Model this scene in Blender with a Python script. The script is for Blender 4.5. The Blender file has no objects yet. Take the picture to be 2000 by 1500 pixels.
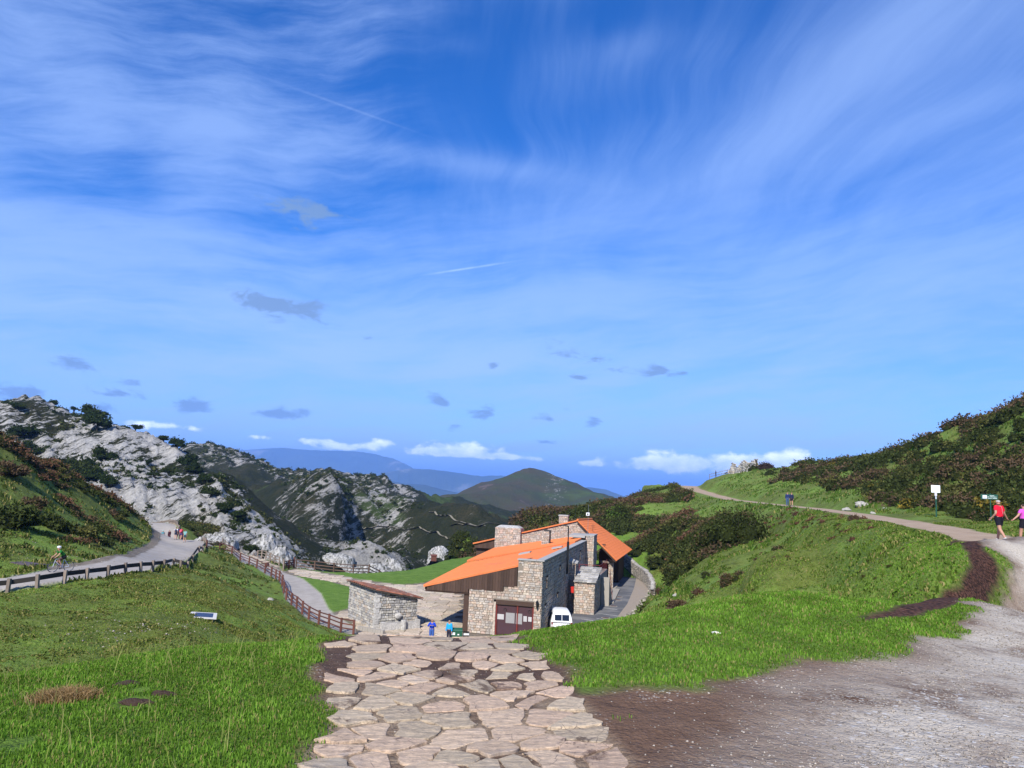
import bpy, bmesh, math, random, time
import numpy as np
from mathutils import Vector, Matrix
T0 = time.time()
R = math.radians
random.seed(7)
rng = np.random.default_rng(11)
sc = bpy.context.scene
col = sc.collection

# ------------------------------------------------------------------ camera (at the origin, eye 1.6 m over the path)
F = 1503.0
PITCH, ROLL = R(7.5), R(2.5)
cam_d = bpy.data.cameras.new('camera')
cam_d.sensor_fit = 'HORIZONTAL'; cam_d.sensor_width = 36.0
cam_d.lens = 36.0 * F / 2000.0
cam_d.clip_start = 0.1; cam_d.clip_end = 90000.0
cam = bpy.data.objects.new('camera', cam_d); col.objects.link(cam)
cam.matrix_world = Matrix.Rotation(R(90) + PITCH, 4, 'X') @ Matrix.Rotation(ROLL, 4, 'Z')
sc.camera = cam

# ------------------------------------------------------------------ light
SUN_AZ, SUN_EL = R(17), R(39)          # the sun stands behind the camera, a little to the left
sun_dir = Vector((-math.sin(SUN_AZ) * math.cos(SUN_EL), -math.cos(SUN_AZ) * math.cos(SUN_EL), math.sin(SUN_EL)))
sun_l = bpy.data.lights.new('sun', 'SUN'); sun_l.energy = 4.9; sun_l.angle = R(0.5); sun_l.color = (1.0, 0.95, 0.87)
sun_o = bpy.data.objects.new('sun', sun_l); col.objects.link(sun_o)
sun_o.rotation_euler = (-sun_dir).to_track_quat('-Z', 'Y').to_euler()
sc.view_settings.view_transform = 'Standard'
sc.view_settings.look = 'None'
sc.view_settings.gamma = 1.0
sc.view_settings.use_curve_mapping = False
sc.view_settings.exposure = 0.50
sc.cycles.use_denoising = True
sc.cycles.volume_bounces = 1
sc.cycles.max_bounces = 6
sc.cycles.transparent_max_bounces = 8

# pixel (of the 2000x1500 photograph) + distance along Y -> place in the world
_cp, _sp, _cr, _sr = math.cos(PITCH), math.sin(PITCH), math.cos(ROLL), math.sin(ROLL)
_fw = np.array((0, _cp, _sp)); _u0 = np.array((0, -_sp, _cp)); _r0 = np.array((1.0, 0, 0))
_rt = _cr * _r0 + _sr * _u0; _up = -_sr * _r0 + _cr * _u0
def ray(x, y):
    return _fw + (x - 1000) / F * _rt + (750 - y) / F * _up
def P(x, y, D):
    r = ray(x, y); return r * (D / r[1])
def PZ(x, y, z):
    r = ray(x, y); return r * (z / r[2])

# ------------------------------------------------------------------ node helpers
def new_mat(name):
    m = bpy.data.materials.new(name); m.use_nodes = True
    nt = m.node_tree; nt.nodes.clear()
    out = nt.nodes.new('ShaderNodeOutputMaterial')
    b = nt.nodes.new('ShaderNodeBsdfPrincipled')
    nt.links.new(b.outputs[0], out.inputs[0])
    b.inputs['Roughness'].default_value = 0.85
    b.inputs['Specular IOR Level'].default_value = 0.25
    return m, nt, b
class N:
    """tiny node-graph writer"""
    def __init__(s, nt): s.nt = nt
    def put(s, n, i, v):
        if v is None: return
        if hasattr(v, 'links') or isinstance(v, bpy.types.NodeSocket): s.nt.links.new(v, n.inputs[i])
        else: n.inputs[i].default_value = v
    def math(s, op, a, b=None, c=None, clamp=False):
        n = s.nt.nodes.new('ShaderNodeMath'); n.operation = op; n.use_clamp = clamp
        s.put(n, 0, a); s.put(n, 1, b); s.put(n, 2, c); return n.outputs[0]
    def vmath(s, op, a, b=None, out=0):
        n = s.nt.nodes.new('ShaderNodeVectorMath'); n.operation = op
        s.put(n, 0, a); s.put(n, 1, b); return n.outputs[out]
    def mix(s, f, a, b, blend='MIX'):
        n = s.nt.nodes.new('ShaderNodeMix'); n.data_type = 'RGBA'; n.blend_type = blend; n.clamp_factor = True
        s.put(n, 0, f); s.put(n, 6, a); s.put(n, 7, b); return n.outputs[2]
    def noise(s, vec, scale, detail=4, rough=0.55, dist=0.0, out=0):
        n = s.nt.nodes.new('ShaderNodeTexNoise'); s.put(n, 'Vector', vec)
        n.inputs['Scale'].default_value = scale; n.inputs['Detail'].default_value = detail
        n.inputs['Roughness'].default_value = rough; n.inputs['Distortion'].default_value = dist
        return n.outputs[out]
    def vor(s, vec, scale, feature='F1', out=0, rand=1.0):
        n = s.nt.nodes.new('ShaderNodeTexVoronoi'); n.feature = feature; s.put(n, 'Vector', vec)
        n.inputs['Scale'].default_value = scale; n.inputs['Randomness'].default_value = rand
        return n.outputs[out]
    def ramp(s, v, stops, interp='LINEAR'):
        n = s.nt.nodes.new('ShaderNodeValToRGB'); n.color_ramp.interpolation = interp
        e = n.color_ramp.elements
        while len(e) < len(stops): e.new(0.5)
        for k, (p, c) in enumerate(stops):
            e[k].position = p; e[k].color = (c, c, c, 1) if not hasattr(c, '__len__') else (*c, 1)
        s.put(n, 0, v); return n.outputs[0]
    def mapr(s, v, a, b, c=0.0, d=1.0):
        n = s.nt.nodes.new('ShaderNodeMapRange'); n.clamp = True
        s.put(n, 0, v)
        for i, q in enumerate((a, b, c, d)): n.inputs[i + 1].default_value = q
        return n.outputs[0]
    def smooth(s, v, a, b):
        n = s.nt.nodes.new('ShaderNodeMapRange'); n.interpolation_type = 'SMOOTHSTEP'
        s.put(n, 0, v); n.inputs[1].default_value = a; n.inputs[2].default_value = b; return n.outputs[0]
    def mapping(s, vec, scale=(1, 1, 1), rot=(0, 0, 0), loc=(0, 0, 0)):
        n = s.nt.nodes.new('ShaderNodeMapping'); s.put(n, 0, vec)
        n.inputs['Scale'].default_value = scale; n.inputs['Rotation'].default_value = rot; n.inputs['Location'].default_value = loc
        return n.outputs[0]
    def pos(s):
        return s.nt.nodes.new('ShaderNodeNewGeometry').outputs['Position']
    def objc(s):
        return s.nt.nodes.new('ShaderNodeTexCoord').outputs['Object']
    def attr(s, name, out='Color'):
        n = s.nt.nodes.new('ShaderNodeAttribute'); n.attribute_name = name; return n.outputs[out]
    def sep(s, v):
        n = s.nt.nodes.new('ShaderNodeSeparateXYZ'); s.put(n, 0, v); return n.outputs
    def comb(s, x, y, z):
        n = s.nt.nodes.new('ShaderNodeCombineXYZ'); s.put(n, 0, x); s.put(n, 1, y); s.put(n, 2, z); return n.outputs[0]
    def bump(s, h, strength=0.5, dist=0.05):
        n = s.nt.nodes.new('ShaderNodeBump'); n.inputs['Strength'].default_value = strength
        n.inputs['Distance'].default_value = dist; s.put(n, 'Height', h); return n.outputs[0]

# ------------------------------------------------------------------ sky
world = bpy.data.worlds.new('World'); sc.world = world; world.use_nodes = True
wt = world.node_tree; wt.nodes.clear(); w = N(wt)
wout = wt.nodes.new('ShaderNodeOutputWorld'); bg = wt.nodes.new('ShaderNodeBackground')
sky = wt.nodes.new('ShaderNodeTexSky'); sky.sky_type = 'NISHITA'; sky.sun_disc = False
sky.sun_elevation = SUN_EL; sky.sun_rotation = math.atan2(sun_dir.x, sun_dir.y)
sky.altitude = 1100; sky.air_density = 1.0; sky.dust_density = 0.25; sky.ozone_density = 3.0
def build_sky():
    d = wt.nodes.new('ShaderNodeTexCoord').outputs['Generated']
    s = w.sep(d); sx, sy, sz = s[0], s[1], s[2]
    # deep blue of the high mountain sky
    hs = wt.nodes.new('ShaderNodeHueSaturation'); hs.inputs['Saturation'].default_value = SKY_SAT
    hs.inputs['Hue'].default_value = 0.5; wt.links.new(sky.outputs[0], hs.inputs['Color'])
    base = w.mix(1.0, hs.outputs[0], SKY_TINT, 'MULTIPLY')
    # cirrus sheet: plane projection, bands running towards an azimuth a little left of the view
    zc = w.math('ADD', w.math('MAXIMUM', sz, 0.0), 0.06)
    px_, py_ = w.math('DIVIDE', sx, zc), w.math('DIVIDE', sy, zc)
    p = w.comb(px_, py_, 0.0)
    warp = w.noise(p, 0.55, 3, 0.5, out=1)
    pw = w.vmath('MULTIPLY_ADD', w.vmath('SUBTRACT', warp, (0.5, 0.5, 0.5)), (0.9, 0.9, 0.0))
    wt.links.new(p, pw.node.inputs[2])
    r1 = w.mapping(pw, scale=(1.0, 0.20, 1), rot=(0, 0, R(-22)))
    n1 = w.noise(r1, 1.15, 6, 0.58)
    r2 = w.mapping(pw, scale=(1.0, 0.10, 1), rot=(0, 0, R(-30)), loc=(3.1, 1.7, 0))
    n2 = w.noise(r2, 5.2, 6, 0.68)
    r3 = w.mapping(pw, scale=(0.8, 0.22, 1), rot=(0, 0, R(35)), loc=(1.1, 5.7, 0))
    n4 = w.noise(r3, 2.6, 6, 0.66)
    n3 = w.noise(pw, 0.42, 3, 0.5)
    azh = w.math('ARCTAN2', sx, sy); hw = w.noise(w.comb(w.math('MULTIPLY', azh, 3.0), w.math('MULTIPLY', sz, 5.0), 4.0), 1.0, 3, 0.5)
    qh = w.comb(w.math('MULTIPLY', azh, 2.6), w.math('ADD', w.math('MULTIPLY', sz, 17.0), w.math('ADD', w.math('MULTIPLY', hw, 1.7), w.math('MULTIPLY', azh, -2.2))), 1.0)
    nH = w.noise(qh, 1.0, 8, 0.66)
    fib = w.math('ADD', w.math('ADD', w.math('MULTIPLY', n1, 0.45), w.math('MULTIPLY', n2, 0.30)), w.math('MULTIPLY', n4, 0.25))
    hmix = w.math('MULTIPLY', w.math('MAXIMUM', w.smooth(sz, 0.44, 0.20), w.smooth(azh, -0.02, -0.25)), 0.85)
    fib = w.math('ADD', w.math('MULTIPLY', fib, w.math('SUBTRACT', 1.0, hmix)), w.math('MULTIPLY', nH, hmix))
    def blob(x, y, rx, ry, rot=0.0):
        c = ray(x, y); c = c / np.linalg.norm(c)
        a0 = np.cross(c, (0, 0, 1.0)); a0 /= np.linalg.norm(a0); b0 = np.cross(a0, c)
        t = R(rot) ; a = math.cos(t) * a0 + math.sin(t) * b0; b = -math.sin(t) * a0 + math.cos(t) * b0
        k = math.hypot(F, math.hypot(x - 1000, y - 750))
        da = w.math('DIVIDE', w.vmath('DOT_PRODUCT', d, tuple(a), out=1), rx / k)
        db = w.math('DIVIDE', w.vmath('DOT_PRODUCT', d, tuple(b), out=1), ry / k)
        q = w.math('ADD', w.math('MULTIPLY', da, da), w.math('MULTIPLY', db, db))
        g = w.math('POWER', 2.718, w.math('MULTIPLY', q, -1.0))
        return w.math('MULTIPLY', g, w.math('GREATER_THAN', w.vmath('DOT_PRODUCT', d, tuple(c), out=1), 0.0))
    def add(*a):
        r = a[0]
        for q in a[1:]: r = w.math('ADD', r, q)
        return r
    def sc_(v, k): return w.math('MULTIPLY', v, k)
    # where the veil is thick, where it is missing
    thick = add(sc_(blob(1480, 300, 560, 110, 30), .30), sc_(blob(1800, 40, 300, 80, 28), .20), sc_(blob(430, 240, 75, 130, -20), .40), sc_(blob(150, 130, 300, 110, -22), .30),
                sc_(blob(560, 330, 130, 50, 30), .30), sc_(blob(900, 318, 240, 26, -4), .42), sc_(blob(1230, 85, 130, 38, 8), .26), sc_(blob(905, 90, 40, 22, 0), .2),
                sc_(blob(300, 520, 480, 110, -6), .34), sc_(blob(1000, 640, 900, 130, 0), .34), sc_(blob(1700, 480, 400, 110, 12), .22), sc_(blob(1880, 220, 200, 30, 14), .25))
    thin = add(sc_(blob(900, 175, 250, 95, 25), .40), sc_(blob(700, 60, 300, 60, 10), .25), sc_(blob(260, 300, 60, 120, 0), .30), sc_(blob(1250, 20, 330, 70, 0), .3),
               sc_(blob(560, 470, 160, 40, -8), .35), sc_(blob(110, 310, 110, 90, 0), .25), sc_(blob(1100, 240, 260, 60, 12), .3), sc_(blob(1700, 380, 300, 45, 20), .18))
    cover = w.math('SUBTRACT', w.math('ADD', thick, 0.48), thin)
    dens = w.math('ADD', w.math('MULTIPLY', w.math('SUBTRACT', fib, 0.50), 3.4), cover)
    dens = w.math('ADD', dens, w.math('MULTIPLY', w.math('SUBTRACT', n3, 0.5), 0.5))
    dens = w.smooth(dens, -0.15, 1.25)
    low = w.smooth(sz, 0.33, -0.02)            # the veil thickens to the horizon
    veil = w.math('MINIMUM', w.math('ADD', w.math('MULTIPLY', dens, 0.55), w.math('MULTIPLY', low, 0.50)), 0.9)
    c = w.mix(veil, base, CIRRUS)
    # small low clouds
    az = w.math('ARCTAN2', sx, sy)
    q3 = w.comb(w.math('MULTIPLY', az, 22.0), w.math('MULTIPLY', sz, 60.0), 0.0)
    nn = w.noise(q3, 1.0, 6, 0.62, 0.4)
    q4 = w.comb(w.math('MULTIPLY', az, 30.0), w.math('MULTIPLY', sz, 46.0), 2.0)
    nc = w.noise(q4, 1.0, 7, 0.55, 0.2)
    grey = add(*[blob(*b) for b in [(1125, 693, 75, 20, -12), (1278, 727, 60, 18, -3), (1130, 737, 25, 6, 0), (858, 782, 28, 16, -20), (950, 805, 48, 15, 15), (1062, 818, 32, 9, 0), (1160, 824, 20, 14, 20),
                (370, 790, 60, 13, 4), (550, 806, 95, 13, 4), (235, 768, 55, 12, 0), (140, 715, 60, 20, 0), (255, 745, 30, 10, 0), (20, 765, 60, 22, 0), (965, 718, 14, 12, 0), (718, 659, 22, 8, 0),
                (500, 590, 60, 28, -15), (590, 605, 70, 24, -15), (600, 415, 90, 38, -12), (1110, 800, 20, 8, 0), (1335, 728, 16, 5, 0), (190, 795, 40, 12, 0), (890, 835, 18, 10, 0), (1060, 862, 24, 5, 0)]])
    gm = w.smooth(w.math('ADD', w.math('MULTIPLY', grey, 0.75), w.math('MULTIPLY', w.math('SUBTRACT', nn, 0.5), 2.6)), 0.38, 0.85)
    c = w.mix(w.math('MULTIPLY', w.math('MULTIPLY', gm, w.smooth(grey, 0.02, 0.3)), 0.88), c, GREYCL)
    white = add(*[blob(*b) for b in [(1310, 904, 60, 20, 0), (1230, 905, 60, 13, 0), (1150, 905, 34, 7, 0), (1420, 905, 90, 20, 0), (1550, 903, 75, 20, 0), (1480, 915, 70, 14, 0), (905, 876, 70, 15, 0), (740, 869, 46, 12, 10),
                 (660, 872, 50, 9, 0), (510, 853, 30, 6, 0), (615, 860, 40, 7, 0), (850, 882, 60, 8, 0), (990, 891, 26, 7, 0), (1055, 897, 24, 6, 0), (310, 830, 60, 8, 0), (930, 890, 90, 6, 0)]])
    wm = w.math('MULTIPLY', w.smooth(w.math('ADD', w.math('MULTIPLY', white, 0.8), w.math('MULTIPLY', w.math('SUBTRACT', nc, 0.5), 2.2)), 0.30, 0.85), w.smooth(white, 0.02, 0.25))
    lit = w.mapr(nc, 0.35, 0.7)
    c = w.mix(wm, c, w.mix(lit, CUM_LO, CUM_HI))
    # contrails
    tr = w.math('MULTIPLY', blob(915, 524, 70, 1.6, 12), w.mapr(n2, 0.3, 0.6))
    tr2 = w.math('MULTIPLY', blob(680, 210, 110, 2.2, -11), 0.22)
    c = w.mix(w.math('MULTIPLY', w.math('ADD', tr, tr2), 0.32), c, CUM_LO)
    wt.links.new(c, bg.inputs[0]); bg.inputs[1].default_value = SKY_STR
    wt.links.new(bg.outputs[0], wout.inputs[0])
SKY_STR = 0.12
SKY_SAT = 1.35
SKY_TINT = (0.46, 0.74, 1.10, 1)
CIRRUS = (2.9, 4.2, 7.2, 1)
GREYCL = (1.3, 2.2, 3.9, 1)
CUM_LO = (6.5, 8.0, 10.0, 1)
CUM_HI = (12.5, 13.2, 14, 1)
build_sky()

# ------------------------------------------------------------------ numpy noise and splines
_perm = rng.permutation(4096)
def vnoise2(x, y, seed=0):
    xi = np.floor(x).astype(np.int64); yi = np.floor(y).astype(np.int64)
    fx = x - xi; fy = y - yi
    fx = fx * fx * fx * (fx * (fx * 6 - 15) + 10); fy = fy * fy * fy * (fy * (fy * 6 - 15) + 10)
    def h(a, b): return _perm[(_perm[(a + seed * 131) & 4095] + b) & 4095] / 4095.0
    return (h(xi, yi) * (1 - fx) + h(xi + 1, yi) * fx) * (1 - fy) + (h(xi, yi + 1) * (1 - fx) + h(xi + 1, yi + 1) * fx) * fy
def fbm(x, y, octaves=4, seed=0, gain=0.5):
    a, s, t = 1.0, 0.0, 0.0
    for o in range(octaves):
        s = s + a * (vnoise2(x, y, seed + o) - 0.5); t += a; a *= gain; x = x * 2.03 + 7.1; y = y * 2.03 + 3.3
    return s / t * 2.0
def ridged(x, y, octaves=4, seed=0, gain=0.55):
    a, s, t = 1.0, 0.0, 0.0
    for o in range(octaves):
        s = s + a * (1 - np.abs(2 * vnoise2(x, y, seed + o) - 1)); t += a; a *= gain; x = x * 2.1 + 5.1; y = y * 2.1 + 1.3
    return s / t
class TPS:
    def __init__(s, pts, sm=4e-6):
        p = np.array(pts, float); s.k = 12.0
        u, v = s.warp(p[:, 0], p[:, 1]); s.c = np.stack([u, v], 1); h = p[:, 2] / (np.maximum(p[:, 1], -6) + s.k)
        n = len(p); K = s.ker(s.c, s.c) + np.eye(n) * sm
        A = np.zeros((n + 3, n + 3)); A[:n, :n] = K; A[:n, n] = 1; A[:n, n + 1:] = s.c; A[n, :n] = 1; A[n + 1:, :n] = s.c.T
        s.w = np.linalg.solve(A, np.concatenate([h, np.zeros(3)]))
    def warp(s, x, y):
        yy = np.maximum(y, -6) + s.k; return x / yy, np.log(yy) * 0.8
    def ker(s, a, b):
        d2 = ((a[:, None, :] - b[None, :, :]) ** 2).sum(-1); return d2 * np.log(d2 + 1e-12) * 0.5
    def __call__(s, x, y):
        x = np.asarray(x, float).ravel(); y = np.asarray(y, float).ravel(); out = np.empty_like(x); n = len(s.c)
        for i in range(0, len(x), 20000):
            u, v = s.warp(x[i:i + 20000], y[i:i + 20000]); q = np.stack([u, v], 1)
            out[i:i + 20000] = s.ker(q, s.c) @ s.w[:n] + s.w[n] + q @ s.w[n + 1:]
        return out * (np.maximum(y, -6) + s.k)
def sdist(x, y, poly):
    """signed distance to a plan polygon, positive inside"""
    poly = np.asarray(poly, float)[:, :2]; d = np.full(x.shape, 1e9); ins = np.zeros(x.shape, bool)
    n = len(poly)
    for i in range(n):
        ax, ay = poly[i]; bx, by = poly[(i + 1) % n]; ex, ey = bx - ax, by - ay
        t = np.clip(((x - ax) * ex + (y - ay) * ey) / (ex * ex + ey * ey + 1e-12), 0, 1)
        d = np.minimum(d, np.hypot(x - ax - t * ex, y - ay - t * ey))
        c = ((ay > y) != (by > y)) & (x < (bx - ax) * (y - ay) / (by - ay + 1e-12) + ax); ins ^= c
    return np.where(ins, d, -d)
def sstep(v, a, b):
    t = np.clip((v - a) / (b - a), 0, 1); return t * t * (3 - 2 * t)

# ------------------------------------------------------------------ near ground: control points (pixel, distance) and (x, y, z)
ZP = -12.0
_pp = [  # px, py, D
 (1000,1500,4.67),(600,1500,4.7),(300,1500,4.6),(0,1500,4.4),(1300,1500,4.75),(1700,1500,4.9),(2000,1500,5.0),
 (0,1400,5.6),(1000,1350,6.35),(620,1300,7.2),(1000,1250,9.0),(640,1243,9.5),(820,1240,9.6),(1010,1238,9.7),(300,1400,5.6),
 (0,1330,6.9),(200,1292,7.8),(400,1266,8.8),(560,1256,9.0),
 (1240,1216,11.2),(1120,1228,10.4),(1500,1194,12.8),(1700,1198,12.6),(1500,1300,7.4),(1900,1250,9.6),(2000,1200,11.4),(1300,1300,7.2),(1800,1180,14.2),(1880,1120,19.0),(1960,1110,20.5),
 # dull field on the left
 (0,1200,36),(0,1290,26.5),(200,1180,42),(200,1270,30),(400,1205,40),(420,1245,34),(400,1130,58),(500,1180,56),(560,1215,53),(600,1245,50),
 # guard rail line
 (15,1154,44),(73,1145,45),(125,1138,47),(210,1131,51),(298,1115,58),(338,1105,66),(388,1081,90),(403,1072,103),
 # road
 (10,1130,48),(84,1115,52),(147,1104,57),(252,1088,70),(304,1062,94),(311,1054,105),(294,1029,139),(399,1058,110),(346,1033,138),(300,1022,155),(340,1022,165),
 # left hill
 (0,1110,53),(0,1050,58),(0,1000,64),(0,950,70),(0,900,76),(0,850,82),(100,1060,62),(100,1000,74),(100,950,86),(100,903,95),(200,1060,72),(200,1005,92),(200,962,108),(255,1050,92),(262,1010,122),(272,1024,132),
 # fence and promenade
 (690,1238,62),(622,1216,67),(560,1170,78),(502,1113,98),(429,1076,117),
 # right hill
 (1578,1123,50),(1440,1160,45),(1700,1100,38),(1800,1150,24),(1820,1090,30),(1600,1170,30),(1500,1180,33),(1400,1196,38),(1310,1202,50),(1268,1188,62),(1310,1150,72),(1350,1100,72),(1300,1100,84),
 (1262,1124,104),(1262,1085,112),(1205,1075,124),(1230,1205,72),
 (1990,1070,28),(1953,1058,31.7),(1900,1045,36),(1800,1025,46),(1700,1008,60),(1600,993,80),(1540,987,98),(1430,975,135),(1390,965,155),(1350,954,175),(1338,949,188),
 (1650,1030,52),(1500,1020,80),(1450,1060,75),(1500,1080,60),(1600,1060,52),(1700,1050,46),(1400,1000,110),(1350,1000,125),(1300,982,160),(1250,967,178),(1200,985,175),(1150,993,172),(1100,1012,162),
 (1000,1033,152),(900,1052,143),(1250,1040,130),(1300,1040,115),(1350,1050,95),
 # gorse hill right of the track
 (1829,1008,55),(1937,1021,50),(1999,1000,54),(2000,950,62),(2000,900,70),(2000,850,79),(2000,790,92),(1900,950,72),(1900,900,84),(1900,850,98),(1850,838,107),(1800,950,85),(1800,900,104),(1800,866,118),
 (1100,1014,148),(1150,997,150),(1200,990,150),(1050,1026,146),(1250,984,150),(1290,966,168),(1225,978,172),(1175,985,165),(1130,1003,160),(1900,842,112),(1850,858,124),(1950,822,110),(2000,808,112),
 (1720,960,85),(1720,930,105),(1720,894,132),(1600,960,112),(1600,930,134),(1600,906,155),(1500,960,130),(1500,935,150),(1500,916,172),(1420,940,165),(1420,927,182),(1380,938,182),
]
_pw = [(0,0,-1.6),(-4,0,-1.55),(4,0,-1.62),(0,-6,-1.5),(12,-3,-1.6),(-12,-3,-1.5),(9,5,-1.62),(-6,5,-1.75),(14,8,-1.6),(-12,8,-2.3),(17,18,-1.55),(25,14,-1.3),
 (0,13,-3.5),(-3,20,-6.4),(0,30,-9.2),(0,40,-11.2),(0,50,ZP),(-3,13,-3.6),(-7,12,-4.2),(-12,14,-5.5),(-14,22,-6.6),(6,15,-3.9),(6,22,-7.2),(6,32,-10.2),(6,42,-11.8),(12,18,-4.3),(12,26,-7.2),(12,36,-9.4),(12,45,-11.0),(6.5,48,-11.8),(7.5,53,-12),(9.5,57,-12),(8.8,46,-11.4),(9,38,-10.4),
 (-8,30,-8.2),(-8,42,-10.4),(-10,50,-11.5),
 (5,60,ZP),(0,60,ZP),(-8,60,ZP),(-3,70,ZP),(0,80,ZP),(5,75,ZP),(-15,80,ZP),(-8,90,ZP),(-2,90,ZP),(5,90,ZP),(10,80,ZP),(9,70,ZP),(15,95,ZP),(13,88,ZP),(15,105,ZP),(-25,92,ZP),(-20,100,ZP),(-10,105,ZP),(0,105,ZP),(8,110,ZP),(0,120,ZP),(-8,125,ZP),(-2,135,ZP),(-27,103,ZP),
 (-36,108,-12.1),(-46,118,-12.0),(-55,130,-13.5),(-28,126,-21),(-17,117,-18),(-15,120,-17),(-9,140,-19),(-3,150,-20),(-40,130,-20),(-25,140,-32),(-10,165,-34),(8,180,-17),
 (-62,112,-6.0),(-72,120,-6.5),(-80,140,-9),(-64,172,-12),(-55,175,-16),(-45,160,-22),(-75,165,-12),(-50,190,-30),(-20,200,-45),(10,215,-26),(30,208,-11),(48,218,-5),(70,215,-6),
 (-60,95,0.5),(-75,100,1),(-80,70,6.5),(-70,50,1),(-60,30,-3),(-40,15,-4),(-90,110,3),(-100,70,8),(-35,45,-6.9),
 (88,90,16.5),(95,70,20),(80,60,13),(60,30,3),(45,20,0.5),(100,110,15),(90,130,11),(90,160,8),(95,190,6),(70,190,3.5),(110,40,12),
]
_pz = [PZ(480, 1083, ZP), PZ(500, 1087, ZP), PZ(515, 1094, ZP), PZ(545, 1107, ZP), PZ(455, 1078, ZP), PZ(470, 1092, ZP), P(442, 1066, 119), P(420, 1061, 120)]
ctrl = [tuple(q) for q in _pz] + [tuple(P(*q)) for q in _pp] + [tuple(map(float, q)) for q in _pw]
_near = TPS(ctrl)
# plateau polygon: plaza, lawn and drive lie level
PLAT = [PZ(690,1240,ZP)[:2], (-16,72), (-20,84), (-27,97), (-30,103), (-19,98.5), (-13,107), (-9,121), (-6,131), (2,128), (18,112), (21,104), (17.5,88), (13,76), (9.5,66.5), (6,55), (-8,55)]
TRK = np.array([P(*q) for q in [(1990,1072,27),(1953,1058,31.7),(1900,1045,36),(1800,1025,46),(1700,1008,60),(1600,994,80),(1540,988,98),(1430,976,135),(1390,966,155),(1352,955,175),(1345,949,190)]])
def ground_z(x, y):
    x = np.asarray(x, float).ravel(); y = np.asarray(y, float).ravel()
    z = _near(x, y)
    k = sstep(sdist(x, y, PLAT), -3.0, 0.5)
    z = z * (1 - k) + ZP * k
    e = x - np.interp(y, TRK[:, 1], TRK[:, 0]); e = np.where(e < 0, -e * .62, e); kt = sstep(e, 4.2, 1.9) * sstep(y, 24, 31)
    return z * (1 - kt) + np.interp(y, TRK[:, 1], TRK[:, 2]) * kt
def G(px, py, d0=3.0, d1=230.0):
    """where the line of sight through a pixel meets the ground"""
    r = ray(px, py); D = np.exp(np.linspace(math.log(d0), math.log(d1), 1400))
    pts = r[None, :] * (D / r[1])[:, None]
    zt = ground_z(pts[:, 0], pts[:, 1]); hit = np.where(pts[:, 2] < zt)[0]
    if len(hit) == 0: return pts[np.argmin(pts[:, 2] - zt)]
    i = hit[0]
    if i == 0: return pts[0]
    a, b = pts[i - 1][2] - zt[i - 1], pts[i][2] - zt[i]; t = a / (a - b)
    q = pts[i - 1] * (1 - t) + pts[i] * t
    q[2] = ground_z(q[0], q[1])[0]; return q
def gz(x, y): return float(ground_z(x, y)[0])

# ------------------------------------------------------------------ object helpers
def tag(o, label=None, cat=None, group=None, kind=None):
    if label: o['label'] = label
    if cat: o['category'] = cat
    if group: o['group'] = group
    if kind: o['kind'] = kind
    return o
def link(name, me, mat=None, parent=None):
    o = bpy.data.objects.new(name, me); col.objects.link(o)
    if mat is not None:
        for m in (mat if isinstance(mat, (list, tuple)) else [mat]): me.materials.append(m)
    if parent is not None: o.parent = parent
    return o
def np_mesh(name, V, Fq, attrs=None, smooth=True, midx=None):
    """fast mesh from arrays; faces all with the same corner count"""
    me = bpy.data.meshes.new(name); V = np.asarray(V, np.float32); Fq = np.asarray(Fq, np.int32); k = Fq.shape[1]
    me.vertices.add(len(V)); me.vertices.foreach_set('co', V.ravel())
    me.loops.add(Fq.size); me.loops.foreach_set('vertex_index', Fq.ravel())
    me.polygons.add(len(Fq)); me.polygons.foreach_set('loop_start', np.arange(0, Fq.size, k, dtype=np.int32))
    me.polygons.foreach_set('loop_total', np.full(len(Fq), k, np.int32))
    if smooth: me.polygons.foreach_set('use_smooth', np.ones(len(Fq), bool))
    if midx is not None: me.polygons.foreach_set('material_index', np.asarray(midx, np.int32))
    for nm, a in (attrs or {}).items():
        at = me.color_attributes.new(nm, 'FLOAT_COLOR', 'POINT'); at.data.foreach_set('color', np.asarray(a, np.float32).ravel())
    me.update(calc_edges=True); return me
def empty(name, loc, rz=0.0, **k):
    o = bpy.data.objects.new(name, None); o.empty_display_size = 0.3; col.objects.link(o)
    o.location = Vector(loc); o.rotation_euler.z = rz; tag(o, **k); return o
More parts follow.
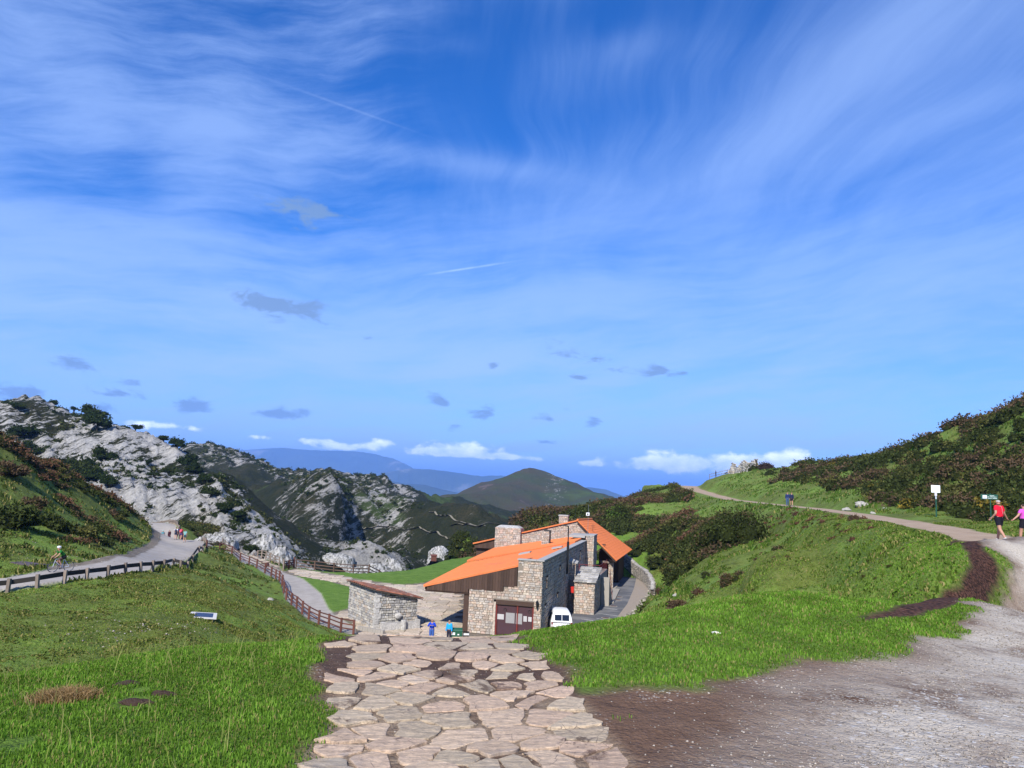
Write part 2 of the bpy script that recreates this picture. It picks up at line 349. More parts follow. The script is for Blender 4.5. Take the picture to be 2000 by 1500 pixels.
class MB:
    """collects solids and links them as one mesh"""
    def __init__(s): s.v = []; s.f = []; s.c = []; s.m = []; s.tint = None; s.mi = 0
    def add(s, vs, fs):
        b = len(s.v); s.v += [tuple(map(float, q)) for q in vs]; s.f += [tuple(b + i for i in f) for f in fs]
        t = s.tint if s.tint is not None else (1, 1, 1)
        s.c += [t] * len(vs); s.m += [s.mi] * len(fs)
    def hexa(s, p):   # 8 corners: bottom ring 0-3, top ring 4-7
        s.add(p, [(3, 2, 1, 0), (4, 5, 6, 7), (0, 1, 5, 4), (1, 2, 6, 5), (2, 3, 7, 6), (3, 0, 4, 7)])
    def box(s, x0, y0, z0, x1, y1, z1):
        s.hexa([(x0, y0, z0), (x1, y0, z0), (x1, y1, z0), (x0, y1, z0), (x0, y0, z1), (x1, y0, z1), (x1, y1, z1), (x0, y1, z1)])
    def obox(s, o, a, b, c):   # corner and three edge vectors
        o, a, b, c = map(np.asarray, (o, a, b, c))
        s.hexa([o, o + a, o + a + b, o + b, o + c, o + a + c, o + a + b + c, o + b + c])
    def bar(s, p, q, w, h, up=(0, 0, 1)):
        p, q = Vector(p), Vector(q); d = (q - p).normalized(); sd = d.cross(Vector(up))
        if sd.length < 1e-4: sd = Vector((1, 0, 0))
        sd.normalize(); u = sd.cross(d); A = sd * w / 2; B = u * h / 2
        s.hexa([p - A - B, p + A - B, p + A + B, p - A + B, q - A - B, q + A - B, q + A + B, q - A + B])
    def tube(s, p, q, r0, r1=None, n=8, cap=True):
        r1 = r0 if r1 is None else r1
        p, q = Vector(p), Vector(q); d = (q - p).normalized(); a = d.orthogonal().normalized(); b = d.cross(a)
        vs = []
        for c, r in ((p, r0), (q, r1)):
            for i in range(n):
                t = 2 * math.pi * i / n; vs.append(c + (a * math.cos(t) + b * math.sin(t)) * r)
        fs = [(i, (i + 1) % n, n + (i + 1) % n, n + i) for i in range(n)]
        if cap: fs += [tuple(range(n))[::-1], tuple(range(n, 2 * n))]
        s.add(vs, fs)
    def path(s, pts, r, n=6):
        for a, b in zip(pts[:-1], pts[1:]): s.tube(a, b, r, r, n)
    def ring(s, c, axis, R_, r, n=24, k=6):
        c, ax = Vector(c), Vector(axis).normalized(); a = ax.orthogonal().normalized(); b = ax.cross(a); vs = []; fs = []
        for i in range(n):
            t = 2 * math.pi * i / n; d = a * math.cos(t) + b * math.sin(t)
            for j in range(k):
                u = 2 * math.pi * j / k; vs.append(c + d * (R_ + r * math.cos(u)) + ax * r * math.sin(u))
        for i in range(n):
            for j in range(k): fs.append((i * k + j, ((i + 1) % n) * k + j, ((i + 1) % n) * k + (j + 1) % k, i * k + (j + 1) % k))
        s.add(vs, fs)
    def blob(s, c, rx, ry, rz, n=10, m=6, rot=None, jit=0.0, seed=0):
        r_ = random.Random(seed); vs = []; fs = []; c = Vector(c)
        for j in range(m + 1):
            ph = math.pi * j / m
            for i in range(n):
                t = 2 * math.pi * i / n; q = 1 + jit * (r_.random() - 0.5)
                v = Vector((rx * math.sin(ph) * math.cos(t) * q, ry * math.sin(ph) * math.sin(t) * q, rz * math.cos(ph) * q))
                vs.append(c + (rot @ v if rot else v))
        for j in range(m):
            for i in range(n): fs.append((j * n + i, (j + 1) * n + i, (j + 1) * n + (i + 1) % n, j * n + (i + 1) % n))
        s.add(vs, fs)
    def prism(s, poly, h, base=None):
        """poly: 3-D ring (counter-clockwise from outside/top), extruded by -h vector"""
        n = len(poly); h = np.asarray(h, float); top = [np.asarray(q, float) for q in poly]; bot = [q - h for q in top]
        fs = [tuple(range(n)), tuple(range(2 * n - 1, n - 1, -1))] + [(i, n + i, n + (i + 1) % n, (i + 1) % n) for i in range(n)]
        s.add(top + bot, fs)
    def build(s, name, mat, parent=None, smooth=False, **k):
        me = bpy.data.meshes.new(name); me.from_pydata(s.v, [], s.f)
        at = me.color_attributes.new('tint', 'FLOAT_COLOR', 'POINT')
        at.data.foreach_set('color', np.array([(*c, 1) for c in s.c], np.float32).ravel())
        if any(s.m): me.polygons.foreach_set('material_index', np.array(s.m, np.int32))
        if smooth: me.polygons.foreach_set('use_smooth', np.ones(len(me.polygons), bool))
        me.update(); o = link(name, me, mat, parent)
        wld = k.pop('world', True)
        if parent is not None and parent.type == 'EMPTY' and wld:
            o.matrix_parent_inverse = parent_inv(parent)
        tag(o, **k); return o
def parent_inv(p):
    m = Matrix.Translation(p.location) @ p.rotation_euler.to_matrix().to_4x4(); return m.inverted()
def copy_tree(o, parent=None):
    c = o.copy(); col.objects.link(c); c.parent = parent
    for ch in [q for q in KIDS.get(o.name, [])]: copy_tree(ch, c)
    return c
KIDS = {}

# ------------------------------------------------------------------ plan of the near ground
def strip(center, width):
    c = np.array(center, float)[:, :2]; wd = np.broadcast_to(np.asarray(width, float), (len(c),))
    t = np.gradient(c, axis=0); t /= np.linalg.norm(t, axis=1)[:, None]; n = np.stack([-t[:, 1], t[:, 0]], 1)
    return np.concatenate([c + n * wd[:, None] / 2, (c - n * wd[:, None] / 2)[::-1]])
def GP(*pts): return np.array([G(*q)[:2] for q in pts])
def ZPL(*pts): return np.array([PZ(x, y, ZP)[:2] for x, y in pts])
track = strip([(24, 20), (22.5, 26)] + [tuple(P(*q)[:2]) for q in [(1953, 1056, 31.7), (1900, 1045, 36), (1800, 1025, 46), (1700, 1008, 60), (1600, 993, 80), (1540, 987, 98), (1430, 975, 135), (1390, 965, 155), (1352, 954, 175), (1345, 948, 190)]]
              + [(47, 205)], [5, 4.4, 3.8, 3.4, 3.1, 2.9, 2.8, 2.8, 3.0, 3.4, 3.8, 4.2, 4])
bare = np.concatenate([GP((1015, 1243), (1080, 1290), (1140, 1335), (1230, 1342), (1340, 1345), (1420, 1325), (1560, 1290), (1700, 1280), (1820, 1245), (1890, 1205), (1950, 1160), (1974, 1122), (1962, 1094), (1920, 1067), (1872, 1052)),
                       np.array([(22.6, 36.5), (26, 34), (31, 25), (34, 6), (20, -14), (-2.6, -14), (-1.5, 3.0)]), GP((600, 1500), (630, 1450), (645, 1400), (632, 1330), (640, 1280), (610, 1246))])
pathbed = np.concatenate([GP((1012, 1241), (1085, 1290), (1115, 1340), (1165, 1395), (1235, 1500)), np.array([(1.0, 2.0), (1.2, -6), (-1.8, -6), (-1.5, 2)]),
                          GP((600, 1500), (630, 1450), (645, 1400), (632, 1330), (640, 1280), (610, 1246))])
pathbed = np.concatenate([pathbed, [(-2.75, 11.0), (0.3, 11.2)]])
gravel = np.concatenate([GP((1330, 1500), (1420, 1440), (1560, 1380), (1700, 1320), (1820, 1265), (1900, 1215), (1962, 1162), (1986, 1120), (1975, 1092), (1935, 1066)), np.array([(25.0, 33), (31, 25), (34, 6), (20, -14), (1.6, -14), (1.7, 3)])])
chips = GP((1868, 1056), (1912, 1072), (1944, 1096), (1950, 1122), (1925, 1152), (1860, 1180), (1780, 1200), (1690, 1208), (1760, 1190), (1850, 1164), (1895, 1138), (1905, 1112), (1893, 1088), (1855, 1064))
road = np.concatenate([[P(-220, 1190, 41)[:2]], GP((15, 1150), (73, 1142), (125, 1135), (210, 1128), (298, 1112), (338, 1102)), [P(388, 1078, 90)[:2]], [P(400, 1066, 104)[:2], P(399, 1058, 110)[:2], P(346, 1033, 138)[:2], P(334, 1024, 158)[:2], P(300, 1020, 166)[:2], P(262, 1020, 172)[:2], P(262, 1024, 160)[:2]],
                       [P(294, 1029, 139)[:2], P(311, 1054, 105)[:2], P(304, 1062, 94)[:2]], GP((252, 1088), (147, 1104), (84, 1115), (10, 1129)), [P(-220, 1160, 49)[:2]]])
gutter = np.concatenate([[P(299, 1029, 139)[:2], P(314, 1054, 105)[:2], P(308, 1063, 94)[:2]], GP((256, 1089), (200, 1099), (147, 1106), (100, 1113), (84, 1108), (147, 1098), (200, 1090), (246, 1080)), [P(290, 1062, 93)[:2], P(297, 1052, 105)[:2], P(283, 1030, 139)[:2]]])
FENCE1 = [(403, 1073, 103), (429, 1076, 117), (452, 1087, 0), (469, 1095, 0), (486, 1102, 0), (501, 1112, 0), (517, 1123, 0), (529, 1130, 0), (538, 1135, 0), (545, 1140, 0), (550, 1150, 0), (554, 1160, 0), (559, 1171, 0), (569, 1183, 0), (579, 1190, 0), (590, 1199, 0), (603, 1208, 0), (622, 1218, 0), (642, 1227, 0), (665, 1236, 0), (690, 1239, 0)]
fence1 = [P(*q) if q[2] else PZ(q[0], q[1], ZP) for q in FENCE1]
prom = np.concatenate([np.array([q[:2] for q in fence1]), ZPL((706, 1242), (690, 1222), (655, 1200), (642, 1190), (627, 1160), (612, 1147), (592, 1131), (571, 1123), (540, 1110), (480, 1085)), [P(440, 1066, 116)[:2], P(412, 1058, 118)[:2], P(402, 1062, 112)[:2]]])
verge = np.concatenate([ZPL((553, 1116), (540, 1110), (480, 1085)), [P(440, 1067, 117)[:2], P(446, 1062, 120)[:2]], ZPL((490, 1078), (545, 1104))])
stonepath = ZPL((551, 1117), (578, 1109), (640, 1119), (700, 1131), (765, 1140), (830, 1150), (800, 1162), (700, 1151), (640, 1135), (574, 1124))
plaza = ZPL((700, 1146), (765, 1141), (800, 1141), (829, 1138), (880, 1120), (960, 1108), (1040, 1200), (1050, 1262), (700, 1262), (692, 1222), (648, 1197), (690, 1186))
drive = ZPL((1050, 1262), (1060, 1180), (1140, 1128), (1210, 1126), (1270, 1131), (1266, 1160), (1240, 1190), (1228, 1204), (1180, 1238), (1150, 1262))
lawn = ZPL((560, 1118), (600, 1108), (678, 1116), (711, 1117), (765, 1106), (803, 1095), (846, 1090), (905, 1083), (1000, 1090), (1210, 1096), (1262, 1112), (1270, 1128), (960, 1110), (829, 1141), (765, 1141), (700, 1240), (640, 1197))

# ------------------------------------------------------------------ near ground mesh (fan of rows, finer where the picture is finer)
yr = np.concatenate([np.linspace(-14, 2.6, 18)[:-1], np.exp(np.linspace(math.log(2.6), math.log(235), 600))])
an = np.concatenate([np.linspace(-62, -36, 60)[:-1], np.linspace(-36, 36, 740), np.linspace(36, 62, 60)[1:]])
A_, Y_ = np.meshgrid(np.tan(np.radians(an)), yr)
X_ = A_ * (np.maximum(Y_, 2.6) + 2.0 + np.maximum(0, 2.6 - Y_) * 0.5)
gx, gy = X_.ravel(), Y_.ravel()
gzv = ground_z(gx, gy)
def mk(poly, soft, wob=0.0, wl=1.0, seed=3):
    d = sdist(gx, gy, poly)
    if wob: d = d + fbm(gx / wl, gy / wl, 3, seed) * wob
    return sstep(d, -soft, soft)
M_track = mk(track, 0.3, 0.35, 2.5); M_bare = mk(bare, 0.16, 0.34, 0.7); M_bed = mk(pathbed, 0.08, 0.1, 0.5); M_grav = mk(gravel, 0.9, 1.0, 1.8)
M_chip = sstep(sdist(gx, gy, chips) + .10 + fbm(gx / .6, gy / .6, 3, 3) * .12, -.1, .12); M_road = mk(road, 0.12); M_gut = mk(gutter, 0.15, 0.3, 1.2); M_prom = mk(prom, 0.1); M_verge = mk(verge, 0.15, 0.3, 1)
M_sp = mk(stonepath, 0.12, 0.2, 1); M_plaza = mk(plaza, 0.12); M_drive = mk(drive, 0.1); M_lawn = mk(lawn, 0.5)
M_plat = sstep(sdist(gx, gy, PLAT), -2, 1)
hard = np.maximum.reduce([M_road, M_prom, M_sp, M_plaza, M_drive, M_verge, M_gut])
dist = np.hypot(gx, gy)
lush = np.clip(sstep(gy, 16, 9.5) + 0, 0, 1)
rt_lush = sstep(sdist(gx, gy, GP((1000, 1242), (1240, 1218), (1500, 1196), (1700, 1200), (1600, 1290), (1300, 1345), (1100, 1320))), -1.5, 1.0)
# brown heather / bracken: left hill upper band, right hill face
def band(pts, wd): return sstep(sdist(gx, gy, strip([G(*q)[:2] if len(q) == 2 else P(*q)[:2] for q in pts], wd)), -2.5, 2.0)
brown = np.zeros_like(gx)
brown = np.maximum(brown, sstep(sdist(gx, gy, np.array([P(0, 862, 80)[:2], P(0, 850, 83)[:2], P(100, 900, 96)[:2], P(200, 960, 110)[:2], P(262, 1008, 123)[:2], P(250, 1030, 112)[:2], P(200, 985, 99)[:2], P(130, 940, 92)[:2], P(60, 905, 85)[:2], P(-100, 860, 76)[:2], P(-100, 800, 84)[:2]])), -3, 1.5))
rough = np.clip((dist - 15) / 20, 0, 1) * sstep(-sdist(gx, gy, track), 1.5, 5) * (1 - hard) * (1 - M_plat) * (1 - M_track)
relief = fbm(gx / 4.5, gy / 4.5, 5, 21) * 0.34 * rough + fbm(gx / 1.1, gy / 1.1, 3, 33) * 0.16 * rough
near_rel = fbm(gx / 0.9, gy / 0.9, 4, 41) * 0.028 * (1 - rough) * (1 - hard) * (1 - 0.5 * M_bed) * (dist < 60)
gzv = gzv + relief + near_rel + (M_lawn * (1 - hard) * 0.05) - M_bed * 0.02 - np.maximum(M_plaza, M_sp) * 0.03
_gV = np.stack([gx, gy, gzv], 1)
nr, nc = len(yr), len(an)
ii = (np.arange(nr - 1)[:, None] * nc + np.arange(nc - 1)[None, :]).ravel()
quads = np.stack([ii, ii + 1, ii + nc + 1, ii + nc], 1)
attA = np.stack([lush, brown, np.maximum(M_bare * (1 - M_grav * 0.999), 0), M_bare * M_grav], 1)
attB = np.stack([np.maximum(M_road, M_prom), np.maximum.reduce([M_sp, M_plaza, M_verge, M_gut]), M_lawn, M_chip], 1)
attC = np.stack([M_track, M_drive, M_bed, rt_lush], 1)
gcx, gcy = gx[quads].mean(1), gy[quads].mean(1)
def fm(m): return m[quads].mean(1)
owner = np.zeros(len(quads), int)
for k, m in enumerate([M_lawn * (1 - hard), M_bare, M_bed, M_chip, M_track, M_road, M_gut, M_prom, M_verge, M_sp, M_plaza, M_drive]):
    owner[fm(m) > 0.5] = k + 1
owner[(owner == 0) & (gcx > 8) & (gcy > 14)] = 20
owner[(owner == 0) & (gcx < -20) & (gcy > 45)] = 21
names = {0: 'grass_slope', 1: 'lawn', 2: 'gravel_yard', 3: 'path_bed', 4: 'bark_mulch_strip', 5: 'dirt_track', 6: 'road', 7: 'roadside_gutter', 8: 'promenade', 9: 'stone_verge', 10: 'stone_path', 11: 'plaza', 12: 'driveway', 20: 'hillside', 21: 'left_hillside'}
names[21] = 'roadside_hill'

gm_, nt, bs = new_mat('ground'); n = N(nt)
pos = n.pos()
def attr4(name):
    a = nt.nodes.new('ShaderNodeAttribute'); a.attribute_name = name
    s = nt.nodes.new('ShaderNodeSeparateColor'); nt.links.new(a.outputs['Color'], s.inputs[0]); return s.outputs[0], s.outputs[1], s.outputs[2], a.outputs['Alpha']
a_l, a_b, a_mud, a_gr = attr4('za'); b_as, b_st, b_lawn, b_chip = attr4('zb'); c_tr, c_dr, c_bed, c_rl = attr4('zc')
nb = n.noise(pos, 0.11, 5, 0.6); nm = n.noise(pos, 0.9, 5, 0.65); nf = n.noise(pos, 6.0, 4, 0.7); nff = n.noise(pos, 34.0, 3, 0.7)
nmid = n.noise(pos, 2.3, 6, 0.75)
dull = n.ramp(n.math('ADD', n.math('ADD', n.math('MULTIPLY', nm, 0.35), n.math('MULTIPLY', nmid, 0.4)), n.math('MULTIPLY', nf, 0.25)), [(0.34, (.028, .038, .010)), (0.43, (.085, .105, .022)), (0.52, (.135, .175, .034)), (0.60, (.175, .185, .055)), (0.68, (.23, .19, .10))])
dull2 = n.mix(n.smooth(nb, 0.42, 0.62), dull, n.ramp(n.math('ADD', n.math('MULTIPLY', nf, .5), n.math('MULTIPLY', nmid, .5)), [(0.36, (.055, .095, .018)), (0.48, (.14, .225, .035)), (0.60, (.20, .265, .06)), (0.70, (.22, .19, .09))]))
lushc = n.ramp(n.math('ADD', n.math('MULTIPLY', nff, 0.5), n.math('MULTIPLY', nf, 0.5)), [(0.3, (.040, .065, .012)), (0.55, (.10, .175, .024)), (0.75, (.16, .235, .045))])
g = n.mix(n.math('MAXIMUM', a_l, c_rl), dull2, lushc)
lawnc = n.ramp(n.math('ADD', n.math('MULTIPLY', nm, 0.5), n.math('MULTIPLY', nf, 0.5)), [(0.36, (.060, .110, .014)), (0.5, (.10, .18, .024)), (0.64, (.15, .22, .045))])
g = n.mix(b_lawn, g, lawnc)
brn = n.ramp(n.math('ADD', n.math('MULTIPLY', nm, 0.5), n.math('MULTIPLY', nf, 0.5)), [(0.32, (.035, .022, .010)), (0.46, (.12, .055, .024)), (0.56, (.15, .075, .035)), (0.66, (.09, .11, .02))])
g = n.mix(n.math('MULTIPLY', a_b, n.smooth(n.math('ADD', nm, n.math('MULTIPLY', nf, 0.3)), 0.5, 0.7)), g, brn)
# bare soil with grit
vs_ = n.vor(pos, 42.0); vs2 = n.vor(pos, 17.0); vcol = n.vor(pos, 42.0, out=1); vcol2 = n.vor(pos, 17.0, out=1)
soil = n.ramp(n.math('ADD', n.math('MULTIPLY', nm, 0.5), n.math('MULTIPLY', nff, 0.5)), [(0.3, (.075, .042, .026)), (0.55, (.150, .090, .058)), (0.75, (.26, .175, .12))])
gcol = n.mix(n.sep(vcol)[0], (.24, .205, .165, 1), (.50, .455, .39, 1))
gsel = n.math('MULTIPLY', n.smooth(vs_, 0.52, 0.36), n.smooth(n.math('ADD', n.sep(vcol)[1], n.math('MULTIPLY', n.math('SUBTRACT', n.noise(n.mapping(pos, scale=(.6, 1, 1)), 1.5, 5, 0.7), 0.5), 2.6)), 0.30, 0.56))
gsel0 = n.math('MULTIPLY', n.smooth(vs_, 0.5, 0.36), n.smooth(n.math('ADD', n.sep(vcol)[1], n.math('MULTIPLY', n.math('SUBTRACT', nm, 0.5), 2.2)), 0.93, 1.05))
big = n.math('MULTIPLY', n.smooth(vs2, 0.40, 0.28), n.smooth(n.sep(vcol2)[2], 0.86, 0.90))
gravc = n.mix(gsel, n.mix(n.smooth(nm, .30, .56), soil, (.44, .39, .32, 1)), gcol)
gravc = n.mix(big, gravc, (.50, .48, .45, 1))
mudc = n.mix(gsel0, soil, gcol)
g = n.mix(n.math('ADD', a_mud, a_gr, clamp=True), g, mudc); g = n.mix(a_gr, g, gravc)
bedc = n.ramp(n.math('ADD', n.math('MULTIPLY', nf, .6), n.math('MULTIPLY', nff, .4)), [(0.3, (.045, .028, .021)), (0.55, (.10, .062, .045)), (0.7, (.17, .12, .085))])
sandj = n.ramp(nff, [(0.35, (.20, .145, .095)), (0.65, (.34, .26, .18))])
yy = n.sep(pos)[1]
bedc = n.mix(n.math('MULTIPLY', n.smooth(yy, 7.2, 5.6), n.smooth(nm, .62, .42)), bedc, sandj)
g = n.mix(c_bed, g, bedc)
trc = n.ramp(n.math('ADD', n.math('MULTIPLY', nm, 0.5), n.math('MULTIPLY', nff, 0.5)), [(0.3, (.22, .155, .105)), (0.6, (.40, .30, .21)), (0.75, (.52, .43, .34))])
g = n.mix(c_tr, g, trc)
chp = n.ramp(n.vor(pos, 16.0, out=0), [(0.0, (.16, .085, .06)), (0.4, (.085, .04, .028)), (0.8, (.02, .012, .009))])
g = n.mix(b_chip, g, chp)
asp = n.mix(n.smooth(nm, 0.3, 0.7), (.31, .28, .245, 1), (.40, .36, .315, 1)); asp = n.mix(n.math('MULTIPLY', nff, .35), asp, (.24, .22, .195, 1))
g = n.mix(b_as, g, asp)
stc = n.ramp(n.math('ADD', n.math('MULTIPLY', nm, 0.4), n.math('MULTIPLY', nf, 0.6)), [(0.35, (.10, .082, .06)), (0.6, (.22, .185, .145))])
g = n.mix(b_st, g, stc)
drc = n.mix(n.smooth(n.noise(pos, .35, 4, .6), .42, .6), (.12, .122, .13, 1), (.21, .207, .205, 1)); drc = n.mix(n.math('MULTIPLY', nff, .4), drc, (.05, .052, .06, 1))
g = n.mix(c_dr, g, drc)
nt.links.new(g, bs.inputs['Base Color']); bs.inputs['Roughness'].default_value = 0.95; bs.inputs['Specular IOR Level'].default_value = 0.12
soft = n.math('SUBTRACT', 1.0, n.math('MAXIMUM', n.math('MAXIMUM', b_as, b_st), n.math('MAXIMUM', c_dr, c_tr)))
hh = n.math('ADD', n.math('ADD', n.math('MULTIPLY', nf, 0.07), n.math('MULTIPLY', nff, 0.015)), n.math('MULTIPLY', n.math('MULTIPLY', nmid, .30), n.math('SUBTRACT', 1.0, n.math('MAXIMUM', n.math('MAXIMUM', a_l, b_lawn), n.math('MAXIMUM', a_mud, a_gr)))))
hh = n.math('ADD', n.math('MULTIPLY', hh, soft), n.math('MULTIPLY', nff, 0.006))
hh = n.math('SUBTRACT', hh, n.math('MULTIPLY', n.math('MULTIPLY', vs_, 0.008), n.math('MAXIMUM', a_gr, a_mud)))
nt.links.new(n.bump(hh, 0.9, 1.0), bs.inputs['Normal'])

for k, nm_ in names.items():
    fq = quads[owner == k]
    if not len(fq): continue
    used, inv = np.unique(fq, return_inverse=True)
    me = np_mesh(nm_, _gV[used], inv.reshape(fq.shape), {'za': attA[used], 'zb': attB[used], 'zc': attC[used]})
    tag(link(nm_, me, gm_), kind='structure')
def surf_z(x, y):
    """height of the built ground mesh (with its relief)"""
    x = np.asarray(x, float); y = np.asarray(y, float)
    r = np.interp(y, yr, np.arange(nr)); i = np.clip(r.astype(int), 0, nr - 2)
    q = x / (np.maximum(y, 2.6) + 2.0 + np.maximum(0, 2.6 - y) * 0.5)
    c = np.interp(np.degrees(np.arctan(q)), an, np.arange(nc)); j = np.clip(c.astype(int), 0, nc - 2)
    fr, fc = r - i, c - j; Z = gzv.reshape(nr, nc)
    return (Z[i, j] * (1 - fc) + Z[i, j + 1] * fc) * (1 - fr) + (Z[i + 1, j] * (1 - fc) + Z[i + 1, j + 1] * fc) * fr
def mask_at(m, x, y):
    r = np.clip(np.round(np.interp(y, yr, np.arange(nr))).astype(int), 0, nr - 1)
    q = x / (np.maximum(y, 2.6) + 2.0 + np.maximum(0, 2.6 - y) * 0.5)
    c = np.round(np.interp(np.degrees(np.arctan(q)), an, np.arange(nc))).astype(int)
    return m.reshape(nr, nc)[r, c]
print('ground', round(time.time() - T0, 1))

# ------------------------------------------------------------------ the valley beyond: limestone ridges and the round hill
_fp = [(-250,770,300),(-100,792,300),(0,808,300),(50,799,300),(110,819,290),(200,834,280),(270,854,270),(350,887,255),(430,935,235),(470,985,210),(520,1040,175),(555,1085,150),
 (0,900,225),(100,890,235),(200,910,220),(250,980,190),(300,1005,182),(350,1000,182),(400,1035,150),(450,1068,135),(350,950,215),(300,900,240),(400,975,200),(500,1078,138),
 (370,882,650),(400,879,650),(440,893,640),(470,888,620),(520,908,600),(560,922,600),(600,922,620),(640,918,620),(690,941,600),(740,940,620),(770,955,600),(792,973,600),(830,988,600),(880,980,640),(910,985,700),
 (430,940,500),(470,960,440),(500,1000,380),(560,1050,300),(600,985,460),(700,1000,460),(680,1060,330),(650,1085,250),(750,1040,360),(800,1020,430),(850,1060,340),(900,1040,420),(700,1085,240),(800,1080,260),(900,1065,300),
 (1045,924,1400),(1010,930,1380),(985,942,1350),(940,954,1300),(900,968,1250),(880,976,1200),(1075,932,1400),(1100,947,1400),(1130,962,1400),(1160,976,1400),(1200,994,1400),
 (1040,960,1200),(950,1000,1000),(1100,1000,1100),(900,1010,950),(1000,1040,850),(1150,1010,1000),(870,1000,850),(850,1030,600),(1000,1060,600),(1100,1040,700)]
fz = [tuple(P(*q)) for q in _fp] + [(-300,330,15),(-200,380,-60),(-120,330,-70),(-60,330,-75),(-330,200,40),(-250,150,20),(-400,420,-60),(-350,900,-160),(-200,820,-120),(-100,820,-130),(-50,900,-110),
 (0,1700,-160),(200,1800,-190),(500,1600,-180),(-300,1700,-260),(400,900,-90),(200,600,-80),(100,350,-70),(60,230,-60),(0,160,-34),(-30,165,-36),(-70,170,-20),(-80,150,-18),(-110,150,-8),(400,300,-60),(800,1500,-200),(-900,1500,-200),
 (0,2300,-420),(700,2300,-420),(-800,2300,-420),(-20,190,-48),(20,280,-70)]
_far = TPS(fz)
yr2 = np.exp(np.linspace(math.log(112), math.log(2300), 560)); an2 = np.linspace(-46, 30, 700)
A2, Y2 = np.meshgrid(np.tan(np.radians(an2)), yr2); X2 = A2 * Y2
x2, y2 = X2.ravel(), Y2.ravel(); z2 = _far(x2, y2)
zn = _near(x2, y2)
# rock amount: strong on the near ridge (left), patchy further on
_sx = x2 / y2; ridgeB = np.maximum(sstep(y2, 430, 340) * sstep(_sx, -.285, -.345), sstep(y2, 215, 185) * sstep(x2, 0, -30))
d_ = 0.55; ru = x2 * math.cos(d_) + y2 * 0.25 + z2 * 0.9; rv = -x2 * math.sin(d_) + y2 * 0.25 - z2 * 0.4
sB = ridged(ru / 16, rv / 42, 5, 51) ; sC = ridged(ru / 34, rv / 110, 5, 61)
pB = fbm(x2 / 38, y2 / 38, 4, 71) + 0.5 * fbm(x2 / 9, y2 / 9, 3, 72); pC = fbm(x2 / 90, y2 / 120, 4, 81)
near_knoll = np.exp(-(((x2 + 43) / 14) ** 2 + ((y2 - 190) / 22) ** 2)) + 0
K2 = P(728, 1058, 215); K1 = P(735, 1100, 118)
kn = np.exp(-(((x2 - K2[0]) / 11) ** 2 + ((y2 - K2[1] - 6) / 16) ** 2)); z2 = z2 + kn * 9
kn1 = np.exp(-(((x2 - K1[0]) / 4.5) ** 2 + ((y2 - K1[1] - 2) / 6) ** 2))
cone = sstep(y2, 800, 950) * sstep(x2, -330, -60)
rockB = np.clip(ridgeB * (0.50 + 0.85 * pB + 0.45 * sstep(x2, -110, -180) + 0.25 * sstep(y2, 260, 190)), 0.12 * ridgeB, 0.80)
# the dark wooded gully and the heath slope between the ridges
px_ = lambda: None
sl = z2 / y2; sx = x2 / y2
scx = 1000 + F * sx * 1.0; 
rockC = np.clip((1 - ridgeB) * sstep(y2, 900, 600) * sstep(y2, 180, 260) * (0.16 + 0.8 * pC + 0.8 * (sC - 0.6) + .18 * sstep(z2, -45, -5)), 0, 0.45) * (1 - cone) * (.18 + .82 * sstep(_sx, -.075, -.15))
rockC = rockC * (1 - 0.75 * sstep(sx, -0.29, -0.33) * 0) 
heath = np.exp(-(((sx + 0.33) / 0.045) ** 2)) * sstep(y2, 250, 300) * sstep(y2, 560, 480)
rockC = rockC * (1 - heath)
rockC = np.maximum(rockC, kn * 1.2); rockB = np.maximum(rockB, 0)
rockK = cone * np.exp(-(((sx - 0.062) / 0.016) ** 2)) * 0.30 * sstep(y2, 1000, 1200)
rock = np.clip(np.maximum.reduce([rockB, rockC, rockK]), 0, 1)
z2 = z2 + ridgeB * ((sB - 0.6) * 9.0 + fbm(x2 / 5.0, y2 / 5.0, 4, 91) * 3.0 * rockB + ridged(x2 / 2.6, y2 / 2.6, 3, 92) * 1.0 * rockB) + (1 - ridgeB) * (1 - cone) * ((sC - 0.6) * 12.0 * (0.4 + rockC) + fbm(x2 / 14, y2 / 14, 5, 93) * 5.0 * sstep(y2, 150, 260)) \
     + cone * (fbm(x2 / 90, y2 / 90, 5, 95) * 11.0 + ridged(x2 / 60, y2 / 140, 3, 96) * 6)
# keep the valley sheet under the near ground
inside = (y2 < 232)
under = sstep(y2, 232, 205) * sstep(sdist(x2, y2, np.array([(-78, 176), (-60, 172), (-56, 150), (-46, 132), (-30, 112), (-6, 140), (60, 150), (260, 235), (260, 80), (-260, 80), (-260, 110), (-120, 120)])), -1, 4)
z2 = np.where(under > 0, np.minimum(z2, zn - 2.5 * under - 0.5), z2)
grn = np.clip(fbm(x2 / 60, y2 / 140, 4, 97) * 1.4 + 0.15 + .55 * sstep(_sx, -.15, -.07), 0, 1)
i2 = (np.arange(len(yr2) - 1)[:, None] * len(an2) + np.arange(len(an2) - 1)[None, :]).ravel()
q2 = np.stack([i2, i2 + 1, i2 + len(an2) + 1, i2 + len(an2)], 1)
V2 = np.stack([x2, y2, z2], 1); at2 = np.stack([rock, cone, grn, ridgeB], 1)
vm, nt, bs = new_mat('mountain'); n = N(nt); pos = n.pos()
r_, c_, g_, rb_ = attr4_ = None, None, None, None
def attr4n(nt, name):
    a = nt.nodes.new('ShaderNodeAttribute'); a.attribute_name = name
    s = nt.nodes.new('ShaderNodeSeparateColor'); nt.links.new(a.outputs['Color'], s.inputs[0]); return s.outputs[0], s.outputs[1], s.outputs[2], a.outputs['Alpha']
r_, c_, g_, rb_ = attr4n(nt, 'za')
str_ = n.mapping(pos, scale=(1, 0.5, 1.0), rot=(0, R(38), 0)); strm = n.mapping(str_, scale=(0.35, 1, 1.6))
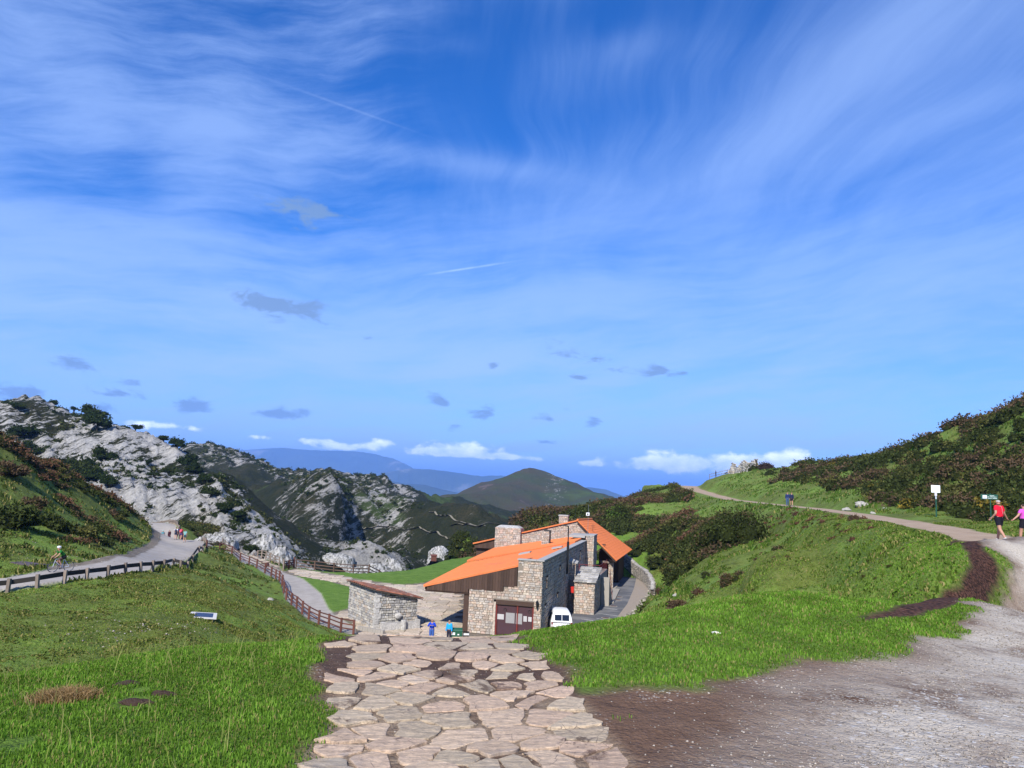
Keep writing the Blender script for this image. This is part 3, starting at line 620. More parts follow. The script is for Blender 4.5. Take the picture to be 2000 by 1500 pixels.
k1 = n.noise(strm, 0.34, 8, 0.78, 0.35); k2 = n.noise(pos, 0.045, 6, 0.65); kf = n.noise(pos, 1.1, 5, 0.7); kc = n.noise(strm, 0.13, 9, 0.80, 0.3)
kk = n.mix(rb_, kc, k1)
kk = n.sep(kk)[0]
rsel = n.math('ADD', n.math('MULTIPLY', n.math('SUBTRACT', kk, 0.5), 3.6), n.math('MULTIPLY', r_, 1.0))
rsel = n.smooth(rsel, 0.46, 0.64)
rsel = n.math('MULTIPLY', rsel, n.smooth(r_, 0.02, 0.2))
rc = n.ramp(n.math('ADD', n.math('MULTIPLY', kf, .5), n.math('MULTIPLY', k1, .5)), [(0.36, (.12, .115, .105)), (0.45, (.44, .43, .40)), (0.58, (.70, .68, .64))])
vegd = n.ramp(n.math('ADD', n.math('MULTIPLY', k2, .5), n.math('MULTIPLY', kf, .5)), [(0.3, (.012, .020, .007)), (0.5, (.030, .036, .014)), (0.6, (.055, .050, .024)), (0.75, (.075, .085, .028))])
vegg = n.ramp(kf, [(0.3, (.035, .06, .015)), (0.7, (.075, .105, .026))])
veg = n.mix(n.smooth(n.math('ADD', n.math('MULTIPLY', g_, .8), n.math('MULTIPLY', n.math('SUBTRACT', k2, 0.5), 1.5)), .62, .85), vegd, vegg)
cz = n.noise(n.mapping(pos, scale=(1, .5, 1.6)), 0.0062, 5, 0.6, 0.6)
conec = n.ramp(cz, [(0.36, (.075, .115, .03)), (0.43, (.056, .068, .026)), (0.5, (.068, .066, .032)), (0.565, (.070, .060, .034)), (0.58, (.14, .105, .08)), (0.64, (.13, .10, .075)), (0.66, (.06, .055, .03))])
veg = n.mix(c_, veg, conec)
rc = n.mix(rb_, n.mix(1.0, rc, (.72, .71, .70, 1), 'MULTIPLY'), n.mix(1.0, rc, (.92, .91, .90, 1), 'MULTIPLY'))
nt.links.new(n.mix(rsel, veg, rc), bs.inputs['Base Color']); bs.inputs['Roughness'].default_value = 0.95; bs.inputs['Specular IOR Level'].default_value = 0.1
bh = n.math('ADD', n.math('MULTIPLY', k1, 4.0), n.math('MULTIPLY', kf, 1.2)); nt.links.new(n.bump(bh, 0.9, 1.0), bs.inputs['Normal'])
cx, cy = x2[q2].mean(1), y2[q2].mean(1)
own = np.where(cy < 330, np.where(cx < -8, 1, 0), 0); own[(cy > 860) & (cx > -260)] = 2; own[(own == 0) & (cy < 860) & (cy > 330)] = 3
keep = ~((under[q2].min(1) > 0.9))
for k, nm_ in {0: 'valley_floor', 1: 'limestone_ridge', 2: 'round_hill', 3: 'far_limestone_ridge'}.items():
    fq = q2[(own == k) & keep]; used, inv = np.unique(fq, return_inverse=True)
    tag(link(nm_, np_mesh(nm_, V2[used], inv.reshape(fq.shape), {'za': at2[used]}), vm), kind='structure')
def far_z(x, y):
    r = np.interp(y, yr2, np.arange(len(yr2))); i = np.clip(r.astype(int), 0, len(yr2) - 2)
    c = np.interp(np.degrees(np.arctan(x / y)), an2, np.arange(len(an2))); j = np.clip(c.astype(int), 0, len(an2) - 2)
    fr, fc = r - i, c - j; Z = z2.reshape(len(yr2), len(an2))
    return (Z[i, j] * (1 - fc) + Z[i, j + 1] * fc) * (1 - fr) + (Z[i + 1, j] * (1 - fc) + Z[i + 1, j + 1] * fc) * fr
def GF(px, py, d0=120.0, d1=2200.0):
    r = ray(px, py); D = np.exp(np.linspace(math.log(d0), math.log(d1), 1600)); pts = r[None, :] * (D / r[1])[:, None]
    zt = far_z(pts[:, 0], pts[:, 1]); hit = np.where(pts[:, 2] < zt)[0]
    return pts[hit[0]] if len(hit) else pts[np.argmin(pts[:, 2] - zt)]

# ------------------------------------------------------------------ blue ranges, lowland and sea
fm_, nt, bs = new_mat('distant_range'); n = N(nt); pos = n.pos()
k = n.noise(n.mapping(pos, scale=(1, 1, 2)), 0.0016, 8, 0.68, 0.3); z_ = n.noise(pos, 0.0005, 4, 0.5)
nt.links.new(n.ramp(n.math('ADD', n.math('MULTIPLY', k, .7), n.math('MULTIPLY', z_, .3)), [(0.40, (.015, .03, .018)), (0.54, (.03, .045, .025)), (0.60, (.13, .13, .12)), (0.72, (.26, .25, .24))]), bs.inputs['Base Color'])
def rng_mesh(name, prof, depth, base, seed, amp, side=1.0):
    prof = np.array(prof, float); xs = np.linspace(prof[0, 0], prof[-1, 0], 420)
    ys = np.interp(xs, prof[:, 0], prof[:, 1]); Ds = np.interp(xs, prof[:, 0], prof[:, 2])
    crest = np.array([P(a, b, c) for a, b, c in zip(xs, ys, Ds)])
    rows = np.linspace(-1.0, 1.6, 120); V = []
    for t in rows:
        f = np.abs(t) if t < 0 else t; h = (1 - np.clip(f, 0, 1)) ** 1.25 if t < 0 else (1 - np.clip(t / 1.6, 0, 1)) ** 1.1
        k_ = 1 + t * depth / crest[:, 1]
        X = crest[:, 0] * k_; Y = crest[:, 1] + t * depth; Z = base + (crest[:, 2] - base) * h
        w_ = sstep(np.abs(t) * np.ones_like(X), 0.0, 0.25)
        Z = Z + (ridged(X / (depth * .35), Y / (depth * .35), 5, seed) - 0.62) * amp * (0.10 + 0.9 * w_) * (1 if h > 0 else 0)
        V.append(np.stack([X, Y, Z], 1))
    V = np.concatenate(V); m, c = len(rows), len(xs)
    i = (np.arange(m - 1)[:, None] * c + np.arange(c - 1)[None, :]).ravel()
    tag(link(name, np_mesh(name, V, np.stack([i, i + 1, i + c + 1, i + c], 1)), fm_), kind='structure')
rng_mesh('distant_mountain', [(200,890,15000),(330,882,15000),(400,876,15000),(470,879,15000),(520,876,15000),(560,875,15000),(600,877,15000),(640,878,15000),(700,881,15000),(740,886,15000),(770,896,14500),(800,911,14000),(830,930,14000),(900,945,14000),(980,958,14000)], 3600, -800, 5, 700)
rng_mesh('distant_ridge', [(640,960,10500),(700,935,10500),(760,922,10500),(800,915,10500),(840,916,10500),(880,921,10500),(940,930,10500),(980,929,10500),(1020,936,10500),(1100,960,10500),(1160,975,10500)], 2200, -900, 15, 420)
rng_mesh('foothill_ridge', [(560,950,7000),(620,938,7000),(690,940,7000),(740,934,7000),(790,943,7000),(830,945,7000),(860,953,7000),(900,962,7000),(980,990,7000)], 1700, -950, 25, 330)
rng_mesh('coastal_ridge', [(1060,985,9000),(1100,948,9000),(1125,953,9000),(1150,952,9000),(1185,957,9000),(1220,970,9000),(1260,981,9000)], 900, -800, 35, 260)
rng_mesh('coastal_hill', [(1210,1000,11000),(1255,972,11000),(1285,957,11000),(1305,948,11000),(1325,950,11000),(1345,956,11000),(1420,985,11000)], 900, -800, 45, 240)
def flat(name, x0, y0, x1, y1, z, mat, nx=1):
    mb = MB(); mb.add([(x0, y0, z), (x1, y0, z), (x1, y1, z), (x0, y1, z)], [(0, 1, 2, 3)]); return mb.build(name, mat, kind='structure')
flat('lowland', -30000, 1500, 30000, 17000, -1000, fm_)
sea_m, nt, bs = new_mat('sea'); bs.inputs['Base Color'].default_value = (.015, .05, .09, 1); bs.inputs['Roughness'].default_value = 0.35
flat('sea', -60000, 17000, 60000, 45000, -1006, sea_m)
# underside sheet so nothing is hollow near the camera sides
flat('lower_slope', -1200, -400, 1200, 111, -60, gm_)

# ------------------------------------------------------------------ the air
def air():
    m = bpy.data.materials.new('air'); m.use_nodes = True; t = m.node_tree; t.nodes.clear()
    o = t.nodes.new('ShaderNodeOutputMaterial'); v = t.nodes.new('ShaderNodeVolumePrincipled')
    v.inputs['Color'].default_value = HAZE_COL; v.inputs['Density'].default_value = HAZE_DENS; v.inputs['Anisotropy'].default_value = 0.0
    t.links.new(v.outputs[0], o.inputs['Volume'])
    mb = MB(); mb.box(-61000, -900, -1020, 61000, 46000, 640); h = mb.build('haze', m, kind='stuff'); return h
HAZE_COL = (.26, .49, 1.0, 1); HAZE_DENS = 0.85e-4
air()
print('far', round(time.time() - T0, 1))

def mask_far(x, y):
    i = np.clip(np.round(np.interp(y, yr2, np.arange(len(yr2)))).astype(int), 0, len(yr2) - 1); j = np.clip(np.round(np.interp(np.degrees(np.arctan(x / y)), an2, np.arange(len(an2)))).astype(int), 0, len(an2) - 1)
    return (1 - under.reshape(len(yr2), len(an2))[i, j]) * rock.reshape(len(yr2), len(an2))[i, j]
# ------------------------------------------------------------------ irregular stone paving
def poly_clip(poly, nx, ny, c):
    """keep the part with nx*x+ny*y <= c"""
    out = []; m = len(poly)
    for i in range(m):
        a, b = poly[i], poly[(i + 1) % m]; da, db = nx * a[0] + ny * a[1] - c, nx * b[0] + ny * b[1] - c
        if da <= 0: out.append(a)
        if (da < 0) != (db < 0) and abs(da - db) > 1e-12:
            t = da / (da - db); out.append((a[0] + (b[0] - a[0]) * t, a[1] + (b[1] - a[1]) * t))
    return out
def cells(seeds, bound, gap, rnd, reach=3.0):
    """shrunken Voronoi cells; gap(i, j, x, y) is the joint width"""
    seeds = np.asarray(seeds, float); res = []
    bp = [tuple(q) for q in bound]; bx = [q[0] for q in bp]; by = [q[1] for q in bp]
    for i, s in enumerate(seeds):
        poly = [(s[0] - reach, s[1] - reach), (s[0] + reach, s[1] - reach), (s[0] + reach, s[1] + reach), (s[0] - reach, s[1] + reach)]
        d = np.hypot(*(seeds - s).T); order = np.argsort(d)[1:26]
        for j in order:
            nx, ny = (seeds[j] - s) / d[j]; c = nx * (s[0] + seeds[j][0]) / 2 + ny * (s[1] + seeds[j][1]) / 2
            poly = poly_clip(poly, nx, ny, c - gap(i, int(j), s) / 2)
            if len(poly) < 3: break
        if len(poly) < 3: continue
        res.append((i, poly))
    return res
def roughen(poly, rnd, jit, minseg):
    pts = []
    m = len(poly)
    for i in range(m):
        a, b = poly[i], poly[(i + 1) % m]; L = math.hypot(b[0] - a[0], b[1] - a[1])
        if L < 1e-3: continue
        z = poly[i - 1]; La = math.hypot(a[0] - z[0], a[1] - z[1]) + 1e-6; cut = min(0.3 * L, 0.3 * La, 0.11 * 3)
        t = cut / L * rnd.uniform(.35, 1)
        k = max(1, int(L / minseg)); k = min(k, 4)
        for q in range(k):
            u = t + (1 - 2 * t) * (q / k) if k > 1 else 0.2
            e = rnd.uniform(-jit, jit)
            pts.append((a[0] + (b[0] - a[0]) * u - (b[1] - a[1]) / L * e, a[1] + (b[1] - a[1]) * u + (b[0] - a[0]) / L * e))
        pts.append((a[0] + (b[0] - a[0]) * (1 - t), a[1] + (b[1] - a[1]) * (1 - t)))
    return pts
def slab(mb, pts, zf, lift, thick, rnd, bev=0.012):
    m = len(pts); cx = sum(p[0] for p in pts) / m; cy = sum(p[1] for p in pts) / m
    tx, ty = rnd.uniform(-.012, .012), rnd.uniform(-.012, .012)
    Z = lambda p: zf(p[0], p[1]) + lift + (p[0] - cx) * tx + (p[1] - cy) * ty
    R_ = max(0.05, sum(math.hypot(p[0] - cx, p[1] - cy) for p in pts) / m); k = 1 - bev / R_
    lo = [(p[0], p[1], Z(p) - thick) for p in pts]; e = [(p[0], p[1], Z(p) - bev * .6) for p in pts]
    tp = [(cx + (p[0] - cx) * k, cy + (p[1] - cy) * k, Z(p)) for p in pts]
    vs = lo + e + tp + [(cx, cy, Z((cx, cy)) + rnd.uniform(0, .004))]
    fs = []
    for i in range(m):
        j = (i + 1) % m; fs += [(i, j, m + j, m + i), (m + i, m + j, 2 * m + j, 2 * m + i), (2 * m + i, 2 * m + j, 3 * m)]
    mb.add(vs, fs)
stone_m, nt, bs = new_mat('flagstone'); n = N(nt); pos = n.pos(); tint = n.attr('tint')
f1 = n.noise(pos, 3.0, 6, 0.7); f2 = n.noise(pos, 22.0, 5, 0.75); f3 = n.noise(n.mapping(pos, scale=(1, 3, 1), rot=(0, 0, .3)), 5.0, 6, 0.75, 0.5)
c = n.mix(f1, (.50, .385, .255, 1), (.69, .53, .365, 1)); c = n.mix(n.smooth(f2, .38, .62), n.mix(.55, c, (.30, .235, .18, 1)), c)
c = n.mix(n.math('MULTIPLY', n.smooth(f3, .60, .70), .6), c, (.22, .165, .125, 1))
c = n.mix(n.math('MULTIPLY', n.smooth(n.noise(pos, 1.7, 4, .6), .56, .7), .4), c, (.58, .48, .36, 1))
c = n.mix(n.math('MULTIPLY', n.smooth(n.vor(pos, 7.5, 'DISTANCE_TO_EDGE'), .03, .0), n.smooth(f1, .5, .6)), c, (.2, .15, .12, 1))
c = n.mix(n.math('MULTIPLY', n.smooth(n.noise(pos, 1.25, 7, .72, .4), .575, .64), .85), c, (.115, .072, .05, 1)); c = n.mix(n.math('MULTIPLY', n.smooth(n.noise(pos, .8, 6, .7), .56, .64), .45), c, (.33, .30, .265, 1))
nt.links.new(n.mix(1.0, c, tint, 'MULTIPLY'), bs.inputs['Base Color'])
nt.links.new(n.bump(n.math('ADD', n.math('MULTIPLY', f3, .045), n.math('ADD', n.math('MULTIPLY', f2, .008), n.math('MULTIPLY', f1, .02))), 1.0, 1.0), bs.inputs['Normal'])
bs.inputs['Roughness'].default_value = .9; bs.inputs['Specular IOR Level'].default_value = .2

def zg(x, y): return float(surf_z(np.array([x]), np.array([y]))[0])
zsd = [(440,197),(655,195),(850,180),(1050,187),(1240,183),(215,205),(300,212),(250,250),(480,238),(680,240),(905,222),(1060,232),(1250,232),(430,285),(255,300),(840,285),(610,295),(1150,262),(1030,292),(1370,283),(1220,303),
 (930,335),(620,350),(1095,332),(740,322),(1240,347),(1405,335),(450,330),(500,395),(385,375),(280,400),(810,390),(690,415),(990,377),(930,407),(1200,387),(1340,395),(1480,392),(600,430),(490,465),(325,465),(790,465),(900,480),(1060,445),(1235,437),(1410,437),(1525,475),(1270,500),(1380,520),
 (300,540),(500,557),(700,520),(880,555),(1100,540),(1550,545),(400,625),(600,600),(930,630),(1180,615),(1480,620),(1620,650),(330,740),(300,800),(485,705),(690,700),(980,735),(1130,790),(1300,715),(1660,712),(1640,800),(1790,850),(700,830),(960,850),(1120,890),(1460,850),(260,900),(480,860),(860,915),(1280,880),(590,780),(1420,760)]
seeds = [P(560 + a / 2.857, 1180 + b / 2.857, 5) for a, b in zsd]
seeds = [G(560 + a / 2.857, 1180 + b / 2.857)[:2] for a, b in zsd]
rr = random.Random(5)
edge = np.concatenate([GP((1012, 1241), (1078, 1290), (1108, 1340), (1160, 1390), (1228, 1500)), [(1.0, 2.0), (1.1, -2.5), (-1.75, -2.5), (-1.5, 2)], GP((606, 1500), (640, 1450), (650, 1400), (640, 1330), (648, 1280), (622, 1246)), [(-2.55, 11.0), (0.25, 11.2)]])
for k in range(400):
    q = np.array([rr.uniform(-3, 1.6), rr.choice([rr.uniform(-2.4, 4.6), rr.uniform(9.9, 11.2)])])
    if all(np.hypot(*(q - s)) > (.62 if q[1] < 6 else .4) for s in seeds): seeds.append(q)
guard = []
for k in range(len(edge)):
    a, b = edge[k], edge[(k + 1) % len(edge)]; L = np.hypot(*(b - a)); m = max(1, int(L / .3)); nrm = np.array([(b - a)[1], -(b - a)[0]]) / max(L, 1e-6)
    for q in range(m):
        c0 = a + (b - a) * (q + .5) / m; s_ = -1 if sdist(np.array([(c0 + nrm * .05)[0]]), np.array([(c0 + nrm * .05)[1]]), edge)[0] > 0 else 1
        guard.append(c0 + nrm * s_ * .16)
allseeds = np.array(list(seeds) + guard); nreal = len(seeds)
_g = {}
def gapf(i, j, s):
    k = (min(i, j), max(i, j))
    if k not in _g:
        far_ = s[1] > 6.0
        _g[k] = rr.choice([.02, .03, .045, .07, .12]) if far_ else rr.choice([.012, .018, .025, .045])
    return _g[k]
path_parent = bpy.data.objects['path_bed']
sizes = []
for i, poly in cells(allseeds, edge, gapf, rr, 1.4):
    if i >= nreal: continue
    s = seeds[i]
    if sdist(np.array([s[0]]), np.array([s[1]]), edge)[0] < .03: continue
    pts = roughen(poly, rr, .027, .11)
    ar = abs(sum(pts[k][0] * pts[(k + 1) % len(pts)][1] - pts[(k + 1) % len(pts)][0] * pts[k][1] for k in range(len(pts)))) / 2
    if ar < .012: continue
    mb = MB(); v = rr.uniform(.86, 1.1); pk = rr.random()
    mb.tint = (v * (1 + .05 * pk), v * (1 - .03 * pk), v * (1 - .02 * pk)) if pk > .3 else (v * .95, v * .97, v * .97)
    slab(mb, pts, zg, rr.uniform(.006, .022), .06, rr, .006)
    mb.build('paving_stone', stone_m, path_parent)

# ------------------------------------------------------------------ grass, herbs and gorse as leaf-sized faces
def in_view(x, y, m=4.0): return np.abs(np.degrees(np.arctan2(x, np.maximum(y, .1)))) < 34 + m
def blades(name, x, y, h, wdt, tint, label=None, mat=None, lean=.5, zoff=0.0, parent=None):
    k = len(x); z = surf_z(x, y) + zoff; th = rng.uniform(0, 2 * math.pi, k); ld = rng.uniform(0, 2 * math.pi, k); ln = rng.uniform(.1, 1, k) * lean * h
    dx, dy = np.cos(th) * wdt / 2, np.sin(th) * wdt / 2; lx, ly = np.cos(ld) * ln, np.sin(ld) * ln
    V = np.empty((k, 5, 3)); z0 = z - .01
    V[:, 0] = np.stack([x - dx, y - dy, z0], 1); V[:, 1] = np.stack([x + dx, y + dy, z0], 1)
    V[:, 2] = np.stack([x + lx * .35 - dx * .8, y + ly * .35 - dy * .8, z + h * .6], 1); V[:, 3] = np.stack([x + lx * .35 + dx * .8, y + ly * .35 + dy * .8, z + h * .6], 1)
    V[:, 4] = np.stack([x + lx, y + ly, z + h * (1 - .3 * rng.random(k))], 1)
    b = (np.arange(k) * 5)[:, None, None]; T = (b + np.array([[0, 1, 3], [0, 3, 2], [2, 3, 4]])[None]).reshape(-1, 3)
    A = np.repeat(np.concatenate([tint, np.ones((k, 1))], 1), 5, 0)
    me = np_mesh(name, V.reshape(-1, 3), T, {'tint': A}, smooth=False)
    o = link(name, me, mat or leaf_m, parent); tag(o, kind='stuff', label=label); return o
def leafmat(name, base=(1, 1, 1), trans=.35):
    m = bpy.data.materials.new(name); m.use_nodes = True; t = m.node_tree; t.nodes.clear(); nn = N(t)
    o = t.nodes.new('ShaderNodeOutputMaterial'); d = t.nodes.new('ShaderNodeBsdfDiffuse'); tr_ = t.nodes.new('ShaderNodeBsdfTranslucent'); mx = t.nodes.new('ShaderNodeMixShader')
    c = nn.attr('tint'); t.links.new(c, d.inputs[0]); t.links.new(nn.mix(1.0, c, (1.1, 1.2, .5, 1), 'MULTIPLY'), tr_.inputs[0]); mx.inputs[0].default_value = trans
    t.links.new(d.outputs[0], mx.inputs[1]); t.links.new(tr_.outputs[0], mx.inputs[2]); t.links.new(mx.outputs[0], o.inputs[0]); return m
leaf_m = leafmat('grass_blade', trans=.4); bush_m = leafmat('gorse_leaf', trans=.15)
def grass_tint(k, lo=(.065, .135, .014), hi=(.20, .345, .050), dry=.11):
    t = rng.random((k, 1)); c = np.array(lo) * (1 - t) + np.array(hi) * t
    d = rng.random(k) < dry; c[d] = np.array((.30, .26, .10)) * rng.uniform(.7, 1.2, (d.sum(), 1)); return c
def sample(n_, x0, x1, y0, y1): return rng.uniform(x0, x1, n_), rng.uniform(y0, y1, n_)
# near turf on both sides of the path
def turf(name, label, n_, x0, x1, y0, y1, h0, h1, w0, sel):
    x, y = sample(n_, x0, x1, y0, y1); ok = sel(x, y) & in_view(x, y, 3); x, y = x[ok], y[ok]
    cl = fbm(x / .35, y / .35, 3, 5); ds = y
    h = rng.uniform(h0, h1, len(x)) * (1 + .7 * cl); t = grass_tint(len(x)) * (1 + .45 * cl[:, None]) 
    blades(name, x, y, np.maximum(h, .015), w0 * (.55 + y / 9), t, label)
def bare_sel(x, y): return (mask_at(M_bare, x, y) < rng.uniform(.1, .75, len(x))) & (mask_at(hard, x, y) < .3) & (mask_at(M_chip, x, y) < .4)
def holes(x, y):
    k = np.ones(len(x), bool)
    for (px, py, r) in [(255, 1375, .16), (275, 1352, .10), (130, 1365, .20), (320, 1358, .06), (30, 1450, .14)]:
        q = G(px, py); k &= np.hypot(x - q[0], (y - q[1]) * .8) > r * rng.uniform(.6, 1.2, len(x))
    return k
turf('tall_grass', 'bright green tufty grass on the bank left of the stone path', 300000, -8, -.8, 3.4, 10.5, .014, .040, .0070, lambda x, y: bare_sel(x, y) & holes(x, y))
turf('tall_grass', 'bright green grass mound to the right of the stone path', 250000, -.2, 11, 6.5, 15, .016, .040, .0085, bare_sel)
turf('short_grass', 'worn grass between the gravel and the bark mulch band', 170000, 3, 19, 10, 30, .02, .055, .011, bare_sel)
x, y = sample(2500, .8, 2.0, 5.2, 6.4); q = G(1186, 1403); ok = np.hypot((x - q[0]) / .22, (y - q[1]) / .09) < rng.uniform(.2, 1, len(x)); blades('grass_tuft', x[ok], y[ok], rng.uniform(.02, .05, ok.sum()), np.full(ok.sum(), .006), grass_tint(ok.sum()), 'small green tuft in the mud beside the path edge')
# seed stalks and the dead tuft
x, y = sample(900, -7, -1.6, 4.2, 9.5); ok = bare_sel(x, y); x, y = x[ok], y[ok]; blades('seed_stalk', x, y, rng.uniform(.12, .26, len(x)), np.full(len(x), .005), grass_tint(len(x), (.2, .26, .05), (.38, .36, .14)), 'pale grass stalks standing above the turf', lean=.9)
q = G(125, 1368); x = q[0] + rng.normal(0, .095, 3500); y = q[1] + rng.normal(0, .06, 3500); blades('dry_grass', x, y, rng.uniform(.03, .10, 3500), np.full(3500, .006), grass_tint(3500, (.22, .13, .06), (.46, .32, .17), 0), 'patch of dry brown grass in the turf at lower left', lean=1.2)
# rough pasture further off: tussocks
def tuss(name, label, n_, x0, x1, y0, y1, h, wd, sel, lo, hi, dry=.2):
    x, y = sample(n_, x0, x1, y0, y1); ok = in_view(x, y, 2); x, y = x[ok], y[ok]
    ok = (mask_at(hard, x, y) < .2) & (mask_at(M_lawn, x, y) < .3) & (mask_at(M_track, x, y) < .3) & (mask_at(M_bare, x, y) < .3) & (mask_at(M_chip, x, y) < .3) & sel(x, y) & ((y < 50) | (x < 0) | (sdist(x, y, track) < -1.6)); x, y = x[ok], y[ok]
    cl = fbm(x / 2.2, y / 2.2, 3, 15)
    blades(name, x, y, h * rng.uniform(.4, 1.2, len(x)) * (1 + cl), wd * rng.uniform(.6, 1.3, len(x)), grass_tint(len(x), lo, hi, dry) * (1 + .3 * cl[:, None]), label, lean=.9)
clump = lambda x, y: fbm(x / 1.3, y / 1.3, 4, 25) > -.02 + .25 * rng.random(len(x))
tuss('pasture_tussock', 'rough pasture tussocks between the road and the near bank', 170000, -40, -1, 20, 72, .11, .07, clump, (.055, .075, .014), (.19, .21, .055))
tuss('pasture_tussock', 'grass tussocks on the slope below the dirt track', 210000, 1, 34, 15, 70, .13, .075, clump, (.055, .095, .014), (.17, .24, .045), .16)
anyw = lambda x, y: rng.random(len(x)) < .85
tuss('pasture_grass', 'short grazed grass filling the slope below the dirt track', 150000, 1, 30, 15, 56, .055, .06, anyw, (.07, .125, .016), (.20, .29, .055), .18)
tuss('pasture_grass', 'short grazed grass filling the left pasture', 130000, -34, -1, 20, 56, .05, .06, anyw, (.08, .13, .018), (.23, .30, .065), .20)
tuss('pasture_tussock', 'grass tussocks on the slope above the driveway', 60000, 12, 60, 60, 175, .3, .16, clump, (.045, .09, .012), (.12, .20, .035), .12)
tuss('pasture_tussock', 'grass tussocks and heather on the hill left of the road', 90000, -70, -25, 48, 125, .28, .12, clump, (.03, .055, .010), (.10, .13, .03), .25)

def shrub_mesh(items, leaves, size, cols, seed, tall=1.0, core=True):
    """items: (x, y, z, r, h); returns vertices, triangles, tints"""
    g_ = np.random.default_rng(seed); Vs, Ts, Cs = [], [], []; nb_ = 0
    it = np.array(items, float); m = len(it)
    if m == 0: return None
    k = m * leaves; b = np.repeat(it, leaves, 0)
    u = g_.normal(size=(k, 3)); u /= np.linalg.norm(u, axis=1)[:, None]; u[:, 2] = np.abs(u[:, 2]) * 1.0
    ph = np.repeat(g_.uniform(0, 100, m), leaves)
    lump = 1 + .28 * np.sin(u[:, 0] * 5 + ph) * np.sin(u[:, 1] * 5 + ph * 1.7) + .16 * np.sin(u[:, 2] * 9 + ph * 2.1)
    rad = lump * g_.uniform(.72, 1.06, k)
    C = np.stack([b[:, 0] + u[:, 0] * b[:, 3] * rad, b[:, 1] + u[:, 1] * b[:, 3] * rad, b[:, 2] + u[:, 2] * b[:, 4] * rad - .05], 1)
    s = b[:, 3] * size * g_.uniform(.5, 1.35, k)
    t1 = g_.normal(size=(k, 3)) + u * .9; t1 /= np.linalg.norm(t1, axis=1)[:, None]; t2 = np.cross(t1, g_.normal(size=(k, 3))); t2 /= np.linalg.norm(t2, axis=1)[:, None]
    V = np.stack([C - t2 * s[:, None] * .45, C + t2 * s[:, None] * .45, C + t1 * s[:, None] * tall], 1).reshape(-1, 3)
    T = np.arange(3 * k).reshape(-1, 3)
    cum = np.cumsum([c[1] for c in cols]); un = np.clip(.5 + 1.1 * fbm(it[:, 0] / 7 + seed, it[:, 1] / 7, 2, seed) + g_.uniform(-.42, .42, m), 0, .9999); sel = np.repeat(np.minimum(np.searchsorted(cum, un), len(cols) - 1), leaves); cc = np.array([c[0] for c in cols])[sel] * 1.2 * g_.uniform(.55, 1.5, (k, 1))
    A = np.repeat(cc, 3, 0)
    if core:
        ico = [(0, 0, 1)] + [(math.cos(a) * .89, math.sin(a) * .89, .45) for a in np.arange(5) * 1.2566] + [(math.cos(a + .63), math.sin(a + .63), -.2) for a in np.arange(5) * 1.2566]
        ico = np.array(ico) * .80; fi = [(0, 1 + i, 1 + (i + 1) % 5) for i in range(5)] + [(1 + i, 6 + i, 1 + (i + 1) % 5) for i in range(5)] + [(1 + (i + 1) % 5, 6 + i, 6 + (i + 1) % 5) for i in range(5)]
        CV = (it[:, None, :3] + ico[None] * np.stack([it[:, 3], it[:, 3], it[:, 4]], 1)[:, None]).reshape(-1, 3)
        CT = (np.arange(m)[:, None, None] * 11 + np.array(fi)[None]).reshape(-1, 3) + len(V)
        V = np.concatenate([V, CV]); T = np.concatenate([T, CT]); A = np.concatenate([A, np.repeat(np.array(cols[0][0])[None] * .6, len(CV), 0)])
    return V, T, np.concatenate([A, np.ones((len(A), 1))], 1)
DG, OL, BR, YE, GR = (.036, .046, .014), (.072, .072, .022), (.080, .054, .032), (.135, .10, .018), (.06, .10, .02)
RB = (.105, .056, .034)
def gorse(name, label, pts, leaves, size, cols, seed, flat_=.75):
    z = surf_z(pts[:, 0], pts[:, 1]); it = np.stack([pts[:, 0], pts[:, 1], z - .05, pts[:, 2], pts[:, 2] * flat_], 1)
    V, T, A = shrub_mesh(it, leaves, size, cols, seed)
    tag(link(name, np_mesh(name, V, T, {'tint': A}, smooth=False), bush_m), kind='stuff', label=label)
def zone(n_, x0, x1, y0, y1, sel, r0, r1, seed):
    x, y = sample(n_, x0, x1, y0, y1); ok = in_view(x, y, 3) & (mask_at(hard, x, y) < .05) & (mask_at(M_track, x, y) < .05) & (mask_at(M_bare, x, y) < .05) & (mask_at(M_plat, x, y) < .2) & sel(x, y); x, y = x[ok], y[ok]
    return np.stack([x, y, rng.uniform(r0, r1, len(x)) * (.8 + .004 * y)], 1)
tc = np.array([q for q in track[:13]])           # left/right edges of the track in plan
def side(x, y):   # >0: uphill (right) of the track
    cl = np.array([P(*q)[:2] for q in [(1953, 1056, 31.7), (1900, 1045, 36), (1800, 1025, 46), (1700, 1008, 60), (1600, 993, 80), (1540, 987, 98), (1430, 975, 135), (1390, 965, 155), (1352, 954, 175), (1345, 948, 200)]])
    return x - np.interp(y, cl[:, 1], cl[:, 0])
def pix(x, y):
    z = surf_z(x, y); d = [x * v[0] + y * v[1] + z * v[2] for v in (_rt, _up, _fw)]; return 1000 + F * d[0] / d[2], 750 - F * d[1] / d[2]
pxx = lambda x, y: 1000 + F * x / y
up = zone(12000, 15, 130, 44, 200, lambda x, y: (side(x, y) > np.where(pxx(x, y) > 1700, 5.5, 9) + 0 * x) & (fbm(x / 9, y / 9, 3, 7) * 1.2 + np.clip((pxx(x, y) - 1560) / 160, -.25, 1.2) > rng.uniform(-.2, .5, len(x))), .45, 1.25, 1)
up = up[rng.random(len(up)) < np.clip(55 / up[:, 1], .3, 1)]
gorse('gorse', 'dense dark gorse covering the hill right of the dirt track', up, 130, .20, [(DG, .43), (YE, .015), (OL, .27), (BR, .285)], 3, .85)
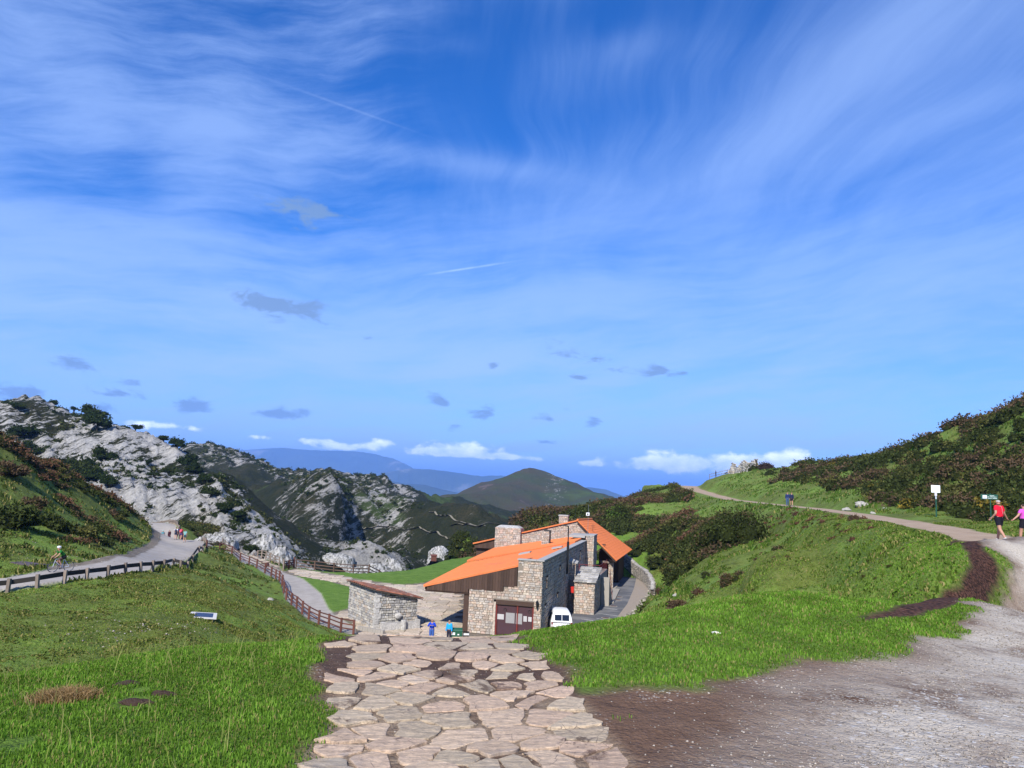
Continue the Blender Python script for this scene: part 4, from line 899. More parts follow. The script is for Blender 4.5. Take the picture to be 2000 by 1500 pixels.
dn = zone(9000, 8, 60, 70, 178, lambda x, y: (side(x, y) < -4) & (pix(x, y)[0] < 1470) & (fbm(x / 5, y / 7, 3, 17) * 1.9 - .62 + .62 * sstep(pix(x, y)[1], 988, 1022) - .5 * sstep(pix(x, y)[0], 1300, 1420) * sstep(pix(x, y)[1], 1035, 1000) - .9 * sstep(pix(x, y)[1], 1128, 1150) > rng.uniform(-.2, .2, len(x))), .5, 1.15, 2)
gorse('gorse', 'brown and green gorse on the slope behind the orange roofs', dn, 130, .20, [(DG, .33), (OL, .27), (BR, .34), (RB, .06)], 4, .75)
sk = zone(2600, 18, 44, 158, 188, lambda x, y: (side(x, y) < -3.5) & (fbm(x / 3.5, y / 4, 3, 67) > .0), .35, .95, 9)
gorse('gorse', 'low gorse along the skyline left of where the track disappears', sk, 80, .22, [(DG, .4), (OL, .3), (BR, .3)], 13, .6)
rb2 = zone(900, -66, -40, 118, 182, lambda x, y: (sdist(x, y, road) < -1.5) & (fbm(x / 5, y / 5, 3, 37) > -.15), .4, 1.0, 6)
gorse('gorse', 'gorse and heather on the bank between road bend and promenade', rb2, 80, .22, [(DG, .45), (OL, .35), (BR, .2)], 8, .6)
bk = zone(1500, -14, 22, 132, 160, lambda x, y: (fbm(x / 6, y / 6, 3, 19) > -.35), .6, 1.2, 3)
gorse('gorse', 'dark gorse behind the rear roof of the building', bk, 90, .24, [(DG, .5), (OL, .2), (BR, .3)], 5, .8)
lh = zone(3600, -75, -26, 54, 125, lambda x, y: (x < np.interp(y, [50, 57, 70, 94, 105, 139], [P(84,1115,52)[0], P(147,1104,57)[0], P(246,1085,70)[0], P(285,1062,94)[0], P(288,1054,105)[0], P(270,1029,139)[0]]) - 2) & ((mask_at(brown, x, y) > .3) | (fbm(x / 6, y / 6, 3, 27) > .22 + .2 * rng.random(len(x)))), .3, .95, 4)
gorse('bracken', 'rusty bracken and low gorse on the hill left of the road', lh, 110, .20, [(DG, .34), (OL, .16), (BR, .25), (RB, .25)], 6, .5)
fr = zone(700, -1, 40, 40, 80, lambda x, y: (side(x, y) < -1.5) & (side(x, y) > -9) & (pxx(x, y) > 1490) & (pxx(x, y) < 1720), .12, .35, 5)
gorse('bracken', 'reddish dead bracken along the lower edge of the dirt track', fr, 60, .35, [(RB, .5), (BR, .3), (GR, .2)], 7, .6)

hz1 = zone(2600, -34, -6, 30, 85, lambda x, y: (fbm(x / 3.5, y / 3.5, 3, 47) > .10 + .25 * rng.random(len(x))) & (sdist(x, y, road) < -.5) & (x > np.interp(y, [44, 51, 66, 90], [-29, -27, -29, -36])), .07, .20, 7)
gorse('heather', 'low dark hummocks of heather in the left pasture', hz1, 24, .5, [(OL, .5), (BR, .3), (DG, .2)], 11, .7)
hz2 = zone(2600, 4, 40, 22, 75, lambda x, y: (side(x, y) < -3) & (fbm(x / 3, y / 3, 3, 57) > .14 + .25 * rng.random(len(x))), .07, .22, 8)
gorse('heather', 'low dark tufts dotted over the right grass slope', hz2, 24, .5, [(OL, .5), (BR, .25), (GR, .25)], 12, .7)
# shrubs that can be told apart
def shrub(px, py, r, h, label, cols, D=None, name='shrub', cat='shrub', group=None, leaves=900, size=.13, lobes=5, seed=1, zf=None):
    q = P(px, py, D) if D else G(px, py)
    z0 = (zf(q[0], q[1]) if zf else zg(q[0], q[1])) - .04 * h
    o = empty(name, (q[0], q[1], z0), label=label, cat=cat, group=group); r_ = random.Random(seed)
    it = [(r_.uniform(-.5, .5) * r, r_.uniform(-.4, .4) * r, h * r_.uniform(-.05, .32), r * r_.uniform(.42, .68), h * r_.uniform(.45, .7)) for _ in range(lobes)] + [(r_.uniform(-.6, .6) * r, -.5 * r, -.1 * h, r * .5, h * .4) for _ in range(3)]
    V, T, A = shrub_mesh(it, leaves // lobes, size / .55, cols, seed); link('foliage', np_mesh('foliage', V, T, {'tint': A}, smooth=False), bush_m, o)
    mb = MB()
    for k in range(7):
        a = r_.uniform(0, 6.28); mb.tube((0, 0, -.1), (math.cos(a) * r * .6, math.sin(a) * r * .6, h * .7), .03 * h + .01, .01, 5)
    mb.build('stem', wood_m, o, world=False); return o
wood_m, nt, bs = new_mat('bark'); n = N(nt); nt.links.new(n.mix(n.noise(n.objc(), 9, 4), (.05, .038, .028, 1), (.12, .095, .075, 1)), bs.inputs['Base Color'])
C1 = [(DG, .45), (OL, .25), (BR, .3)]; C2 = [(BR, .6), (DG, .25), (RB, .15)]; C3 = [(DG, .7), (GR, .3)]; C4 = [(DG, .4), (OL, .3), (YE, .3)]
shrub(1440, 1052, 2.9, 3.7, 'largest dark green bush on the slope below the two hikers in blue', C3, D=72, leaves=5200, size=.07, lobes=11, seed=3)
shrub(1395, 1078, 2.2, 2.0, 'wide dark thorn bush just left of the largest green bush', C1, D=74, leaves=2400, size=.09, lobes=8, seed=4)
shrub(1580, 1137, .62, .85, 'single brown shrub alone in the middle of the right grass slope', C2, leaves=900, seed=5, D=47)
shrub(1440, 1180, .75, .9, 'dark gorse shrub with yellow flowers on the lower right slope', C4, leaves=1200, seed=6, lobes=6, D=43)
shrub(1424, 1150, .72, .95, 'rounded brown shrub just above the yellow flowered gorse', C1, leaves=1000, seed=7, D=52)
shrub(1448, 1128, .5, .6, 'small shrub uphill of the rounded brown one', C1, leaves=600, seed=8, D=55)
shrub(1330, 1185, 1.0, .8, 'long low brown shrub right of the driveway kerb stones', C2, leaves=1300, seed=9, lobes=7, D=53)
shrub(1368, 1176, .8, .6, 'low brown shrub touching the long one on its right', C2, leaves=900, seed=10, D=54)
shrub(1268, 1210, 1.05, 1.6, 'tall green and brown bush beside the driveway corner', C1, leaves=2200, size=.10, lobes=8, seed=11, D=50)
shrub(1312, 1212, .95, 1.1, 'olive bush behind the near grass mound, right of the tall one', C1, leaves=1500, seed=12, D=46)
shrub(1362, 1196, .4, .55, 'tiny sparse shrub between the long brown one and the flowered gorse', C2, leaves=350, seed=13, D=43)
shrub(1381, 1150, .5, .6, 'small shrub on the bare earth bank above the driveway', C1, leaves=500, seed=14, D=62)
shrub(1290, 1148, .5, .7, 'small brown shrub at the near end of the curved stone wall', C2, leaves=450, seed=15, D=80)
shrub(1518, 1095, .55, .7, 'faint twiggy shrub on the upper part of the right grass slope', C1, leaves=450, seed=16, D=58)
shrub(1665, 1043, .5, .4, 'low bracken clump under the dirt track', C2, leaves=450, seed=17, D=50)
shrub(1210, 1005, 2.3, 3.4, 'round dark tree standing on the slope right of the rear roof', C3, D=140, leaves=2200, size=.10, lobes=8, seed=18, name='small_tree', cat='tree')
shrub(1181, 990, 1.7, 2.2, 'round dark tree on the skyline left of the slope tree', C3, D=152, leaves=1400, size=.11, lobes=7, seed=19, name='small_tree', cat='tree')
shrub(1495, 914, 2.1, 2.4, 'bare purple brown bush on the skyline beside the ruined wall', [((.045, .030, .028), .8), (DG, .2)], D=172, leaves=2400, size=.07, lobes=8, seed=20)
shrub(1720, 893, 1.3, 1.2, 'dark bush on the skyline where the gorse hill begins', C1, D=134, leaves=900, seed=21)
shrub(1873, 826, .9, 1.3, 'taller gorse bush standing proud of the right skyline', C1, D=106, leaves=900, seed=22)
shrub(1977, 790, .8, 1.1, 'gorse bush on the skyline at the top right corner of the hill', C1, D=97, leaves=900, seed=23)
shrub(12, 905, 1.9, 1.3, 'dark shrub on the left hill at the picture edge', C1, D=74, leaves=1500, seed=24)
for k, (a, b, c, d_, e, lb) in enumerate([(18, 1010, 2.3, 1.6, 62, 'dark gorse clump low on the left hill at the picture edge'), (95, 1025, 1.9, 1.2, 68, 'gorse clump in the middle of the left hill, above the cyclist'), (150, 1042, 2.0, 1.3, 70, 'gorse clump right of the middle one on the left hill'),
        (185, 1035, 1.6, 1.1, 80, 'gorse clump on the left hill nearest the road bend'), (60, 1000, 1.4, 1.0, 70, 'small gorse clump upper left hill below the bracken band'), (225, 1020, 1.5, 1.0, 96, 'dark clump at the foot of the bracken band near the bend')]):
    shrub(a, b, c, d_, lb, C1, D=e, leaves=1500, seed=30 + k, lobes=7, name='gorse_clump', cat='shrub')
# trees on the limestone ridge
def rtree(px, py, D, r, h, label, seed, trunk=1.0):
    q = P(px, py, D); z0 = float(far_z(np.array([q[0]]), np.array([q[1]]))[0]); z0 = min(z0, q[2] + 3) if trunk > 1.5 else z0
    o = empty('ridge_tree', (q[0], q[1], z0), label=label, cat='tree', group='dark trees on the limestone ridge'); r_ = random.Random(seed)
    it = [(r_.uniform(-.6, .6) * r, r_.uniform(-.5, .5) * r, trunk + h * r_.uniform(.05, .5), r * r_.uniform(.4, .65), h * r_.uniform(.3, .5)) for _ in range(7)]
    V, T, A = shrub_mesh(it, 130, .24, [((.020, .032, .010), .65), ((.032, .042, .013), .35)], seed); link('crown', np_mesh('crown', V, T, {'tint': A}, smooth=False), bush_m, o)
    mb = MB(); mb.tube((0, 0, -.5), (0, 0, trunk + h * .4), .28, .15, 6)
    for k in range(4):
        a = r_.uniform(0, 6.28); mb.tube((0, 0, trunk * .6), (math.cos(a) * r * .5, math.sin(a) * r * .5, trunk + h * .4), .14, .06, 5)
    mb.build('trunk', wood_m, o, world=False)
RT = [(102, 816, 288, 2.2, 2.4, 1, 'solitary round tree on the ridge skyline right of the peak'), (142, 822, 286, 1.6, 1.6, 2.2, 'small tree with a bare trunk on the ridge skyline'), (165, 826, 284, 3.0, 3.4, 1.5, 'tallest leaning tree of the skyline cluster'),
 (172, 850, 270, 4.0, 5, .5, 'dense tree under the skyline cluster'), (190, 845, 276, 2.8, 3.5, .5, 'tree at the right of the skyline cluster'), (185, 872, 255, 4.6, 6, .5, 'broad tree half way down the dark gully'), (40, 868, 245, 4.6, 4.6, .5, 'dark tree left, low under the peak'),
 (62, 882, 235, 3.6, 3.6, .5, 'dark tree just above the bracken band'), (105, 905, 215, 4.2, 5.0, .5, 'round tree at the foot of the white cliff, left'), (150, 905, 215, 4.8, 5.6, .5, 'large tree in the middle of the dark gully'), (170, 925, 205, 4.6, 5.2, .5, 'lower large tree in the dark gully'),
 (205, 905, 225, 3.8, 4.6, .5, 'tree at the right of the gully against white rock'), (215, 945, 195, 3.2, 3.4, .5, 'tree below the gully near the bracken'), (240, 845, 274, 2.4, 2.2, .5, 'bush on the ridge crest, first after the cluster'), (262, 864, 262, 2.2, 1.8, .5, 'dark bush in the white rock near the crest'),
 (290, 862, 268, 2.4, 2.2, .5, 'crest bush above the white face'), (318, 876, 262, 2.2, 2.0, .5, 'crest bush further down the ridge line'), (345, 890, 250, 3.0, 3.4, .5, 'tree at the end of the upper ridge crest'), (368, 905, 240, 3.6, 4.4, .5, 'large tree right of the white face'),
 (385, 918, 232, 3.2, 3.8, .5, 'tree leaning over the notch of the ridge'), (400, 950, 215, 2.6, 3.2, .5, 'tree on the spur above the fence, upper'), (425, 945, 218, 1.6, 1.6, .5, 'small bush alone on pale rock of the spur'), (410, 985, 190, 2.6, 3.4, .5, 'tree on the spur above the fence, middle'),
 (455, 985, 190, 2.6, 3.8, .5, 'dark conical tree on the right of the spur'), (440, 1000, 180, 2.2, 2.6, .5, 'tree under the conical one'), (470, 1005, 178, 2.2, 2.6, .5, 'dark tree on the steep right edge of the spur'), (245, 985, 180, 3.2, 3.0, .5, 'bushy tree above the road bend, left'),
 (275, 1000, 176, 2.6, 2.6, .5, 'bushy tree directly above the far guard rail'), (312, 1008, 172, 2.0, 2.2, .5, 'olive bush behind the far guard rail'), (360, 1026, 150, 1.9, 2.6, .5, 'dark bush standing behind the walking group'), (405, 1024, 150, 1.2, 1.4, .5, 'small bush in the white rocks by the road'),
 (490, 1062, 135, 1.4, 1.6, .5, 'dark bush in the rocks behind the promenade fence'), (515, 1072, 128, 1.2, 1.3, .5, 'bush behind the fence left of the gate'), (30, 845, 262, 2.6, 2.4, .5, 'scrubby tree on the slope under the peak'), (330, 930, 225, 1.6, 1.6, .5, 'dark bush in the middle of the white face'),
 (290, 905, 235, 1.8, 1.6, .5, 'dark bush in the upper white face'), (300, 945, 212, 1.8, 1.4, .5, 'low bush in a crack of the white face')]
for k, (a, b, D, r, h, t, lb) in enumerate(RT): rtree(a, b, D, r, h, lb, 60 + k, t)
# scrub in the cracks of the limestone and on the far slopes
kx = rng.uniform(-260, 20, 26000); ky = np.exp(rng.uniform(math.log(125), math.log(640), 26000)); ok = (np.abs(np.degrees(np.arctan(kx / ky))) < 36) & (mask_far(kx, ky) > .25) & (fbm(kx / 13, ky / 13, 3, 99) + .25 * rng.random(len(kx)) > .10); kx, ky = kx[ok][:3800], ky[ok][:3800]
kr = rng.uniform(.4, 1.25, len(kx)) * (.55 + ky / 420); V, T, A = shrub_mesh(np.stack([kx, ky, far_z(kx, ky) - .2, kr, kr * .8], 1), 26, .5, [((.030, .042, .014), .6), ((.055, .058, .022), .4)], 9)
tag(link('mountain_scrub', np_mesh('mountain_scrub', V, T, {'tint': A}, smooth=False), bush_m), 'dark low scrub growing in the cracks of the limestone ridges', kind='stuff')
print('plants', round(time.time() - T0, 1))

# ------------------------------------------------------------------ materials for built things
def simple(name, colr, rough=.8, spec=.25, metal=0.0, var=.15, scale=8.0, tinted=False, bumpy=0.0):
    m, nt, bs = new_mat(name); n = N(nt); c0 = (*colr, 1); c1 = tuple(q * (1 - var) for q in colr) + (1,)
    c = n.mix(n.noise(n.objc(), scale, 5, .65), c0, c1)
    if tinted: c = n.mix(1.0, c, n.attr('tint'), 'MULTIPLY')
    nt.links.new(c, bs.inputs['Base Color']); bs.inputs['Roughness'].default_value = rough; bs.inputs['Specular IOR Level'].default_value = spec; bs.inputs['Metallic'].default_value = metal
    if bumpy: nt.links.new(n.bump(n.noise(n.objc(), scale * 3, 4, .6), .8, bumpy), bs.inputs['Normal'])
    return m
def stonemat(name, base):
    m, nt, bs = new_mat(name); n = N(nt); o = n.objc(); f = n.noise(o, 7, 5, .7)
    c = n.mix(n.smooth(f, .3, .7), tuple(q * .62 for q in base) + (1,), tuple(min(1, q * 1.25) for q in base) + (1,))
    c = n.mix(n.math('MULTIPLY', n.smooth(n.noise(o, .7, 4, .6), .5, .75), .35), c, (.22, .20, .18, 1))
    nt.links.new(n.mix(1.0, c, n.attr('tint'), 'MULTIPLY'), bs.inputs['Base Color']); bs.inputs['Roughness'].default_value = .92; bs.inputs['Specular IOR Level'].default_value = .15
    nt.links.new(n.bump(f, .8, .03), bs.inputs['Normal']); return m
wall_m = stonemat('building_stone', (.475, .415, .355)); grey_m = stonemat('grey_limestone', (.44, .42, .39)); mortar_m = simple('mortar', (.27, .225, .18), .95, var=.3)
darkmortar_m = simple('dark_joint', (.10, .085, .07), .95, var=.3)
tile_m, nt, bs = new_mat('orange_tile'); n = N(nt); o_ = n.objc()
c = n.mix(n.noise(o_, 1.3, 5, .7), (.58, .155, .048, 1), (.72, .215, .070, 1)); c = n.mix(n.math('MULTIPLY', n.smooth(n.noise(n.mapping(o_, scale=(.35, 2.2, 1)), 2.2, 6, .75), .48, .68), .55), c, (.44, .13, .05, 1)); nt.links.new(c, bs.inputs['Base Color']); bs.inputs['Roughness'].default_value = .75
wood_d = simple('dark_wood', (.085, .050, .036), .75, var=.45, scale=3, tinted=True); coping_m = simple('coping_slab', (.40, .39, .37), .9, var=.3, scale=2, bumpy=.02)
redwood = simple('red_stained_wood', (.135, .050, .036), .6, var=.3, scale=5, tinted=True); greywood = simple('weathered_wood', (.27, .215, .175), .85, var=.4, scale=4, tinted=True); blackwood = simple('dark_weathered_rail', (.055, .047, .042), .85, var=.4, scale=5, tinted=True)
black_m = simple('black_metal', (.02, .02, .022), .5); dkred = simple('red_painted_steel', (.20, .035, .028), .5); glass_m = simple('dark_glass', (.012, .015, .022), .08, .6, var=.1)
white_m = simple('white_paint', (.80, .81, .83), .3, .5, var=.03); grey_metal = simple('grey_metal', (.35, .36, .37), .4, .5, .6)
paper_m = simple('paper', (.55, .52, .50), .8, var=.1); maroon = simple('maroon_door', (.070, .026, .028), .35, .5, var=.25); conc_m = simple('concrete', (.36, .33, .29), .9, var=.25, scale=2, bumpy=.01)

def masonry(mb, o, ax, nrm, L, top, holes=(), row=(.13, .25), wid=(.18, .52), pal=None, r_=None, base=0.0, proud=(.02, .06), joint=.025, up=(0, 0, 1)):
    """coursed rubble: one block per stone, set proud of the wall behind; top(s) gives the wall height at s"""
    o, ax, nrm, up = map(lambda q: np.asarray(q, float), (o, ax, nrm, up)); h = base; r_ = r_ or rr
    hmax = max(top(t * L / 20) for t in range(21))
    while h < hmax:
        rh = r_.uniform(*row); s = -r_.uniform(0, .3)
        while s < L:
            w_ = r_.uniform(*wid) * (rh / sum(row) * 2) ** .5; a, b = max(s, 0) + joint / 2, min(s + w_, L) - joint / 2; s += w_
            if b - a < .04: continue
            ta, tb = top(a), top(b); z1a, z1b = min(h + rh, ta) - joint / 2, min(h + rh, tb) - joint / 2; z0 = h + joint / 2
            if min(z1a, z1b) - z0 < .03: continue
            cm, cz = (a + b) / 2, (z0 + z1a) / 2
            if any(x0 < cm < x1 and y0 < cz < y1 for x0, x1, y0, y1 in holes): continue
            for x0, x1, y0, y1 in holes:
                if y0 < cz < y1:
                    if a < x0 < b: b = x0
                    if a < x1 < b: a = x1
            if b - a < .03: continue
            j = lambda: r_.uniform(-.012, .012)
            q = r_.uniform(*proud); B_ = [(a + j(), z0 + j()), (b + j(), z0 + j()), (b + j(), z1b + j()), (a + j(), z1a + j())]
            bk = [o + ax * u + up * v for u, v in B_]; ins = .12 * min(b - a, z1a - z0)
            cu, cv = (a + b) / 2, (z0 + z1a) / 2
            ft = [o + ax * (u + (cu - u) * .10) + up * (v + (cv - v) * .10) + nrm * (q + r_.uniform(-.008, .008)) for u, v in B_]
            c = r_.choice(pal); v = r_.uniform(.80, 1.12); mb.tint = tuple(v * t for t in c)
            mb.add(bk + ft, [(4, 5, 6, 7), (0, 1, 5, 4), (1, 2, 6, 5), (2, 3, 7, 6), (3, 0, 4, 7)])
        h += rh
    mb.tint = None
PALW = [(1, 1, 1), (1.06, .99, .94), (1.08, .92, .87), (.92, .94, .97), (.82, .83, .85), (1.12, 1.09, 1.02), (1.02, .90, .80), (.88, .80, .74), (1.0, 1.0, 1.0)]
PALG = [(1, 1, 1), (1.1, 1.08, 1.02), (.85, .86, .9), (.75, .75, .76), (1.12, 1.0, .88), (1.2, 1.18, 1.12)]
def tiles(mb, P00, P10, P11, P01, per=.26, course=.42, amp=.075, thick=.10):
    """P00-P10 is the eave, P01-P11 the ridge side; round tiles run from eave to ridge"""
    P00, P10, P11, P01 = map(lambda q: np.asarray(q, float), (P00, P10, P11, P01))
    L = np.linalg.norm(P10 - P00); S = (np.linalg.norm(P01 - P00) + np.linalg.norm(P11 - P10)) / 2
    nu = int(L / per) * 4; nv = max(1, int(S / course)); nn_ = np.cross(P10 - P00, P01 - P00); nn_ /= np.linalg.norm(nn_); nn_ = nn_ * np.sign(nn_[2])
    us = np.linspace(0, 1, nu + 1); vs = []
    for k in range(nv): vs += [(k / nv, .03), ((k + .985) / nv, 0.0)]
    V = []
    for v, st in vs:
        a = P00 + (P01 - P00) * v; b = P10 + (P11 - P10) * v
        V.append(a[None] + (b - a)[None] * us[:, None] + nn_[None] * (amp * np.abs(np.sin(np.arange(nu + 1) * math.pi / 4))[:, None] + st))
    m = len(vs); c = nu + 1; V = np.concatenate(V)
    i = (np.arange(m - 1)[:, None] * c + np.arange(c - 1)[None, :]).ravel(); Fq = np.stack([i, i + 1, i + c + 1, i + c], 1)
    mb.add(V, Fq.tolist())
    lo = [q - nn_ * thick for q in (P00, P10, P11, P01)]; up_ = [q + nn_ * .01 for q in (P00, P10, P11, P01)]; mb.hexa(lo + up_)

# ------------------------------------------------------------------ the visitor building
BC = np.array((2.6, 63.4, ZP)); BA = R(13); E1 = np.array((math.cos(BA), -math.sin(BA), 0)); E2 = np.array((math.sin(BA), math.cos(BA), 0))
def BW(a, b, h): return BC + E1 * a + E2 * b + np.array((0, 0, h))
def onb(x, y, b):
    r = ray(x, y); k = (BC @ E2 + b) / (r @ E2); d = r * k - BC; return d @ E1, d @ E2, d[2]
def ona(x, y, a):
    r = ray(x, y); k = (BC @ E1 + a) / (r @ E1); d = r * k - BC; return d @ E1, d @ E2, d[2]
bld = empty('visitor_building', BC, -BA, label='stone mountain building with low sweeping bright orange tiled roofs', cat='building')
def bpart(mb, name, mat, parent=None, **k): return mb.build(name, mat, parent or bld, world=False, **k)
WR = .5      # plane of the long shaded wall
def t_front(s):
    a = s - 5.5
    return 3.5 if a < -2.62 else (3.92 if a < -1.5 else 6.05)
mb = MB()   # front wall core
mb.box(-5.5, .06, 0, -3.4, .5, 3.48); mb.box(-3.4, .06, 2.78, -2.62, .5, 3.48); mb.box(-2.62, .06, 2.78, -1.5, .5, 3.9); mb.box(-1.5, .06, 2.78, -.1, .5, 6.03); mb.box(-.1, .06, 0, WR - .06, .5, 6.03)
wf = bpart(mb, 'front_wall', mortar_m)
mb = MB(); masonry(mb, (-5.5, .06, 0), (1, 0, 0), (0, -1, 0), 6.0, t_front, [(2.1, 5.4, -.1, 2.76)], pal=PALW)
mb.tint = (1.05, 1, .95); mb.box(-3.40, -.02, 0, -3.22, .1, 2.6); mb.tint = None
masonry(mb, (WR - .02, .06, 0), (0, 1, 0), (1, 0, 0), .44, lambda s: 6.05, pal=PALW); bpart(mb, 'wall_stone', wall_m, wf, kind='stuff')
mb = MB(); mb.box(-.5 - 5.0, .5, 0, -5.2, 30, 3.4); bpart(mb, 'side_wall', mortar_m)
mb = MB(); masonry(mb, (-5.5, .5, 0), (0, 1, 0), (-1, 0, 0), 29, lambda s: 3.4, pal=PALW, wid=(.4, .9), row=(.25, .4)); bpart(mb, 'wall_stone', wall_m, kind='stuff')
# long shaded wall with slit windows
slits = [ona(1068.5, 1127, WR)[1:] + ona(1068.5, 1149, WR)[1:], ona(1094, 1106, WR)[1:] + ona(1094, 1115, WR)[1:], ona(1089, 1159, WR)[1:] + ona(1089, 1168, WR)[1:], ona(1065, 1182, WR)[1:] + ona(1065, 1190, WR)[1:], ona(1133.5, 1077, WR)[1:] + ona(1133.5, 1094, WR)[1:]]
sh = [(s[0] - .5 - .25, s[0] - .5 + .25, s[3], s[1]) for s in slits]
mb = MB(); mb.box(.1, .5, 0, WR - .06, 34, 6.0); wl = bpart(mb, 'long_wall', darkmortar_m)
mb = MB(); masonry(mb, (WR - .06, .5, 0), (0, 1, 0), (1, 0, 0), 33.4, lambda s: 6.02, sh, row=(.2, .34), wid=(.3, .8), pal=PALW, proud=(.03, .11)); bpart(mb, 'wall_stone', wall_m, wl, kind='stuff')
for x0, x1, z0, z1 in sh:
    mb = MB(); mb.box(WR - .055, x0 + .5, z0, WR + .0, x1 + .5, z1); mb.box(WR - .05, x0 + .42, z1, WR + .07, x1 + .58, z1 + .12); w_ = bpart(mb, 'window', wood_d)
    mb = MB(); mb.box(WR + .001, x0 + .56, z0 + .05, WR + .006, x1 + .44, z1 - .05); bpart(mb, 'pane', glass_m, w_)
# coping along the roof edge
mb = MB(); k_ = 14
for i in range(k_):
    b0, b1 = -.06 + 27.2 * i / k_, -.06 + 27.2 * (i + 1) / k_ - .03; mb.hexa([(.02, b0, 6.03), (.66, b0, 6.03), (.66, b1, 6.04), (.02, b1, 6.04), (.02, b0, 6.14), (.66, b0, 6.14), (.66, b1, 6.15), (.02, b1, 6.15)])
mb.box(-1.56, -.06, 6.03, .0, .5, 6.13); bpart(mb, 'coping', coping_m)
# main roof: two sheets with a raised joint
m1 = [(-9.42, -.12, 3.45), (.02, -.12, 6.0), (.02, 22, 6.10), (-9.42, 12.8, 4.15)]
m2 = [(-9.42, 12.8, 4.36), (.02, 22, 6.25), (.02, 33.2, 6.38), (-11.6, 33.2, 4.12)]
m1[1] = (-1.5, -.12, 5.55)
mb = MB(); tiles(mb, m1[0], m1[3], m1[2], (.02, .45, 5.98)); bpart(mb, 'main_roof', tile_m)
mb = MB(); tiles(mb, m2[0], m2[3], m2[2], m2[1]); bpart(mb, 'upper_roof', tile_m)
# wooden gable boards under the near verge: one board each
nb_ = 34
for i in range(nb_):
    a0 = -9.15 + (7.62) * i / nb_; a1 = a0 + 7.62 / nb_ - .012
    topz = lambda a: 3.45 + (5.55 - 3.45) * (a + 9.42) / 7.92 - .12
    bot = 3.14 if a1 < -5.5 else (3.44 if a1 < -2.66 else 3.86)
    if topz(a0) - bot < .03: bot = topz(a0) - .05
    mb = MB(); mb.tint = (rr.uniform(.7, 1.3),) * 3; y0 = .0 + (i % 2) * .008
    mb.hexa([(a0, y0, bot), (a1, y0, bot), (a1, y0 + .05, bot), (a0, y0 + .05, bot), (a0, y0, topz(a0)), (a1, y0, topz(a1)), (a1, y0 + .05, topz(a1)), (a0, y0 + .05, topz(a0))]); bpart(mb, 'gable_board', wood_d)
mb = MB(); mb.bar((-9.3, .1, 3.25), (-9.3, 12.6, 3.95), .12, .22); mb.box(-9.3, .09, 3.0, -5.55, 12.6, 3.13); mb.bar((-7.4, .2, 3.5), (-7.4, 12.6, 4.2), .12, .2); bpart(mb, 'eave_beam', wood_d)
for y0_ in (.2, 6):
    mb = MB(); mb.box(-5.98, y0_, 0, -5.56, y0_ + .4, 3.2); bpart(mb, 'eave_post', wood_d)
# garage front: lintel, frame, two glazed leaves, papers behind the glass
mb = MB(); mb.box(-3.22, -.0, 2.42, -.1, .12, 2.78); bpart(mb, 'lintel', wood_d)
for a in (-3.2, -1.46, -.17):
    mb = MB(); mb.box(a, .05, 0, a + .09, .16, 2.42); bpart(mb, 'door_frame', dkred)
for a0, a1 in ((-3.11, -1.46), (-1.37, -.17)):
    mb = MB(); mb.box(a0, .14, 0, a1, .18, 2.42); lf = bpart(mb, 'door_leaf', maroon)
    mb = MB(); mb.box(a0 + .08, .128, .12, a1 - .08, .138, 2.3); bpart(mb, 'pane', simple('reflecting_glass', (.085, .045, .055), .12, .6, var=.3, scale=1.5), lf)
for x0, y0, x1, y1, gg in [(875, 1205, 945, 1270, .5), (970, 1190, 1065, 1315, .33), (1085, 1200, 1150, 1325, .33), (1168, 1230, 1205, 1295, .5), (1222, 1240, 1258, 1295, .55)]:
    A, B_ = onb(820 + x0 / 5.77, 990 + y0 / 5.77, .12), onb(820 + x1 / 5.77, 990 + y1 / 5.77, .12)
    mb = MB(); mb.box(A[0], .118, B_[2], B_[0], .124, A[2]); bpart(mb, 'poster', simple('poster', (gg, gg * .96, gg * .94), .7, var=.25, scale=6))
for x0, y0 in ((962, 1160), (1237, 1183)):
    A = onb(820 + x0 / 5.77, 990 + y0 / 5.77, .12); mb = MB(); mb.ring((A[0], .115, A[2]), (0, 1, 0), .11, .02, 16, 5); bpart(mb, 'round_emblem', black_m)
A = onb(1049, 1185, -.15); mb = MB(); mb.box(A[0] - .03, -.02, A[2] + .05, A[0] + .03, .02, A[2] + .45); mb.bar((A[0], 0, A[2] + .4), (A[0], -.22, A[2] + .4), .03, .03); mb.tube((A[0], -.2, A[2] + .36), (A[0], -.2, A[2] - .12), .13, .07, 6); mb.tube((A[0], -.2, A[2] + .48), (A[0], -.2, A[2] + .36), .03, .15, 6); bpart(mb, 'wall_lantern', black_m)
